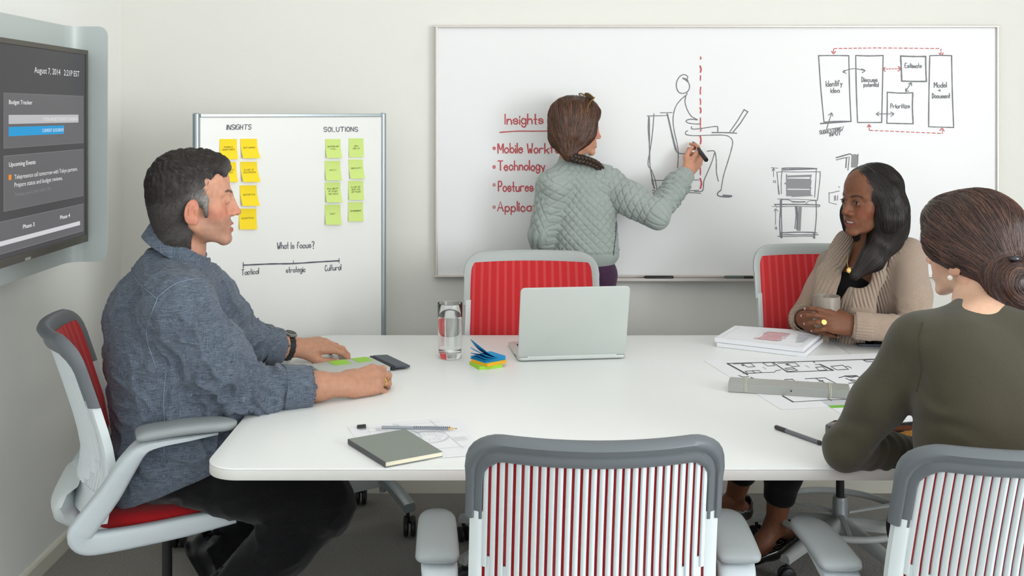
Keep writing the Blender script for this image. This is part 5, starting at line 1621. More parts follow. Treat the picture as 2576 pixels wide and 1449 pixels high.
def join_np(parts_):
    vs, qs, cs = [], [], []; o = 0
    for v, q, c in parts_:
        vs.append(v); qs.append(q + o); cs.append(c); o += len(v)
    return np.concatenate(vs), np.concatenate(qs), np.concatenate(cs)
# ================================================================== people
M_skinA = skin_mat('skin_fair')
def frame_yaw(yaw):
    f = Vector((math.sin(yaw), math.cos(yaw), 0)); r = Vector((math.cos(yaw), -math.sin(yaw), 0))
    return r, f, Vector((0, 0, 1))
def weave_mat(name, rgb_a, rgb_b, scale=900.0, rough=.85, bump=.0008, sheen=.15):
    m = mat(name, rgb_a, rough=rough, spec=.15, sheen=sheen)
    nt = NT(m); b = nt.n['Principled BSDF']; tc = nt.add('ShaderNodeTexCoord')
    outs = []
    for st in ((1, 1, .06), (.07, .07, 1)):
        mp = nt.add('ShaderNodeMapping'); mp.inputs['Scale'].default_value = st
        nz = nt.add('ShaderNodeTexNoise', i_Scale=scale, i_Detail=2.0); nt.link(tc.outputs['Object'], mp.inputs['Vector']); nt.link(mp.outputs[0], nz.inputs['Vector']); outs.append(nz.outputs['Fac'])
    ad = nt.add('ShaderNodeMath', operation='ADD'); nt.link(outs[0], ad.inputs[0]); nt.link(outs[1], ad.inputs[1])
    mr = nt.add('ShaderNodeMapRange', clamp=True); mr.inputs['From Min'].default_value = .72; mr.inputs['From Max'].default_value = 1.28; nt.link(ad.outputs[0], mr.inputs['Value'])
    mx = nt.add('ShaderNodeMix', data_type='RGBA'); mx.inputs['A'].default_value = (*lin(rgb_a), 1); mx.inputs['B'].default_value = (*lin(rgb_b), 1)
    nt.link(mr.outputs[0], mx.inputs['Factor']); nt.link(mx.outputs['Result'], b.inputs['Base Color'])
    bp = nt.add('ShaderNodeBump'); bp.inputs['Distance'].default_value = bump; nt.link(ad.outputs[0], bp.inputs['Height']); nt.link(bp.outputs[0], b.inputs['Normal'])
    return m

def person(loc, label):
    return empty('person', loc, label=label, cat='person')

def build_man():
    root = person((-.90, 2.80, 0), 'man in a blue chambray shirt seated at the left end of the table')
    hd = Head(P(487, 504, 2.75), math.radians(72), math.radians(1), 0, 1.035)
    hd.eyes(root, (92, 84, 76), (math.radians(4), 0))
    r_, f_, u_ = frame_yaw(math.radians(64)); RT = np.array(Matrix((r_, f_, u_)).transposed())
    S1, E1, W1 = P(448, 775, 2.62), P(598, 985, 2.72), P(866, 967, 2.84)
    S2, E2, W2 = P(520, 745, 2.98), P(592, 862, 3.12), P(745, 874, 3.25)
    # ---------------- body
    S = SDF()
    hd.build(S, mouth=.0036, nose=1.0, jaw=1.06, lid=.0030, lidw=.0118); hd.lash = .12
    S.chain([P(454, 545, 2.765), P(452, 625, 2.78), P(436, 700, 2.79)], [.058, .063, .074], .02)
    S.cone(P(494, 632, 2.765), P(486, 655, 2.77), .014, .013, .02)
    S.ell(P(415, 800, 2.79), (.15, .10, .13), RT, .05); S.ell(P(430, 960, 2.79), (.13, .10, .16), RT, .05); S.ell(P(395, 1150, 2.80), (.13, .10, .12), RT, .05)
    for s_, e_, w_ in ((S1, E1, W1), (S2, E2, W2)):
        S.chain([P(425, 730, 2.79), s_, e_], [.06, .055, .043], .03)
        fa = [e_, e_ + (w_ - e_) * .3, e_ + (w_ - e_) * .75, w_]
        S.chain(fa, [.043, .046, .036, .029], .02)
    tips = []; jR = []; jL = []
    dR = (P(952, 950, 2.90) - W1).normalized()
    add_hand(S, W1, dR, (.10, -.74, .66), -1, [(.42, .75, .4), (.46, .8, .45), (.52, .8, .45), (.62, .8, .45)], 1.06, thumb=((.75, .45, -.5), (.9, .1, -.5), (.9, -.1, -.4)), spread=.05, k=.005, tips=tips, joints=jR, wrist_r=.029)
    dL = (P(822, 866, 3.30) - W2).normalized()
    add_hand(S, W2, dL, (.15, -.30, .94), 1, [(.30, .5, .35), (.36, .5, .4), (.44, .5, .4), (.5, .5, .4)], 1.05, thumb=((.72, .48, -.38), (.95, .10, -.18), (.98, -.05, -.10)), spread=.10, k=.005, tips=tips, joints=jL, wrist_r=.029)
    hipR, knR, anR = P(395, 1168, 2.68), P(812, 1268, 2.72), P(585, 1500, 2.66)
    hipL, knL, anL = P(415, 1160, 2.92), P(800, 1262, 3.00), P(545, 1395, 2.95)
    for a_, b_, c_ in ((hipR, knR, anR), (hipL, knL, anL)): S.chain([P(395, 1160, 2.8), a_, b_, c_], [.08, .06, .04, .032], .02)
    V, Q = S.mesh(.0024)
    col = hd.skin(V, (206, 152, 126), (184, 104, 96), brow=(84, 66, 56), stubble=(150, 116, 100), blush=(200, 120, 98))
    z_ = V[:, 2]
    n1 = Noise(3, 60)(V)
    col *= (1 + .05 * n1)[:, None]
    isarm = (V[:, 2] < .9)
    col[isarm] *= lin3((186, 137, 112)) / lin3((206, 152, 126))
    V, Q, fi = coarsen(V, Q, near_any(V, [(hd.O, .21), (W1, .20), (W2, .20)])); col = col[fi]
    mesh_obj('body', V, Q, M_skinA, root, col=np.clip(col, 0, 1))
    hd.teeth(root)
    nails(tips, mat('nail_fair', (218, 160, 142), rough=.3), root)
    # ring on the right ring finger, signet face towards the viewer
    def ring(jl, fi, m, face=None, rr=.0108):
        _, _, p, q, up = [j for j in jl if j[0] == fi and j[1] == 0][0]
        c = p + (q - p) * .55; ax = (q - p).normalized(); R = rot_to(ax)
        o_ = child(MB().tube([c + R @ Vector((rr * math.cos(k), rr * math.sin(k), 0)) for k in np.linspace(0, 2 * math.pi, 25)[:-1]], .0016, 8, loop=True).build('ring', m, None, 179), root)
        if face:
            Rf = rot_to(up, ax); child(MB().lathe([(0, 0), (face, 0), (face, .0018), (face * .9, .0024), (0, .0024)], c + up * (rr - .0006), Rf, 20).build('ring_face', m, None, 40), o_)
    M_gold = mat('gold', (232, 196, 120), rough=.18, metal=1.0)
    ring(jR, 2, M_gold, .0078)
    # wristwatch
    fdir = (W2 - E2).normalized(); c = W2 - fdir * .034; R = rot_to(fdir)
    rings = []
    for k in np.linspace(0, 2 * math.pi, 33)[:-1]:
        e = R @ Vector((math.cos(k), math.sin(k), 0))
        rings.append([c + e * (.0375 + dr) + fdir * dz for dr, dz in ((0, -.0115), (.0028, -.0095), (.0028, .0095), (0, .0115), (-.0008, .0095), (-.0008, -.0095))])
    wt = child(MB().loft(rings, True, False, True).build('wristwatch', M_blackp, None, 30), root)
    upw = Vector((.1, -.2, 1)); upw = (upw - fdir * upw.dot(fdir)).normalized(); Rw = rot_to(upw, fdir)
    child(MB().lathe([(0, 0), (.021, 0), (.0215, .002), (.0215, .006), (.018, .0085), (0, .0085)], c + upw * .0385, Rw, 28).build('watch_case', mat('watch_steel', (150, 150, 148), rough=.3, metal=.9), None, 40), wt)
    child(MB().lathe([(0, 0), (.0165, 0), (.0165, .0008), (0, .0008)], c + upw * .0470, Rw, 24).build('watch_dial', M_blackp, None, 40), wt)
    for k in range(9):
        a_ = -.9 + k * .42
        e = (upw * math.cos(a_ + 1.6) + fdir.cross(upw) * math.sin(a_ + 1.6))
        child(MB().box(c + e * .0405, (.006, .021, .003), Matrix((fdir.cross(e), fdir, e)).transposed(), .001).build('band_link', M_castor, None), wt)
    # ---------------- shirt
    M_shirt = weave_mat('chambray', (60, 69, 83), (116, 126, 139), 800.0)
    S = SDF()
    E = lambda x, y, D, r, k=.05: S.ell(P(x, y, D), r, RT, k)
    E(418, 735, 2.79, (.175, .105, .095)); E(412, 830, 2.79, (.205, .148, .145)); E(424, 930, 2.79, (.195, .152, .15)); E(436, 1040, 2.79, (.188, .150, .14)); E(434, 1130, 2.80, (.185, .145, .13)); E(414, 1190, 2.80, (.185, .140, .12))
    S.chain([P(432, 672, 2.785), P(425, 725, 2.79)], [.066, .095], .04)
    S.cone(P(430, 688, 2.775), S1, .058, .074, .045); S.cone(P(436, 684, 2.80), S2, .056, .072, .045)
    S.chain([S1, S1.lerp(E1, .5), E1], [.084, .078, .066], .035)
    S.chain([S2, S2.lerp(E2, .5), E2], [.078, .070, .062], .035)
    a1 = E1.lerp(W1, .40); S.chain([E1, a1], [.064, .056], .02)
    b0, b1 = E1.lerp(W1, .36), E1.lerp(W1, .62)
    S.cone(b0, b1, .058, .052, .006)
    a2 = E2.lerp(W2, .5); S.chain([E2, a2], [.060, .054], .02)
    c0, c1 = E2.lerp(W2, .40), E2.lerp(W2, .66)
    S.cone(c0, c1, .056, .051, .006)
    for e_, w_, t in ((E1, W1, .66), (E2, W2, .72)):
        ax = (w_ - e_).normalized(); cp = e_.lerp(w_, t)
        S.plane(cp, -ax, .006, lo=np.array(cp) - .10, hi=np.array(cp) + .10) if False else None
        S.ell(cp + ax * .085, (.10, .10, .085), np.array(rot_to(ax)), .003, 's')
        S.cone(cp - ax * .06, cp + ax * .03, .043, .046, .004, None, 's')
    S.chain([P(372, 1188, 2.70), P(440, 1150, 2.69), P(505, 1128, 2.69)], [.098, .102, .098], .04); S.chain([P(400, 1150, 2.92), P(520, 1110, 2.93)], [.098, .098], .04)
    # neck opening, hem
    S.cone(P(455, 590, 2.775), P(440, 655, 2.785), .068, .060, .01, None, 's')
    hem = P(430, 1182, 2.8); hn = Vector((.42, 0, -.9)).normalized()
    S.ell(hem + hn * .6, (.9, .9, .6), np.array(rot_to(hn)), .004, 's')
    V, Q = S.mesh(.0048)
    N = vnormals(V, Q)
    ax1 = np.array((E1 - S1).normalized())
    n1, n2, n3 = Noise(11, 5.5), Noise(12, 10, 12), Noise(13, 22, 12)
    w = V + .02 * np.stack([Noise(21, 7)(V), Noise(22, 7)(V), Noise(23, 7)(V)], 1)
    cre = np.maximum(0, 1 - np.abs(n2(w)) * 2.2) ** 1.5; cre2 = np.maximum(0, 1 - np.abs(Noise(14, 14, 12, (1, 1, .6))(w)) * 2.4) ** 1.5
    def near(c, r): return np.exp(-((V - np.array(c)) ** 2).sum(1) / (r * r))
    boost = .9 + 2.2 * near(E1, .11) + 1.8 * near(E2, .10) + .8 * near(P(500, 1060, 2.7), .14) + .5 * near(S1, .10)
    dsp = .0055 * n1(w) + .0085 * cre * boost + .0022 * cre2 * boost + .0007 * n3(w) * boost
    # folds running across the sleeves near the elbows
    for s_, e_, w_ in ((S1, E1, W1), (S2, E2, W2)):
        ax = np.array((w_ - e_).normalized()); q = (w - np.array(e_)) @ ax
        ph = q * 120 + 2.2 * Noise(31, 9)(w)
        dsp += .0062 * np.sin(ph) * near(e_.lerp(w_, .2), .085)
        ax = np.array((e_ - s_).normalized()); q = (w - np.array(s_)) @ ax
        dsp += .0060 * np.sin(q * 75 + 2.5 * Noise(33, 8)(w)) * near(s_.lerp(e_, .8), .11)
    dd = np.array([1.0, 0, .35]); q = w @ (dd / np.linalg.norm(dd))
    dsp += .0062 * np.sin(q * 60 + 3 * Noise(35, 6)(w)) * near(P(440, 1090, 2.68), .16)
    cuff = near(E1.lerp(W1, .5), .05) + near(E2.lerp(W2, .6), .05)
    dsp *= 1 - .8 * np.clip(cuff * 1.3, 0, 1)
    dsp *= sst(.0, .05, -((V - np.array(hem)) @ np.array(hn))) * .9 + .1
    V = V + N * dsp[:, None]
    mesh_obj('shirt', V, Q, M_shirt, root)
    tree = bvhtree.BVHTree.FromPolygons([tuple(v) for v in V], [tuple(q) for q in Q])
    # collar: stand and fall
    cc = P(450, 615, 2.775); ax = Vector((.52, .10, .85)).normalized()
    fx = (f_ - ax * f_.dot(ax)).normalized(); sx = ax.cross(fx)
    stand, ring4 = [], []
    for k in np.linspace(.30, 2 * math.pi - .30, 41):
        e = fx * math.cos(k) * .083 + sx * math.sin(k) * .077
        front = max(0, math.cos(k))
        hgt = .030 - .004 * front
        fall = .040 + .022 * front ** 2
        base = cc + e - ax * .018
        out = e.normalized()
        stand.append([base, base + ax * hgt, base + ax * (hgt + .003) + out * .004, base + ax * (hgt - .002) + out * .010, base + ax * (hgt - fall) + out * (.011 + .014 * front), base + ax * (hgt - fall - .001) + out * (.008 + .014 * front), base + ax * (hgt - .010) + out * .006, base + out * .003])
    child(MB().loft(stand).build('collar', M_shirt, None, 60), root)
    # turned-back cuffs
    for e_, w_, t0, t1, r0, r1 in ((E1, W1, .40, .655, .0585, .0545), (E2, W2, .42, .70, .0560, .0520)):
        a0, a1 = e_.lerp(w_, t0), e_.lerp(w_, t1); ax_ = (a1 - a0).normalized(); Rc = rot_to(ax_); Lc = (a1 - a0).length
        rings = []
        for k in range(40):
            q = 2 * math.pi * k / 40; e = Rc @ Vector((math.cos(q), math.sin(q), 0))
            wv = .0022 * math.sin(3 * q + 1) + .0014 * math.sin(7 * q)
            ln = .003 * math.sin(2 * q + .6)
            rings.append([a0 + ax_ * (s2 * Lc + (ln if s2 > .5 else -ln)) + e * (ra + (r0 + (r1 - r0) * s2) + wv * s2) for s2, ra in ((0, .000), (.02, .0045), (.3, .0055), (.55, .0040), (.8, .0050), (.98, .0040), (1.0, .0020), (1.0, -.0020), (.9, -.0040), (.1, -.004))])
        child(MB().loft(rings, True, False, True).build('cuff', M_shirt, None, 70), root)
    # seams: yoke and armhole, laid on the cloth
    M_seam = mat('seam_thread', (128, 142, 160), rough=.9)
    def seam(pxs, D, w_=.0011):
        pts = []
        for x, y in catmull([Vector((a_, b_)) for a_, b_ in pxs], 8):
            o_ = Vector((0, 0, EYE)); h_ = tree.ray_cast(o_, ray(x, y).normalized())
            if h_[0] is not None: pts.append(h_[0] + h_[1] * .0006)
        if len(pts) > 3: child(MB().tube(pts, w_, 5).build('seam', M_seam, None, 179), root)
    seam([(322, 650), (340, 700), (392, 750)], 2.7); seam([(392, 752), (440, 715), (495, 700)], 2.7); seam([(396, 750), (372, 820), (372, 860), (392, 925)], 2.7); seam([(418, 930), (412, 1000), (415, 1080), (412, 1150)], 2.6)
    # ---------------- trousers
    M_jean = weave_mat('black_denim', (8, 8, 9), (21, 21, 24), 800.0, bump=.0005)
    S = SDF()
    S.ell(P(395, 1160, 2.80), (.175, .125, .09), RT, .04)
    S.chain([hipR, hipR.lerp(knR, .5), knR], [.080, .082, .076], .03); S.chain([hipL, hipL.lerp(knL, .5), knL], [.080, .080, .074], .03)
    S.chain([knR, knR.lerp(anR, .4), anR], [.076, .074, .070], .03); S.chain([knL, knL.lerp(anL, .5), anL], [.074, .066, .058], .03)
    for kn, an, r in ((knR, anR, .058), (knL, anL, .046)):
        ax = (an - kn).normalized(); S.ell(an + ax * .10, (.12, .12, .10), np.array(rot_to(ax)), .003, 's'); S.cone(an - ax * .04, an + ax * .02, r, r, .004, None, 's')
    V, Q = S.mesh(.0062); N = vnormals(V, Q)
    w = V + .02 * np.stack([Noise(41, 6)(V), Noise(42, 6)(V), Noise(43, 6)(V)], 1)
    V = V + N * (.004 * Noise(44, 7)(w) + .004 * np.maximum(0, 1 - 1.6 * np.abs(Noise(45, 9)(w))))[:, None]
    mesh_obj('trousers', V, Q, M_jean, root)
    # ---------------- shoes
    M_shoe = mat('black_leather', (20, 20, 22), rough=.35, bump=(120, .0006))
    for an, nm in ((anR, 'shoe'), (anL, 'shoe')):
        d = Vector((.50, .06, -.86)).normalized(); up = Vector((.86, 0, .5))
        S = SDF(); L = lambda a_, b_: an + d * a_ + up * b_
        S.chain([L(-.03, -.02), L(.05, -.012), L(.14, -.022), L(.215, -.030)], [.042, .043, .042, .034], .02)
        S.cone(L(-.03, .0), L(-.05, .035), .040, .036, .02); S.cone(L(-.045, -.055), L(.20, -.058), .030, .034, .012, (up, .35))
        S.cone(an + Vector((-.01, 0, .02)), an + Vector((.01, 0, .09)), .036, .034, .005, None, 's')
        V, Q = S.mesh(.004); mesh_obj(nm, V, Q, M_shoe, root)
        child(MB().tube([L(-.055, -.02), L(-.075, .01), L(-.068, .045)], .006, 8).build('heel_tab', M_shoe, None, 179), root)
        for k in range(4):
            c = L(.01 + k * .022, .030 - .006 * k); s_ = d.cross(up)
            child(MB().tube([c - s_ * .022, c + up * .004, c + s_ * .022], .0022, 6).build('lace', M_castor, None, 179), root)
        child(MB().tube([an + Vector((0, 0, -.02)), an + (an - anL).normalized() * .0 + Vector((.02, 0, .07))], .030, 14).build('sock', M_jean, None, 179), root)
    # ---------------- hair
    S = SDF(); k_ = hd.s
    E = lambda c, r, k=.02, op='u': S.ell(hd.w(*c), [v * k_ for v in r], hd.M, k * k_, op)
    E((0, -.018, .042), (.0800, .0985, .089), .02); E((0, -.056, -.014), (.069, .053, .066), .03); E((0, .033, .076), (.060, .060, .047), .025)
    S.cone(hd.w(0, -.040, -.045), hd.w(0, -.040, -.080), .057 * k_, .056 * k_, .02)
    for q in (-1, 1): S.cone(hd.w(q * .064, .024, .00), hd.w(q * .0635, .028, -.036), .008 * k_, .004 * k_, .012)
    E((0, .112, -.008), (.11, .064, .086), .006, 's'); E((0, .075, -.100), (.13, .088, .062), .006, 's')
    for q in (-1, 1): E((q * .086, -.006, -.028), (.026, .023, .036), .006, 's'); E((q * .078, .078, .05), (.03, .034, .035), .008, 's')
    V, Q = S.mesh(.0032); N = vnormals(V, Q); pl = hd.loc(V)
    tex = np.sin((pl[:, 1] * 1.0 + .5 * pl[:, 2]) * 260 + 4 * Noise(51, 18)(V)) * sst(.04, .10, pl[:, 2])
    tp = .25 + .75 * sst(-.02, .06, pl[:, 2])
    V = V + N * (.0018 * Noise(52, 45)(V) * tp + .0016 * tex + .0008 * Noise(53, 90)(V) * tp)[:, None]
    def hc(p, rng):
        l = hd.loc(p[None])[0]
        g = math.exp(-(((l[1] - .03) / .042) ** 2 + ((l[2] - .006) / .030) ** 2)) * (abs(l[0]) > .045) * 1.0
        g = min(1, g + .45 * math.exp(-(((l[1] - .095) / .02) ** 2 + ((l[2] - .08) / .02) ** 2)) + .12 * (l[2] < .0))
        c = lin3((44, 38, 35)) * (1 - g) + lin3((148, 144, 140)) * g
        return np.clip(c * rng.uniform(.7, 1.35), 0, 1)
    col = np.array([hc(p, RNG) for p in V])
    A_ = np.array(hd.R @ Vector((0, -1, 0))); D_ = np.array([0, 0, -1.0]); F_ = np.array(hd.R @ Vector((0, 1, 0)))
    def fld(p):
        l = hd.loc(np.array(p)[None])[0]
        t = max(0, min(1, (l[2] - .03) / .06))
        return tuple((A_ * .55 + D_ * .8) * (1 - t) + (F_ * .8 + D_ * .1 + np.array(hd.R @ Vector((.5 if l[0] > 0 else -.2, 0, 0)))) * t)
    sv, sq, sc = strands(V, Q, fld, 9000, .022, .0055, .0014, .00050, hc, 5, wob=.22)
    V2, Q2, C2 = join_np([(V, Q, col), (sv, sq, sc)])
    mesh_obj('hair', V2, Q2, hair_mat('hair_dark_grey', (44, 38, 35), (60, 50, 44), .55), root, col=C2)
    return root
build_man()
def knit_mat(name, rgb, pitch, depth=.0016, rough=.9, vary=(260, .10), dark=.55, fine=1400):
    """knitted cloth; the layer 'rib' runs across the ribs (metres), 'ribm' says where there are ribs"""
    m = mat(name, rgb, rough=rough, spec=.12, sheen=.25, vary=vary)
    nt = NT(m); b = nt.n['Principled BSDF']
    at_ = nt.add('ShaderNodeAttribute', attribute_name='rib'); am = nt.add('ShaderNodeAttribute', attribute_name='ribm')
    ml = nt.add('ShaderNodeMath', operation='MULTIPLY'); ml.inputs[1].default_value = 2 * math.pi / pitch; nt.link(at_.outputs['Fac'], ml.inputs[0])
    sn = nt.add('ShaderNodeMath', operation='SINE'); nt.link(ml.outputs[0], sn.inputs[0])
    mm = nt.add('ShaderNodeMath', operation='MULTIPLY'); nt.link(sn.outputs[0], mm.inputs[0]); nt.link(am.outputs['Fac'], mm.inputs[1])
    tc = nt.add('ShaderNodeTexCoord'); nz = nt.add('ShaderNodeTexNoise', i_Scale=float(fine), i_Detail=2.0); nt.link(tc.outputs['Object'], nz.inputs['Vector'])
    ad = nt.add('ShaderNodeMath', operation='MULTIPLY_ADD'); ad.inputs[1].default_value = .5; nt.link(nz.outputs['Fac'], ad.inputs[0]); nt.link(mm.outputs[0], ad.inputs[2])
    bp = nt.add('ShaderNodeBump'); bp.inputs['Distance'].default_value = depth; nt.link(ad.outputs[0], bp.inputs['Height']); nt.link(bp.outputs[0], b.inputs['Normal'])
    return m

def torus_path(c, R, a, b, n=28): return [c + R @ Vector((a * math.cos(k), b * math.sin(k), 0)) for k in np.linspace(0, 2 * math.pi, n + 1)[:-1]]

def put_ring(root, jl, fi, m, rr, face=None, t_=.55, w_=.0013):
    _, _, p, q, up = [j for j in jl if j[0] == fi and j[1] == 0][0]
    c = p + (q - p) * t_; ax = (q - p).normalized(); R = rot_to(ax)
    o_ = child(MB().tube(torus_path(c, R, rr, rr), w_, 8, loop=True).build('ring', m, None, 179), root)
    if face: child(MB().lathe([(0, 0), (face, 0), (face, .0014), (0, .0018)], c + up * (rr + .0006), rot_to(up, ax), 24).build('ring_face', m, None, 40), o_)

def colour_fn(a, b, hi=1.5):
    A, B_ = lin3(a), lin3(b)
    return lambda p, rng: np.clip((A + (B_ - A) * rng.random() ** 2.2) * rng.uniform(.7, hi), 0, 1)

# ------------------------------------------------------------------ woman standing at the whiteboard
def build_standing():
    root = person((P(1462, 600, 3.97).x, 3.97, 0), 'woman in a quilted grey-green jacket standing and drawing on the wall whiteboard')
    hd = Head(P(1449, 321, 3.965), math.radians(72), math.radians(-3), 0, .90)
    hd.eyes(root, (70, 52, 38))
    r_, f_, u_ = frame_yaw(math.radians(14)); RM = Matrix((r_, f_, u_)).transposed(); RT = np.array(RM)
    SL, EL, WL = P(1392, 470, 3.93), P(1362, 590, 3.94), P(1372, 690, 4.00)
    SR, ER, WR = P(1526, 462, 3.98), P(1648, 540, 3.89), P(1729, 434, 4.045)
    S = SDF()
    hd.build(S, mouth=.001, female=True, nose=.92, jaw=.92)
    S.chain([P(1443, 355, 3.975), P(1440, 400, 3.975), P(1445, 440, 3.98)], [.043, .045, .06], .02)
    S.ell(P(1458, 520, 3.98), (.10, .06, .14), RT, .04); S.ell(P(1465, 700, 3.98), (.10, .07, .14), RT, .04)
    for a_, b_, c_ in ((SL, EL, WL), (SR, ER, WR)):
        S.chain([P(1450, 455, 3.98), a_, b_, c_], [.05, .042, .034, .023], .02)
    tips, jr = [], []
    dR = (P(1766, 390, 4.075) - WR).normalized()
    add_hand(S, WR, dR, (.55, -.72, -.25), -1, [(.55, .85, .35), (.75, .95, .5), (.95, 1.0, .6), (1.1, 1.0, .6)], .84, thumb=((.70, .35, -.55), (.92, .05, -.25), (.95, -.15, -.1)), spread=.04, k=.004, palm_k=.01, tips=tips, joints=jr, wrist_r=.024)
    add_hand(S, WL, (.05, .05, -1), (-.9, -.3, 0), 1, [(.25, .35, .25)] * 4, .84, k=.004, wrist_r=.024)
    hl, hr = P(1430, 760, 3.98), P(1500, 760, 3.98)
    al, ar = Vector((hl.x - .01, 3.99, .09)), Vector((hr.x + .02, 3.97, .09))
    for h_, a_ in ((hl, al), (hr, ar)): S.chain([P(1465, 720, 3.98), h_, h_.lerp(a_, .5), a_], [.08, .06, .045, .032], .02)
    V, Q = S.mesh(.0028)
    col = hd.skin(V, (206, 150, 122), (186, 96, 92), brow=(80, 56, 42), blush=(206, 124, 104))
    V, Q, fi = coarsen(V, Q, near_any(V, [(hd.O, .18), (WR, .14), (WL, .12), (al, .10), (ar, .10)])); col = col[fi]
    mesh_obj('body', V, Q, M_skinA, root, col=col)
    nails(tips, MATS['nail_fair'], root)
    # jacket
    M_jack = mat('quilted_jersey', (160, 169, 164), rough=.92, spec=.1, sheen=.3, vary=(420, .14, (1, 1, 2.5)), bump=(900, .0006))
    S = SDF()
    E = lambda x, y, r, k=.04, D=3.985: S.ell(P(x, y, D), r, RT, k)
    E(1456, 468, (.125, .082, .075)); E(1458, 530, (.140, .100, .110)); E(1462, 600, (.142, .105, .12)); E(1466, 640, (.138, .105, .075), .02)
    S.chain([P(1444, 402, 3.975), P(1450, 440, 3.98)], [.054, .075], .03)
    S.cone(P(1445, 425, 3.98), SL, .055, .058, .03); S.cone(P(1450, 425, 3.98), SR, .055, .060, .03)
    S.chain([SL, EL], [.058, .047], .025); S.chain([EL, EL.lerp(WL, .8)], [.047, .036], .015)
    S.chain([SR, SR.lerp(ER, .5), ER], [.064, .060, .052], .025); cR = ER.lerp(WR, .72); S.chain([ER, cR], [.051, .045], .015)
    cu0, cu1 = ER.lerp(WR, .74), ER.lerp(WR, .95); S.cone(cu0, cu1, .036, .034, .006)
    axR = (WR - ER).normalized(); S.cone(cu1 - axR * .02, cu1 + axR * .06, .028, .030, .003, None, 's'); S.ell(cu1 + axR * .052, (.08, .08, .05), np.array(rot_to(axR)), .003, 's')
    zb = P(0, 664, 3.97).z; zband = P(0, 630, 3.97).z
    S.ell(Vector((P(1462, 0, 3.98).x, 3.98, zb - .3)), (.6, .6, .3), None, .004, 's')
    S.cone(P(1443, 350, 3.972), P(1441, 412, 3.975), .050, .049, .004, None, 's')
    V, Q = S.mesh(.0040); N = vnormals(V, Q)
    # quilting: torso round its axis, sleeves along theirs
    segs = [(P(1456, 420, 3.985), P(1466, 700, 3.985), .14), (SR, ER, .06), (ER, WR, .045), (SL, EL, .055), (EL, WL, .045)]
    best = np.full(len(V), 9.0); uu = np.zeros(len(V)); vv = np.zeros(len(V)); which = np.zeros(len(V), int)
    for i, (a_, b_, rr) in enumerate(segs):
        a, b = np.array(a_), np.array(b_); ba = b - a; L = np.linalg.norm(ba); t = np.clip((V - a) @ ba / L ** 2, 0, 1)
        q = V - a - t[:, None] * ba; dist = np.linalg.norm(q, axis=1) / rr
        if i == 0: dist = dist * np.where(np.abs((V - a) @ np.array(r_)) > .125, 1.5, .8)
        R_ = np.array(rot_to(Vector(ba))); lx, ly = q @ R_[:, 0], q @ R_[:, 1]
        ang = np.arctan2(lx, ly)
        m = dist < best; best[m] = dist[m]; uu[m] = (ang * rr)[m]; vv[m] = (t * L)[m]; which[m] = i
    w = V + .006 * np.stack([Noise(61, 12)(V), Noise(62, 12)(V), Noise(63, 12)(V)], 1)
    pu = np.where(which == 0, .040, .034); pv = np.where(which == 0, .034, .040)
    qa = np.abs(np.sin(math.pi * (uu / pu + vv / pv))); qb = np.abs(np.sin(math.pi * (uu / pu - vv / pv)))
    quilt = np.minimum(np.minimum(qa, qb) / .55, 1) ** .6
    cross = np.abs(np.sin(math.pi * vv / .026)); quilt = np.where((which == 1) | (which == 2), np.minimum(np.minimum(cross / .5, 1) ** .6, np.minimum(qa / .4, 1) ** .7), quilt)
    plain = (V[:, 2] < zband) | (np.linalg.norm(V - np.array(cu0.lerp(cu1, .5)), axis=1) < .047) | (V[:, 2] > P(0, 412, 3.97).z)
    quilt = np.where(plain, .75, quilt)
    dsp = .0068 * (quilt - .7) + .0040 * Noise(64, 9)(w)
    t2 = (V - np.array(ER)) @ np.array(axR)
    dsp += np.where(which == 2, .0040 * np.sin(t2 * 230 + 2 * Noise(65, 14)(V)), 0) * ~plain
    band = (V[:, 2] < zband); dsp -= band * .004
    V = V + N * dsp[:, None]
    mesh_obj('jacket', V, Q, M_jack, root)
    tree = bvhtree.BVHTree.FromPolygons([tuple(v) for v in V], [tuple(q) for q in Q]); pts = []
    for x, y in catmull([Vector(a_) for a_ in ((1550, 557), (1549, 585), (1546, 612), (1543, 642))], 6):
        h_ = tree.ray_cast(Vector((0, 0, EYE)), ray(x, y).normalized())
        if h_[0] is not None: pts.append(h_[0])
    if len(pts) > 3: child(MB().tube(pts, .0022, 6).build('pocket_edge', mat('dark_seam', (74, 82, 78), rough=.9), None, 179), root)
    rings = []; a0, a1 = ER.lerp(WR, .735), ER.lerp(WR, .965); Rc = rot_to(axR); Lc = (a1 - a0).length
    for k in range(120):
        q = 2 * math.pi * k / 120; e = Rc @ Vector((math.cos(q), math.sin(q), 0)); rb = .0008 * math.sin(q * 24)
        rings.append([a0 + axR * (s2 * Lc) + e * (.0385 - .0025 * s2 + dr + rb * wv) for s2, dr, wv in ((0, -.006, 0), (.03, 0, .6), (.12, .001, 1), (.5, 0, 1), (.9, 0, 1), (.985, -.0012, 1), (1.0, -.004, .3), (.96, -.0062, 0), (.2, -.008, 0))])
    child(MB().loft(rings, True, False, True).build('cuff', M_jack, None, 179), root)
    # trousers and shoes
    M_pur = weave_mat('purple_twill', (56, 34, 56), (80, 52, 78), 900.0)
    S = SDF(); S.ell(P(1466, 690, 3.985), (.132, .098, .10), RT, .04)
    for h_, a_ in ((hl, al), (hr, ar)): S.chain([P(1466, 700, 3.985).lerp(h_, .6), h_, h_.lerp(a_, .5), a_], [.085, .080, .056, .042], .03)
    V, Q = S.mesh(.006); mesh_obj('trousers', V, Q, M_pur, root)
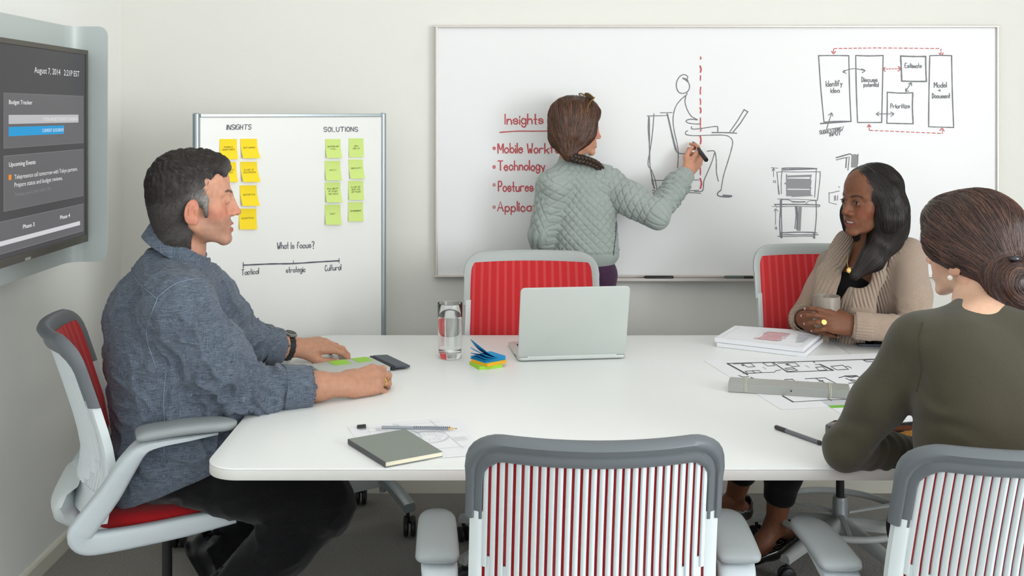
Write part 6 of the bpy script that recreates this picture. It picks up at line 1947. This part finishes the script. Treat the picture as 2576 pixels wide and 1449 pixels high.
    for a_ in (al, ar):
        S = SDF(); S.chain([a_ + Vector((0, -.05, -.055)), a_ + Vector((0, .05, -.055)), a_ + Vector((.01, .13, -.062))], [.032, .036, .027], .02)
        V, Q = S.mesh(.005); V[:, 2] = np.maximum(V[:, 2], .002); mesh_obj('shoe', V, Q, MATS['black_leather'], root)
    # hair with a low braid over the right shoulder
    S = SDF(); k_ = hd.s
    E = lambda c, r, k=.02, op='u': S.ell(hd.w(*c), [v * k_ for v in r], hd.M, k * k_, op)
    E((0, -.018, .044), (.084, .104, .090), .02); E((0, -.045, -.020), (.080, .070, .070), .03); E((0, .03, .06), (.074, .070, .062), .025)
    for q in (-1, 1): E((q * .062, .020, -.005), (.026, .046, .058), .03); E((q * .064, -.012, -.045), (.026, .040, .045), .025)
    B0 = P(1432, 388, 3.90)
    S.cone(hd.w(0, -.06, -.05), B0, .045 * k_, .026, .03)
    E((0, .115, -.034), (.082, .075, .098), .008, 's'); E((0, .115, -.125), (.12, .090, .055), .008, 's')
    V, Q = S.mesh(.0034); N = vnormals(V, Q)
    V = V + N * (.0016 * Noise(71, 30, 10)(V))[:, None]
    cf = colour_fn((52, 33, 24), (120, 80, 56))
    col = np.array([cf(p, RNG) for p in V]) * .35 + lin3((58, 38, 28)) * .65
    part_ = np.array(hd.w(.02, .06, .12)); Bn = np.array(B0)
    def fld(p):
        v = Bn - np.array(p); v /= np.linalg.norm(v) + 1e-9
        return tuple(v + np.array([0, 0, -.35]))
    sv, sq, sc = strands(V, Q, fld, 4000, .11, .010, .0022, .0008, cf, 8, wob=.10)
    parts_ = [(V, Q, col), (sv, sq, sc)]
    # braid
    path = catmull([P(1422, 384, 3.905), P(1446, 398, 3.885), P(1474, 404, 3.885), P(1500, 414, 3.91), P(1514, 428, 3.95)], 16)
    mb = MB(); m = len(path)
    for s_ in range(3):
        pts, rr = [], []
        for i, p in enumerate(path):
            t_ = (path[min(i + 1, m - 1)] - path[max(i - 1, 0)]).normalized(); sd = t_.cross(Vector((0, 1, 0))).normalized(); nn = sd.cross(t_)
            ph = i * .42 + s_ * 2 * math.pi / 3; sz = 1 - .35 * i / m
            pts.append(p + sd * (.0125 * sz * math.sin(ph)) + nn * (.007 * sz * math.sin(2 * ph))); rr.append(.0098 * sz)
        mb.tube(pts, rr, 8)
    bv = np.array([tuple(v) for v in mb.v]); bq = np.array([f for f in mb.f if len(f) == 4])
    parts_.append((bv, bq, np.tile(lin3((46, 30, 22)), (len(bv), 1))))
    sv, sq, sc = strands(bv, bq, lambda p: (.9, 0, -.25), 500, .02, .005, .0008, .0005, cf, 9, wob=.3); parts_.append((sv, sq, sc))
    V2, Q2, C2 = join_np(parts_); mesh_obj('hair', V2, Q2, hair_mat('hair_brown', (70, 46, 32), (0, 0, 0), .38), root, col=C2)
    # spectacles pushed up on the hair
    M_tort = mat('tortoise_frame', (150, 110, 46), rough=.2); M_lens = mat('pale_lens', (226, 228, 214), rough=.05, trans=.6)
    Rg = Matrix((Vector((1, 0, 0)), Vector((0, -.80, .60)), Vector((0, .60, .80)))).transposed()
    gc = Vector((0, .040, .134)); gl_ = None
    root_g = None
    for q in (-1, 1):
        c = gc + Vector((q * .033, 0, 0)); pts = []
        for k in np.linspace(0, 2 * math.pi, 29)[:-1]:
            e = Vector((.027 * math.copysign(abs(math.cos(k)) ** .7, math.cos(k)), .019 * math.copysign(abs(math.sin(k)) ** .7, math.sin(k)), 0)); pts.append(hd.w(*(c + Rg @ e)))
        o_ = child(MB().tube(pts, .0022, 8, loop=True).build('spectacle_frame', M_tort, None, 179), root)
        child(MB().loft([pts, [p + (hd.R @ Rg @ Vector((0, 0, 1))) * .001 for p in pts]]).build('spectacle_lens', M_lens, None), o_)
        tp = [hd.w(*(gc + Vector((q * .062, .012, -.004)))), hd.w(q * .078, .020, .098), hd.w(q * .086, .010, .060), hd.w(q * .088, -.005, .030)]
        child(MB().tube(catmull([Vector(p) for p in tp], 5), .0016, 6).build('temple_arm', M_tort, None, 179), o_)
    child(MB().tube([hd.w(*(gc + Vector((x, .002, .006)))) for x in (-.009, 0, .009)], .002, 8).build('bridge', M_tort, None, 179), root)
    # the marker in her hand
    tip, end = P(1743, 357, 4.128), P(1777, 403, 3.985)
    dd = (end - tip).normalized(); L = (end - tip).length; Rm = rot_to(dd)
    mk_ = empty('whiteboard_marker', (tip + end) / 2, label='black marker held in the hand of the standing woman', cat='marker')
    child(MB().lathe([(0, 0), (.0022, 0), (.0030, .006), (.0030, .010), (0, .010)], tip, Rm, 12).build('nib', mat('marker_nib', (70, 72, 70), rough=.6), None, 40), mk_)
    child(MB().lathe([(0, .009), (.0048, .010), (.0072, .022), (.0080, .03), (.0086, L - .004), (.0075, L), (0, L)], tip, Rm, 18).build('barrel', M_blackp, None, 40), mk_)
    return root
build_standing()

# ------------------------------------------------------------------ woman in the beige cardigan
def build_beige():
    root = person((P(2170, 900, 3.66).x, 3.66, 0), 'woman in a beige ribbed cardigan seated at the table, both hands round a mug')
    hd = Head(P(2188, 507, 3.50), math.radians(-113), math.radians(1), math.radians(-2), .985)
    hd.eyes(root, (44, 28, 22), (math.radians(14), math.radians(-2)))
    r_, f_, u_ = frame_yaw(math.radians(-148)); RT = np.array(Matrix((r_, f_, u_)).transposed())
    SL, EL, WL = P(2280, 648, 3.57), P(2312, 834, 3.40), P(2146, 818, 3.445)
    SR, ER, WR = P(2096, 668, 3.69), P(2020, 806, 3.72), P(2024, 803, 3.575)
    Mc = P(2079, 790, 3.495)
    M_skinB = skin_mat('skin_brown')
    S = SDF()
    hd.build(S, mouth=.0040, female=True, nose=.90, jaw=1.06, lid=.0036, smile=.0065)
    for q in (-1, 1): S.ell(hd.w(q * .0145, .092, -.038), [v * hd.s for v in (.008, .009, .007)], hd.M, .006)
    S.chain([P(2196, 560, 3.535), P(2190, 620, 3.575), P(2190, 665, 3.60)], [.046, .049, .068], .02)
    S.ell(P(2172, 700, 3.62), (.125, .085, .085), RT, .04); S.ell(P(2178, 800, 3.66), (.10, .07, .12), RT, .04); S.ell(P(2185, 960, 3.68), (.12, .09, .12), RT, .04)
    for a_, b_, c_ in ((SL, EL, WL), (SR, ER, WR)): S.chain([P(2185, 690, 3.62), a_, b_, c_], [.06, .045, .036, .026], .02)
    tips, jl, jr = [], [], []
    dL = (P(2082, 806, 3.432) - WL).normalized()
    add_hand(S, WL, dL, (-.10, -.90, .42), 1, [(.10, .55, .55), (.18, .55, .5), (.22, .6, .5), (.28, .6, .5)], .90, thumb=((.75, .60, -.35), (.85, .35, -.5), (.8, .15, -.6)), spread=.09, k=.004, tips=tips, joints=jl, wrist_r=.026)
    dR = Vector((.36, -.80, .0)).normalized()
    add_hand(S, WR, dR, (-.80, -.42, .25), -1, [(.45, .75, .35), (.45, .75, .35), (.5, .75, .35), (.55, .75, .35)], .90, thumb=((.6, .6, -.5), (.75, .4, -.6), (.75, .2, -.7)), spread=.10, k=.004, tips=tips, joints=jr, wrist_r=.026)
    hipL, hipR = P(2250, 1050, 3.66), P(2130, 1050, 3.72)
    kL, aL = P(1985, 1090, 3.40), P(1950, 1322, 3.50)
    kR, aR = P(1900, 1060, 3.55), P(1846, 1262, 3.76)
    for h_, k2, a_ in ((hipL, kL, aL), (hipR, kR, aR)): S.chain([P(2185, 1000, 3.69), h_, k2, k2.lerp(a_, .35), a_], [.09, .07, .05, .050, .031], .02)
    feet = ((aL, P(1888, 1408, 3.46), P(1990, 1352, 3.545)), (aR, P(1800, 1290, 3.70), P(1872, 1288, 3.80)))
    for a_, toe, heel in feet:
        S.chain([a_, a_.lerp(toe, .5), toe], [.033, .030, .020], .02); S.cone(a_, heel + Vector((0, 0, .01)), .031, .025, .015)
    V, Q = S.mesh(.0025)
    col = hd.skin(V, (120, 77, 55), (120, 56, 54), brow=(34, 24, 20), blush=(138, 78, 58), arch=.6)
    p = hd.loc(V); lid = np.exp(-(((np.abs(p[:, 0]) - .031) / .016) ** 2 + ((p[:, 2] - .006) / .0055) ** 2)) * (p[:, 1] > .06)
    col = col * (1 - .35 * lid[:, None])
    col *= (1 + .05 * Noise(3, 60)(V))[:, None]
    V, Q, fi = coarsen(V, Q, near_any(V, [(hd.O, .20), (P(2150, 670, 3.54), .13), (WR, .16), (WL, .16), (aL, .15), (aR, .15)])); col = col[fi]
    mesh_obj('body', V, Q, M_skinB, root, col=np.clip(col, 0, 1))
    hd.teeth(root)
    nails(tips, mat('pink_nail_polish', (222, 158, 170), rough=.15, coat=.5), root)
    M_gold = MATS['gold']
    put_ring(root, jl, 2, M_gold, .0088, .0085); put_ring(root, jr, 1, M_gold, .0090, None, .6, .0022)
    # eyelashes
    for q in (-1, 1):
        mb = MB()
        for k in np.linspace(-.9, .9, 13):
            a_ = hd.w(q * .031 + .0125 * k, .0885 - .003 * k * k, .0036 - .0018 * k * k); mb.tube([a_, a_ + hd.R @ Vector((q * .001 + .0015 * k, .0032, .0022))], [.0004, .00015], 4)
        o_ = child(mb.build('eyelashes', M_blackp, None), root); o_['kind'] = 'stuff'
    # black top
    S = SDF(); E = lambda x, y, D, r, k=.05: S.ell(P(x, y, D), r, RT, k)
    E(2150, 742, 3.615, (.105, .108, .10)); E(2160, 830, 3.645, (.105, .105, .13)); E(2185, 960, 3.68, (.13, .11, .12))
    S.ell(P(2140, 655, 3.52), (.075, .075, .062), RT, .01, 's')
    V, Q = S.mesh(.006); M_bl = mat('black_jersey', (12, 12, 13), rough=.85, spec=.2, sheen=.1); mesh_obj('tank_top', V, Q, M_bl, root)
    # cardigan
    M_card = knit_mat('beige_knit', (186, 164, 146), .0098, .0032)
    S = SDF(); E = lambda x, y, D, r, k=.05: S.ell(P(x, y, D), r, RT, k)
    E(2180, 690, 3.635, (.150, .092, .075), .03); E(2176, 745, 3.635, (.168, .122, .11)); E(2180, 830, 3.665, (.155, .122, .13)); E(2186, 940, 3.68, (.175, .135, .13))
    S.cone(P(2190, 640, 3.60), SL, .055, .060, .035); S.cone(P(2190, 645, 3.61), SR, .052, .052, .035)
    S.chain([SL, SL.lerp(EL, .5), EL], [.064, .058, .052], .025); cL = EL.lerp(WL, .70); S.chain([EL, cL], [.051, .042], .015)
    S.cone(EL.lerp(WL, .72), EL.lerp(WL, .97), .041, .039, .005)
    S.chain([SR, ER], [.053, .050], .025); S.cone(ER, ER.lerp(WR, .86), .048, .043, .015)
    # shawl lapels
    fl = (f_, .40)
    S.chain([P(2218, 598, 3.57), P(2186, 690, 3.50), P(2158, 780, 3.495), P(2140, 860, 3.53)], [.040, .044, .050, .046], .012, fl)
    S.chain([P(2128, 604, 3.62), P(2082, 690, 3.565), P(2066, 780, 3.545), P(2060, 860, 3.56)], [.036, .036, .036, .032], .012, fl)
    # front opening and neck
    S.chain([P(2152, 590, 3.49), P(2118, 690, 3.475), P(2104, 780, 3.475), P(2094, 880, 3.48)], [.062, .056, .050, .036], .006, None, 's')
    S.chain([P(2194, 570, 3.55), P(2185, 650, 3.56), P(2160, 690, 3.52)], [.056, .060, .05], .008, None, 's')
    for e_, w_, t, rr in ((EL, WL, .97, .030), (ER, WR, .86, .034)):
        ax = (w_ - e_).normalized(); cp = e_.lerp(w_, t); S.cone(cp - ax * .03, cp + ax * .05, rr, rr, .003, None, 's'); S.ell(cp + ax * .055, (.07, .07, .055), np.array(rot_to(ax)), .003, 's')
    V, Q = S.mesh(.0046); N = vnormals(V, Q)
    w = V + .015 * np.stack([Noise(81, 8)(V), Noise(82, 8)(V), Noise(83, 8)(V)], 1)
    def near(c, r): return np.exp(-((V - np.array(c)) ** 2).sum(1) / (r * r))
    axl = np.array((WL - EL).normalized())
    dsp = .004 * Noise(84, 7)(w) + .0045 * np.sin(((w - np.array(EL)) @ axl) * 150 + 2 * Noise(85, 10)(w)) * near(EL, .06) + .004 * np.maximum(0, 1 - 2 * np.abs(Noise(86, 11)(w))) * (near(EL, .12) + near(SL.lerp(EL, .7), .08))
    V = V + N * dsp[:, None]
    # ribs: fan out from the lapels on the front, straight on the cuffs
    c0 = np.array(P(2178, 760, 3.65)); q = V - c0; ang = np.arctan2(q @ np.array(r_), q @ np.array(f_))
    rib = ang * .150 + .20 * (V[:, 2] - c0[2]) * np.sign(ang) * (np.abs(ang) < 1.0)
    dS = np.array((EL - SL).normalized()); tS = (V - np.array(SL)) @ dS
    dl = np.linalg.norm(V - np.array(SL) - np.clip(tS, 0, .4)[:, None] * dS, axis=1)
    tF = (V - np.array(EL)) @ axl; df = np.linalg.norm(V - np.array(EL) - np.clip(tF, 0, .3)[:, None] * axl, axis=1)
    dR1 = np.linalg.norm(V - np.array(ER), axis=1); dR2 = np.linalg.norm(V - np.array(SR.lerp(ER, .5)), axis=1)
    ribm = sst(.066, .084, dl) * sst(.058, .072, df) * sst(.070, .088, dR1) * sst(.074, .092, dR2)
    mesh_obj('cardigan', V, Q, M_card, root, attrs={'rib': rib, 'ribm': ribm})
    for e_, w_, t0, t1, r0 in ((EL, WL, .70, .975, .0445), (ER, WR, .60, .875, .0500)):
        a0, a1 = e_.lerp(w_, t0), e_.lerp(w_, t1); ax_ = (a1 - a0).normalized(); Rc = rot_to(ax_); Lc = (a1 - a0).length; rings = []
        for k in range(160):
            q = 2 * math.pi * k / 160; e = Rc @ Vector((math.cos(q), math.sin(q), 0)); rb = .0013 * math.sin(q * 26)
            rings.append([a0 + ax_ * (s2 * Lc) + e * (r0 + dr + rb * wv) for s2, dr, wv in ((0, -.006, 0), (.02, -.001, .6), (.12, .0006, 1), (.5, 0, 1), (.9, 0, 1), (.985, -.0012, 1), (1.0, -.004, .3), (.96, -.0065, 0), (.2, -.008, 0))])
        child(MB().loft(rings, True, False, True).build('cuff', M_card, None, 179), root)
    # black cropped trousers, patent flats
    S = SDF(); S.ell(P(2186, 1010, 3.69), (.175, .13, .11), RT, .04)
    for h_, k2, a_, t in ((hipL, kL, aL, .66), (hipR, kR, aR, .62)): S.chain([h_, k2, k2.lerp(a_, t * .6), k2.lerp(a_, t)], [.095, .070, .060, .052], .03)
    for k2, a_, t in ((kL, aL, .66), (kR, aR, .62)):
        ax = (a_ - k2).normalized(); cp = k2.lerp(a_, t); S.ell(cp + ax * .07, (.09, .09, .06), np.array(rot_to(ax)), .003, 's')
    V, Q = S.mesh(.006); mesh_obj('trousers', V, Q, M_bl, root)
    M_pat = mat('patent_leather', (14, 13, 13), rough=.08, coat=.8)
    for a_, toe, heel in feet:
        S = SDF(); up = Vector((0, 0, 1)); d = (toe - heel).normalized(); nU = (up - d * up.dot(d)).normalized()
        S.chain([heel + nU * .004, heel.lerp(toe, .5) - nU * .004, toe], [.030, .0345, .026], .02, (nU, .85)); S.cone(heel, heel + nU * .035, .029, .027, .01)
        S.chain([a_ + nU * .03, heel.lerp(toe, .34) + nU * .035, heel.lerp(toe, .70) + nU * .030], [.036, .034, .024], .006, None, 's'); S.cone(heel + d * .012 + nU * .012, heel + d * .02 + nU * .08, .026, .028, .004, None, 's')
        V, Q = S.mesh(.0034); V[:, 2] = np.maximum(V[:, 2], .0015); mesh_obj('shoe', V, Q, M_pat, root)
    # necklace
    nk = [P(2203, 640, 3.53), P(2180, 655, 3.505), P(2155, 668, 3.49), P(2138, 676, 3.485), P(2132, 665, 3.49), P(2134, 640, 3.51)]
    o_ = child(MB().tube(catmull(nk, 6), .0009, 6).build('necklace', M_gold, None, 179), root)
    c = P(2137, 680, 3.480)
    child(MB().lathe([(0, 0), (.009, 0), (.010, .0012), (.006, .003), (0, .003)], c, rot_to((-.45, -.85, .25)), 7).build('pendant', M_gold, None), o_)
    # hair
    S = SDF(); k_ = hd.s
    E = lambda c, r, k=.02, op='u': S.ell(hd.w(*c), [v * k_ for v in r], hd.M, k * k_, op)
    E((0, -.018, .044), (.083, .103, .087), .02); E((0, -.050, -.03), (.082, .066, .075), .03)
    L = hd.w
    S.chain([L(-.066, -.012, .03), L(-.074, -.020, -.05), P(2228, 586, 3.49), P(2190, 650, 3.455), P(2150, 694, 3.435)], [.036 * k_, .040 * k_, .044, .036, .014], .03)
    S.chain([L(-.05, -.05, -.02), P(2250, 560, 3.52), P(2240, 604, 3.515), P(2200, 660, 3.47)], [.05 * k_, .036, .032, .020], .03)
    S.chain([L(-.02, -.072, -.03), P(2248, 575, 3.56), P(2252, 630, 3.63)], [.055 * k_, .040, .026], .03)
    S.chain([L(.064, -.01, .03), L(.072, .005, -.05), L(.066, .020, -.095)], [.034 * k_, .034 * k_, .024 * k_], .03)
    S.chain([L(.05, -.05, -.02), L(.06, -.04, -.12)], [.05 * k_, .04 * k_], .03)
    E((.004, .108, -.036), (.074, .100, .101), .007, 's'); E((0, .112, -.14), (.058, .085, .07), .010, 's')
    V, Q = S.mesh(.0034); N = vnormals(V, Q)
    V = V + N * (.0014 * Noise(91, 26, 10, (1, 1, .25))(V))[:, None]
    cf = colour_fn((16, 12, 11), (46, 33, 29), 1.3)
    col = np.tile(lin3((24, 18, 17)), (len(V), 1))
    tgt = np.array(P(2150, 700, 3.43)); part_ = np.array(L(.015, .03, .13))
    def fld(p):
        p = np.array(p); l = hd.loc(p[None])[0]
        a_ = p - part_; fw = np.array(hd.R @ Vector((0, 1, 0))); a_ = a_ - fw * max(0, a_ @ fw) * 1.25; a_[2] = min(a_[2], 0); t = max(0, min(1, (.06 - l[2]) / .10))
        lo = np.array([0, 0, -1.0])
        if l[2] < -.085 and l[0] < .03:
            v = tgt - p; lo = v / (np.linalg.norm(v) + 1e-6)
        return tuple(a_ / (np.linalg.norm(a_) + 1e-6) * (1 - t) + lo * t)
    sv, sq, sc = strands(V, Q, fld, 5000, .13, .011, .0022, .00078, cf, 12, wob=.07)
    V2, Q2, C2 = join_np([(V, Q, col), (sv, sq, sc)]); mesh_obj('hair', V2, Q2, hair_mat('hair_black', (24, 18, 17), (0, 0, 0), .40), root, col=C2)
    # the mug
    M_mug = mat('grey_stoneware', (146, 136, 126), rough=.38, vary=(60, .12, (6, 6, .6))); M_cof = mat('coffee', (40, 26, 18), rough=.05)
    mg = empty('mug', Mc - Vector((0, 0, .034)), label='grey stoneware mug held between the hands of the woman in beige', cat='mug')
    z0 = Mc.z - .045
    o3 = Vector((Mc.x, Mc.y, 0))
    child(MB().lathe([(0, z0), (.036, z0), (.041, z0 + .006), (.044, z0 + .03), (.0442, z0 + .104), (.0432, z0 + .106), (.0415, z0 + .104), (.0405, z0 + .03), (.036, z0 + .008), (0, z0 + .006)], o3, None, 40).build('mug_body', M_mug, None, 50), mg)
    child(MB().lathe([(0, z0 + .080), (.0412, z0 + .080), (.0412, z0 + .0805), (0, z0 + .0805)], o3, None, 30).build('coffee', M_cof, None), mg)
    hdir = Vector((.55, .83, 0))
    child(MB().tube([o3 + hdir * (.041 + .030 * math.sin(k)) + Vector((0, 0, z0 + .055 - .030 * math.cos(k))) for k in np.linspace(0, math.pi, 13)], .0058, 10).build('handle', M_mug, None, 179), mg)
    return root
build_beige()

# ------------------------------------------------------------------ woman in olive, seen from behind
def build_olive():
    root = person((P(2475, 1100, 2.18).x, 2.18, 0), 'woman in an olive sweater with a low bun, seen from behind')
    hd = Head(P(2442, 626, 2.345), math.radians(-34), math.radians(-2), 0, .96)
    hd.eyes(root, (70, 52, 38))
    r_, f_, u_ = frame_yaw(math.radians(-16)); RT = np.array(Matrix((r_, f_, u_)).transposed())
    SL, EL, WL = P(2312, 862, 2.23), P(2126, 1130, 2.275), P(2330, 1142, 2.36)
    SR, ER, WR = P(2650, 862, 2.17), P(2740, 1110, 2.30), P(2560, 1105, 2.50)
    S = SDF()
    hd.build(S, mouth=.001, female=True, nose=.9, jaw=.95)
    S.chain([P(2462, 690, 2.32), P(2462, 760, 2.28), P(2470, 820, 2.24)], [.046, .049, .068], .02)
    S.ell(P(2475, 900, 2.21), (.12, .07, .12), RT, .04); S.ell(P(2480, 1150, 2.18), (.11, .08, .20), RT, .04)
    for a_, b_, c_ in ((SL, EL, WL), (SR, ER, WR)): S.chain([P(2475, 840, 2.22), a_, b_, c_], [.06, .042, .034, .026], .02)
    tips = []
    add_hand(S, WL, (.95, .25, -.05), (0, -.2, 1), 1, [(.2, .3, .2)] * 4, .9, k=.004, tips=tips, wrist_r=.025)
    add_hand(S, WR, (-.7, .7, -.05), (0, -.2, 1), -1, [(.2, .3, .2)] * 4, .9, k=.004, tips=tips, wrist_r=.025)
    hips = []
    for sx in (-.09, .09):
        h_ = Vector((P(2480, 0, 2.18).x + sx, 2.20, .50)); k2 = h_ + Vector((.13 + sx * .2, .38, -.02)); a_ = Vector((k2.x + .05, k2.y - .10, .09)); hips.append((h_, k2, a_))
        S.chain([P(2480, 1300, 2.18), h_, k2, a_], [.08, .06, .045, .032], .02)
    V, Q = S.mesh(.0026)
    col = hd.skin(V, (216, 174, 148), (190, 116, 108), brow=(60, 44, 38), blush=(216, 160, 138))
    V, Q, fi = coarsen(V, Q, near_any(V, [(hd.O, .21), (WR, .14), (WL, .14)])); col = col[fi]
    mesh_obj('body', V, Q, M_skinA, root, col=col)
    nails(tips, MATS['nail_fair'], root)
    # sweater
    M_ol = knit_mat('olive_knit', (72, 69, 55), .006, .0012, vary=(900, .20))
    S = SDF(); E = lambda x, y, D, r, k=.06: S.ell(P(x, y, D), r, RT, k)
    E(2478, 872, 2.215, (.160, .090, .085), .04); E(2478, 960, 2.205, (.158, .108, .12)); E(2482, 1070, 2.19, (.145, .105, .13)); E(2486, 1180, 2.18, (.145, .105, .13)); E(2490, 1290, 2.18, (.165, .12, .12))
    S.chain([P(2468, 806, 2.268), P(2472, 840, 2.24)], [.056, .080], .03)
    S.cone(P(2465, 828, 2.245), SL, .058, .054, .04); S.cone(P(2475, 828, 2.24), SR, .060, .056, .04)
    S.chain([SL, SL.lerp(EL, .55), EL], [.060, .050, .046], .03); S.chain([EL, EL.lerp(WL, .5), EL.lerp(WL, .95)], [.046, .043, .032], .012)
    S.chain([SR, ER, ER.lerp(WR, .95)], [.060, .046, .032], .02)
    S.cone(P(2424, 690, 2.36), P(2440, 786, 2.312), .058, .048, .006, None, 's'); S.cone(P(2460, 690, 2.30), P(2462, 752, 2.285), .054, .050, .006, None, 's')
    for e_, w_ in ((EL, WL), (ER, WR)):
        ax = (w_ - e_).normalized(); cp = e_.lerp(w_, .95); S.cone(cp - ax * .03, cp + ax * .05, .028, .028, .003, None, 's')
    V, Q = S.mesh(.0046); N = vnormals(V, Q)
    w = V + .015 * np.stack([Noise(101, 7)(V), Noise(102, 7)(V), Noise(103, 7)(V)], 1)
    def near(c, r): return np.exp(-((V - np.array(c)) ** 2).sum(1) / (r * r))
    axl = np.array((WL - EL).normalized()); tF = (V - np.array(EL)) @ axl
    dsp = .003 * Noise(104, 6)(w) + .0035 * np.sin(tF * 210 + 2 * Noise(105, 9)(w)) * near(EL.lerp(WL, .45), .06) + .004 * np.sin((w @ np.array([.3, .4, .85])) * 70 + 3 * Noise(106, 5)(w)) * (near(P(2330, 1000, 2.15), .10) + near(EL, .08)) 
    V = V + N * dsp[:, None]
    rib = np.zeros(len(V)); ribm = np.zeros(len(V)); Lf = (WL - EL).length
    Rf = np.array(rot_to(Vector(axl))); qq = V - np.array(EL); cuff = (np.linalg.norm(qq - np.clip(tF, 0, .4)[:, None] * axl, axis=1) < .055) & (tF > Lf * .72)
    rib = np.where(cuff, tF * .0 + np.arctan2(qq @ Rf[:, 0], qq @ Rf[:, 1]) * .036, rib); ribm = np.where(cuff, 1.0, 0.0)
    mesh_obj('sweater', V, Q, M_ol, root, attrs={'rib': rib, 'ribm': ribm})
    tree = bvhtree.BVHTree.FromPolygons([tuple(v) for v in V], [tuple(q) for q in Q])
    pts = []
    for x, y in catmull([Vector(a_) for a_ in ((2322, 812), (2312, 860), (2318, 930), (2306, 985))], 8):
        h_ = tree.ray_cast(Vector((0, 0, EYE)), ray(x, y).normalized())
        if h_[0] is not None: pts.append(h_[0] + h_[1] * .0004)
    if len(pts) > 3: child(MB().tube(pts, .0010, 5).build('seam', mat('olive_seam', (62, 59, 47), rough=.9), None, 179), root)
    ctr = P(2456, 772, 2.284); axn = Vector((-.30, .30, .90)).normalized(); Rn = rot_to(axn); rings = []
    for q in np.linspace(0, 2 * math.pi, 49)[:-1]:
        e = Rn @ Vector((math.cos(q), math.sin(q), 0))
        rings.append([ctr + e * (.0525 + dr) + axn * dz for dr, dz in ((.010, -.013), (.0065, -.002), (.003, .006), (-.001, .0085), (-.0035, .006), (-.002, -.008))])
    child(MB().loft(rings, True, False, True).build('neckband', M_ol, None, 179), root)
    # trousers, shoes
    S = SDF(); S.ell(P(2490, 1310, 2.18), (.175, .13, .09), RT, .04)
    for h_, k2, a_ in hips: S.chain([h_, k2, a_], [.09, .068, .045], .03)
    V, Q = S.mesh(.007); mesh_obj('trousers', V, Q, MATS['black_jersey'], root)
    for h_, k2, a_ in hips:
        S = SDF(); S.chain([a_ + Vector((0, -.04, -.055)), a_ + Vector((0, .06, -.057)), a_ + Vector((0, .15, -.064))], [.032, .035, .025], .02)
        V, Q = S.mesh(.006); V[:, 2] = np.maximum(V[:, 2], .002); mesh_obj('shoe', V, Q, MATS['black_leather'], root)
    # hair gathered into a low bun
    S = SDF(); k_ = hd.s
    E = lambda c, r, k=.02, op='u': S.ell(hd.w(*c), [v * k_ for v in r], hd.M, k * k_, op)
    E((0, -.020, .046), (.088, .110, .094), .02); E((0, -.048, -.018), (.084, .075, .070), .03); E((0, .045, .066), (.072, .066, .058), .025); E((-.060, .020, .010), (.026, .066, .045), .03); E((-.068, -.008, -.006), (.026, .034, .030), .02)
    Bu = P(2546, 722, 2.225)
    S.cone(hd.w(-.01, -.07, -.03), Bu, .058 * k_, .045, .03)
    S.ell(Bu, (.054, .050, .060), None, .012); S.ell(Bu + Vector((-.012, -.022, .012)), (.036, .030, .034), None, .006); S.ell(Bu + Vector((.012, -.02, -.03)), (.034, .032, .030), None, .006); S.ell(Bu + Vector((-.022, -.008, -.028)), (.030, .028, .026), None, .006)
    E((.0, .120, -.050), (.090, .070, .110), .007, 's'); E((0, .075, -.108), (.13, .12, .085), .010, 's')
    V, Q = S.mesh(.0034); N = vnormals(V, Q); Bn = np.array(Bu)
    V = V + N * (.0014 * Noise(111, 26, 10)(V))[:, None]
    cf = colour_fn((38, 24, 22), (112, 76, 62), 1.5); col = np.tile(lin3((42, 28, 26)), (len(V), 1))
    def fld(p):
        p = np.array(p); v = Bn - p; d = np.linalg.norm(v)
        if d < .075:
            q = -v; t = np.cross(np.array([.15, -1, .35]), q); return tuple(t / (np.linalg.norm(t) + 1e-6))
        v = v / d; return tuple(v + np.array([.15, 0, .10]))
    sv, sq, sc = strands(V, Q, fld, 5600, .13, .011, .0020, .00070, cf, 14, wob=.08)
    V2, Q2, C2 = join_np([(V, Q, col), (sv, sq, sc)]); mesh_obj('hair', V2, Q2, hair_mat('hair_dark_brown', (42, 28, 26), (0, 0, 0), .33), root, col=C2)
    child(MB().sphere(hd.w(-.0815, .002, -.060), .0062, 18).build('pearl_earring', mat('pearl', (238, 230, 220), rough=.12, coat=.6), None, 179), root)
    o_ = child(MB().sphere(Bu + Vector((-.004, -.02, .062)), (.012, .006, .007), 12).build('hair_clip', M_gloss, None, 179), root)
    return root
build_olive()
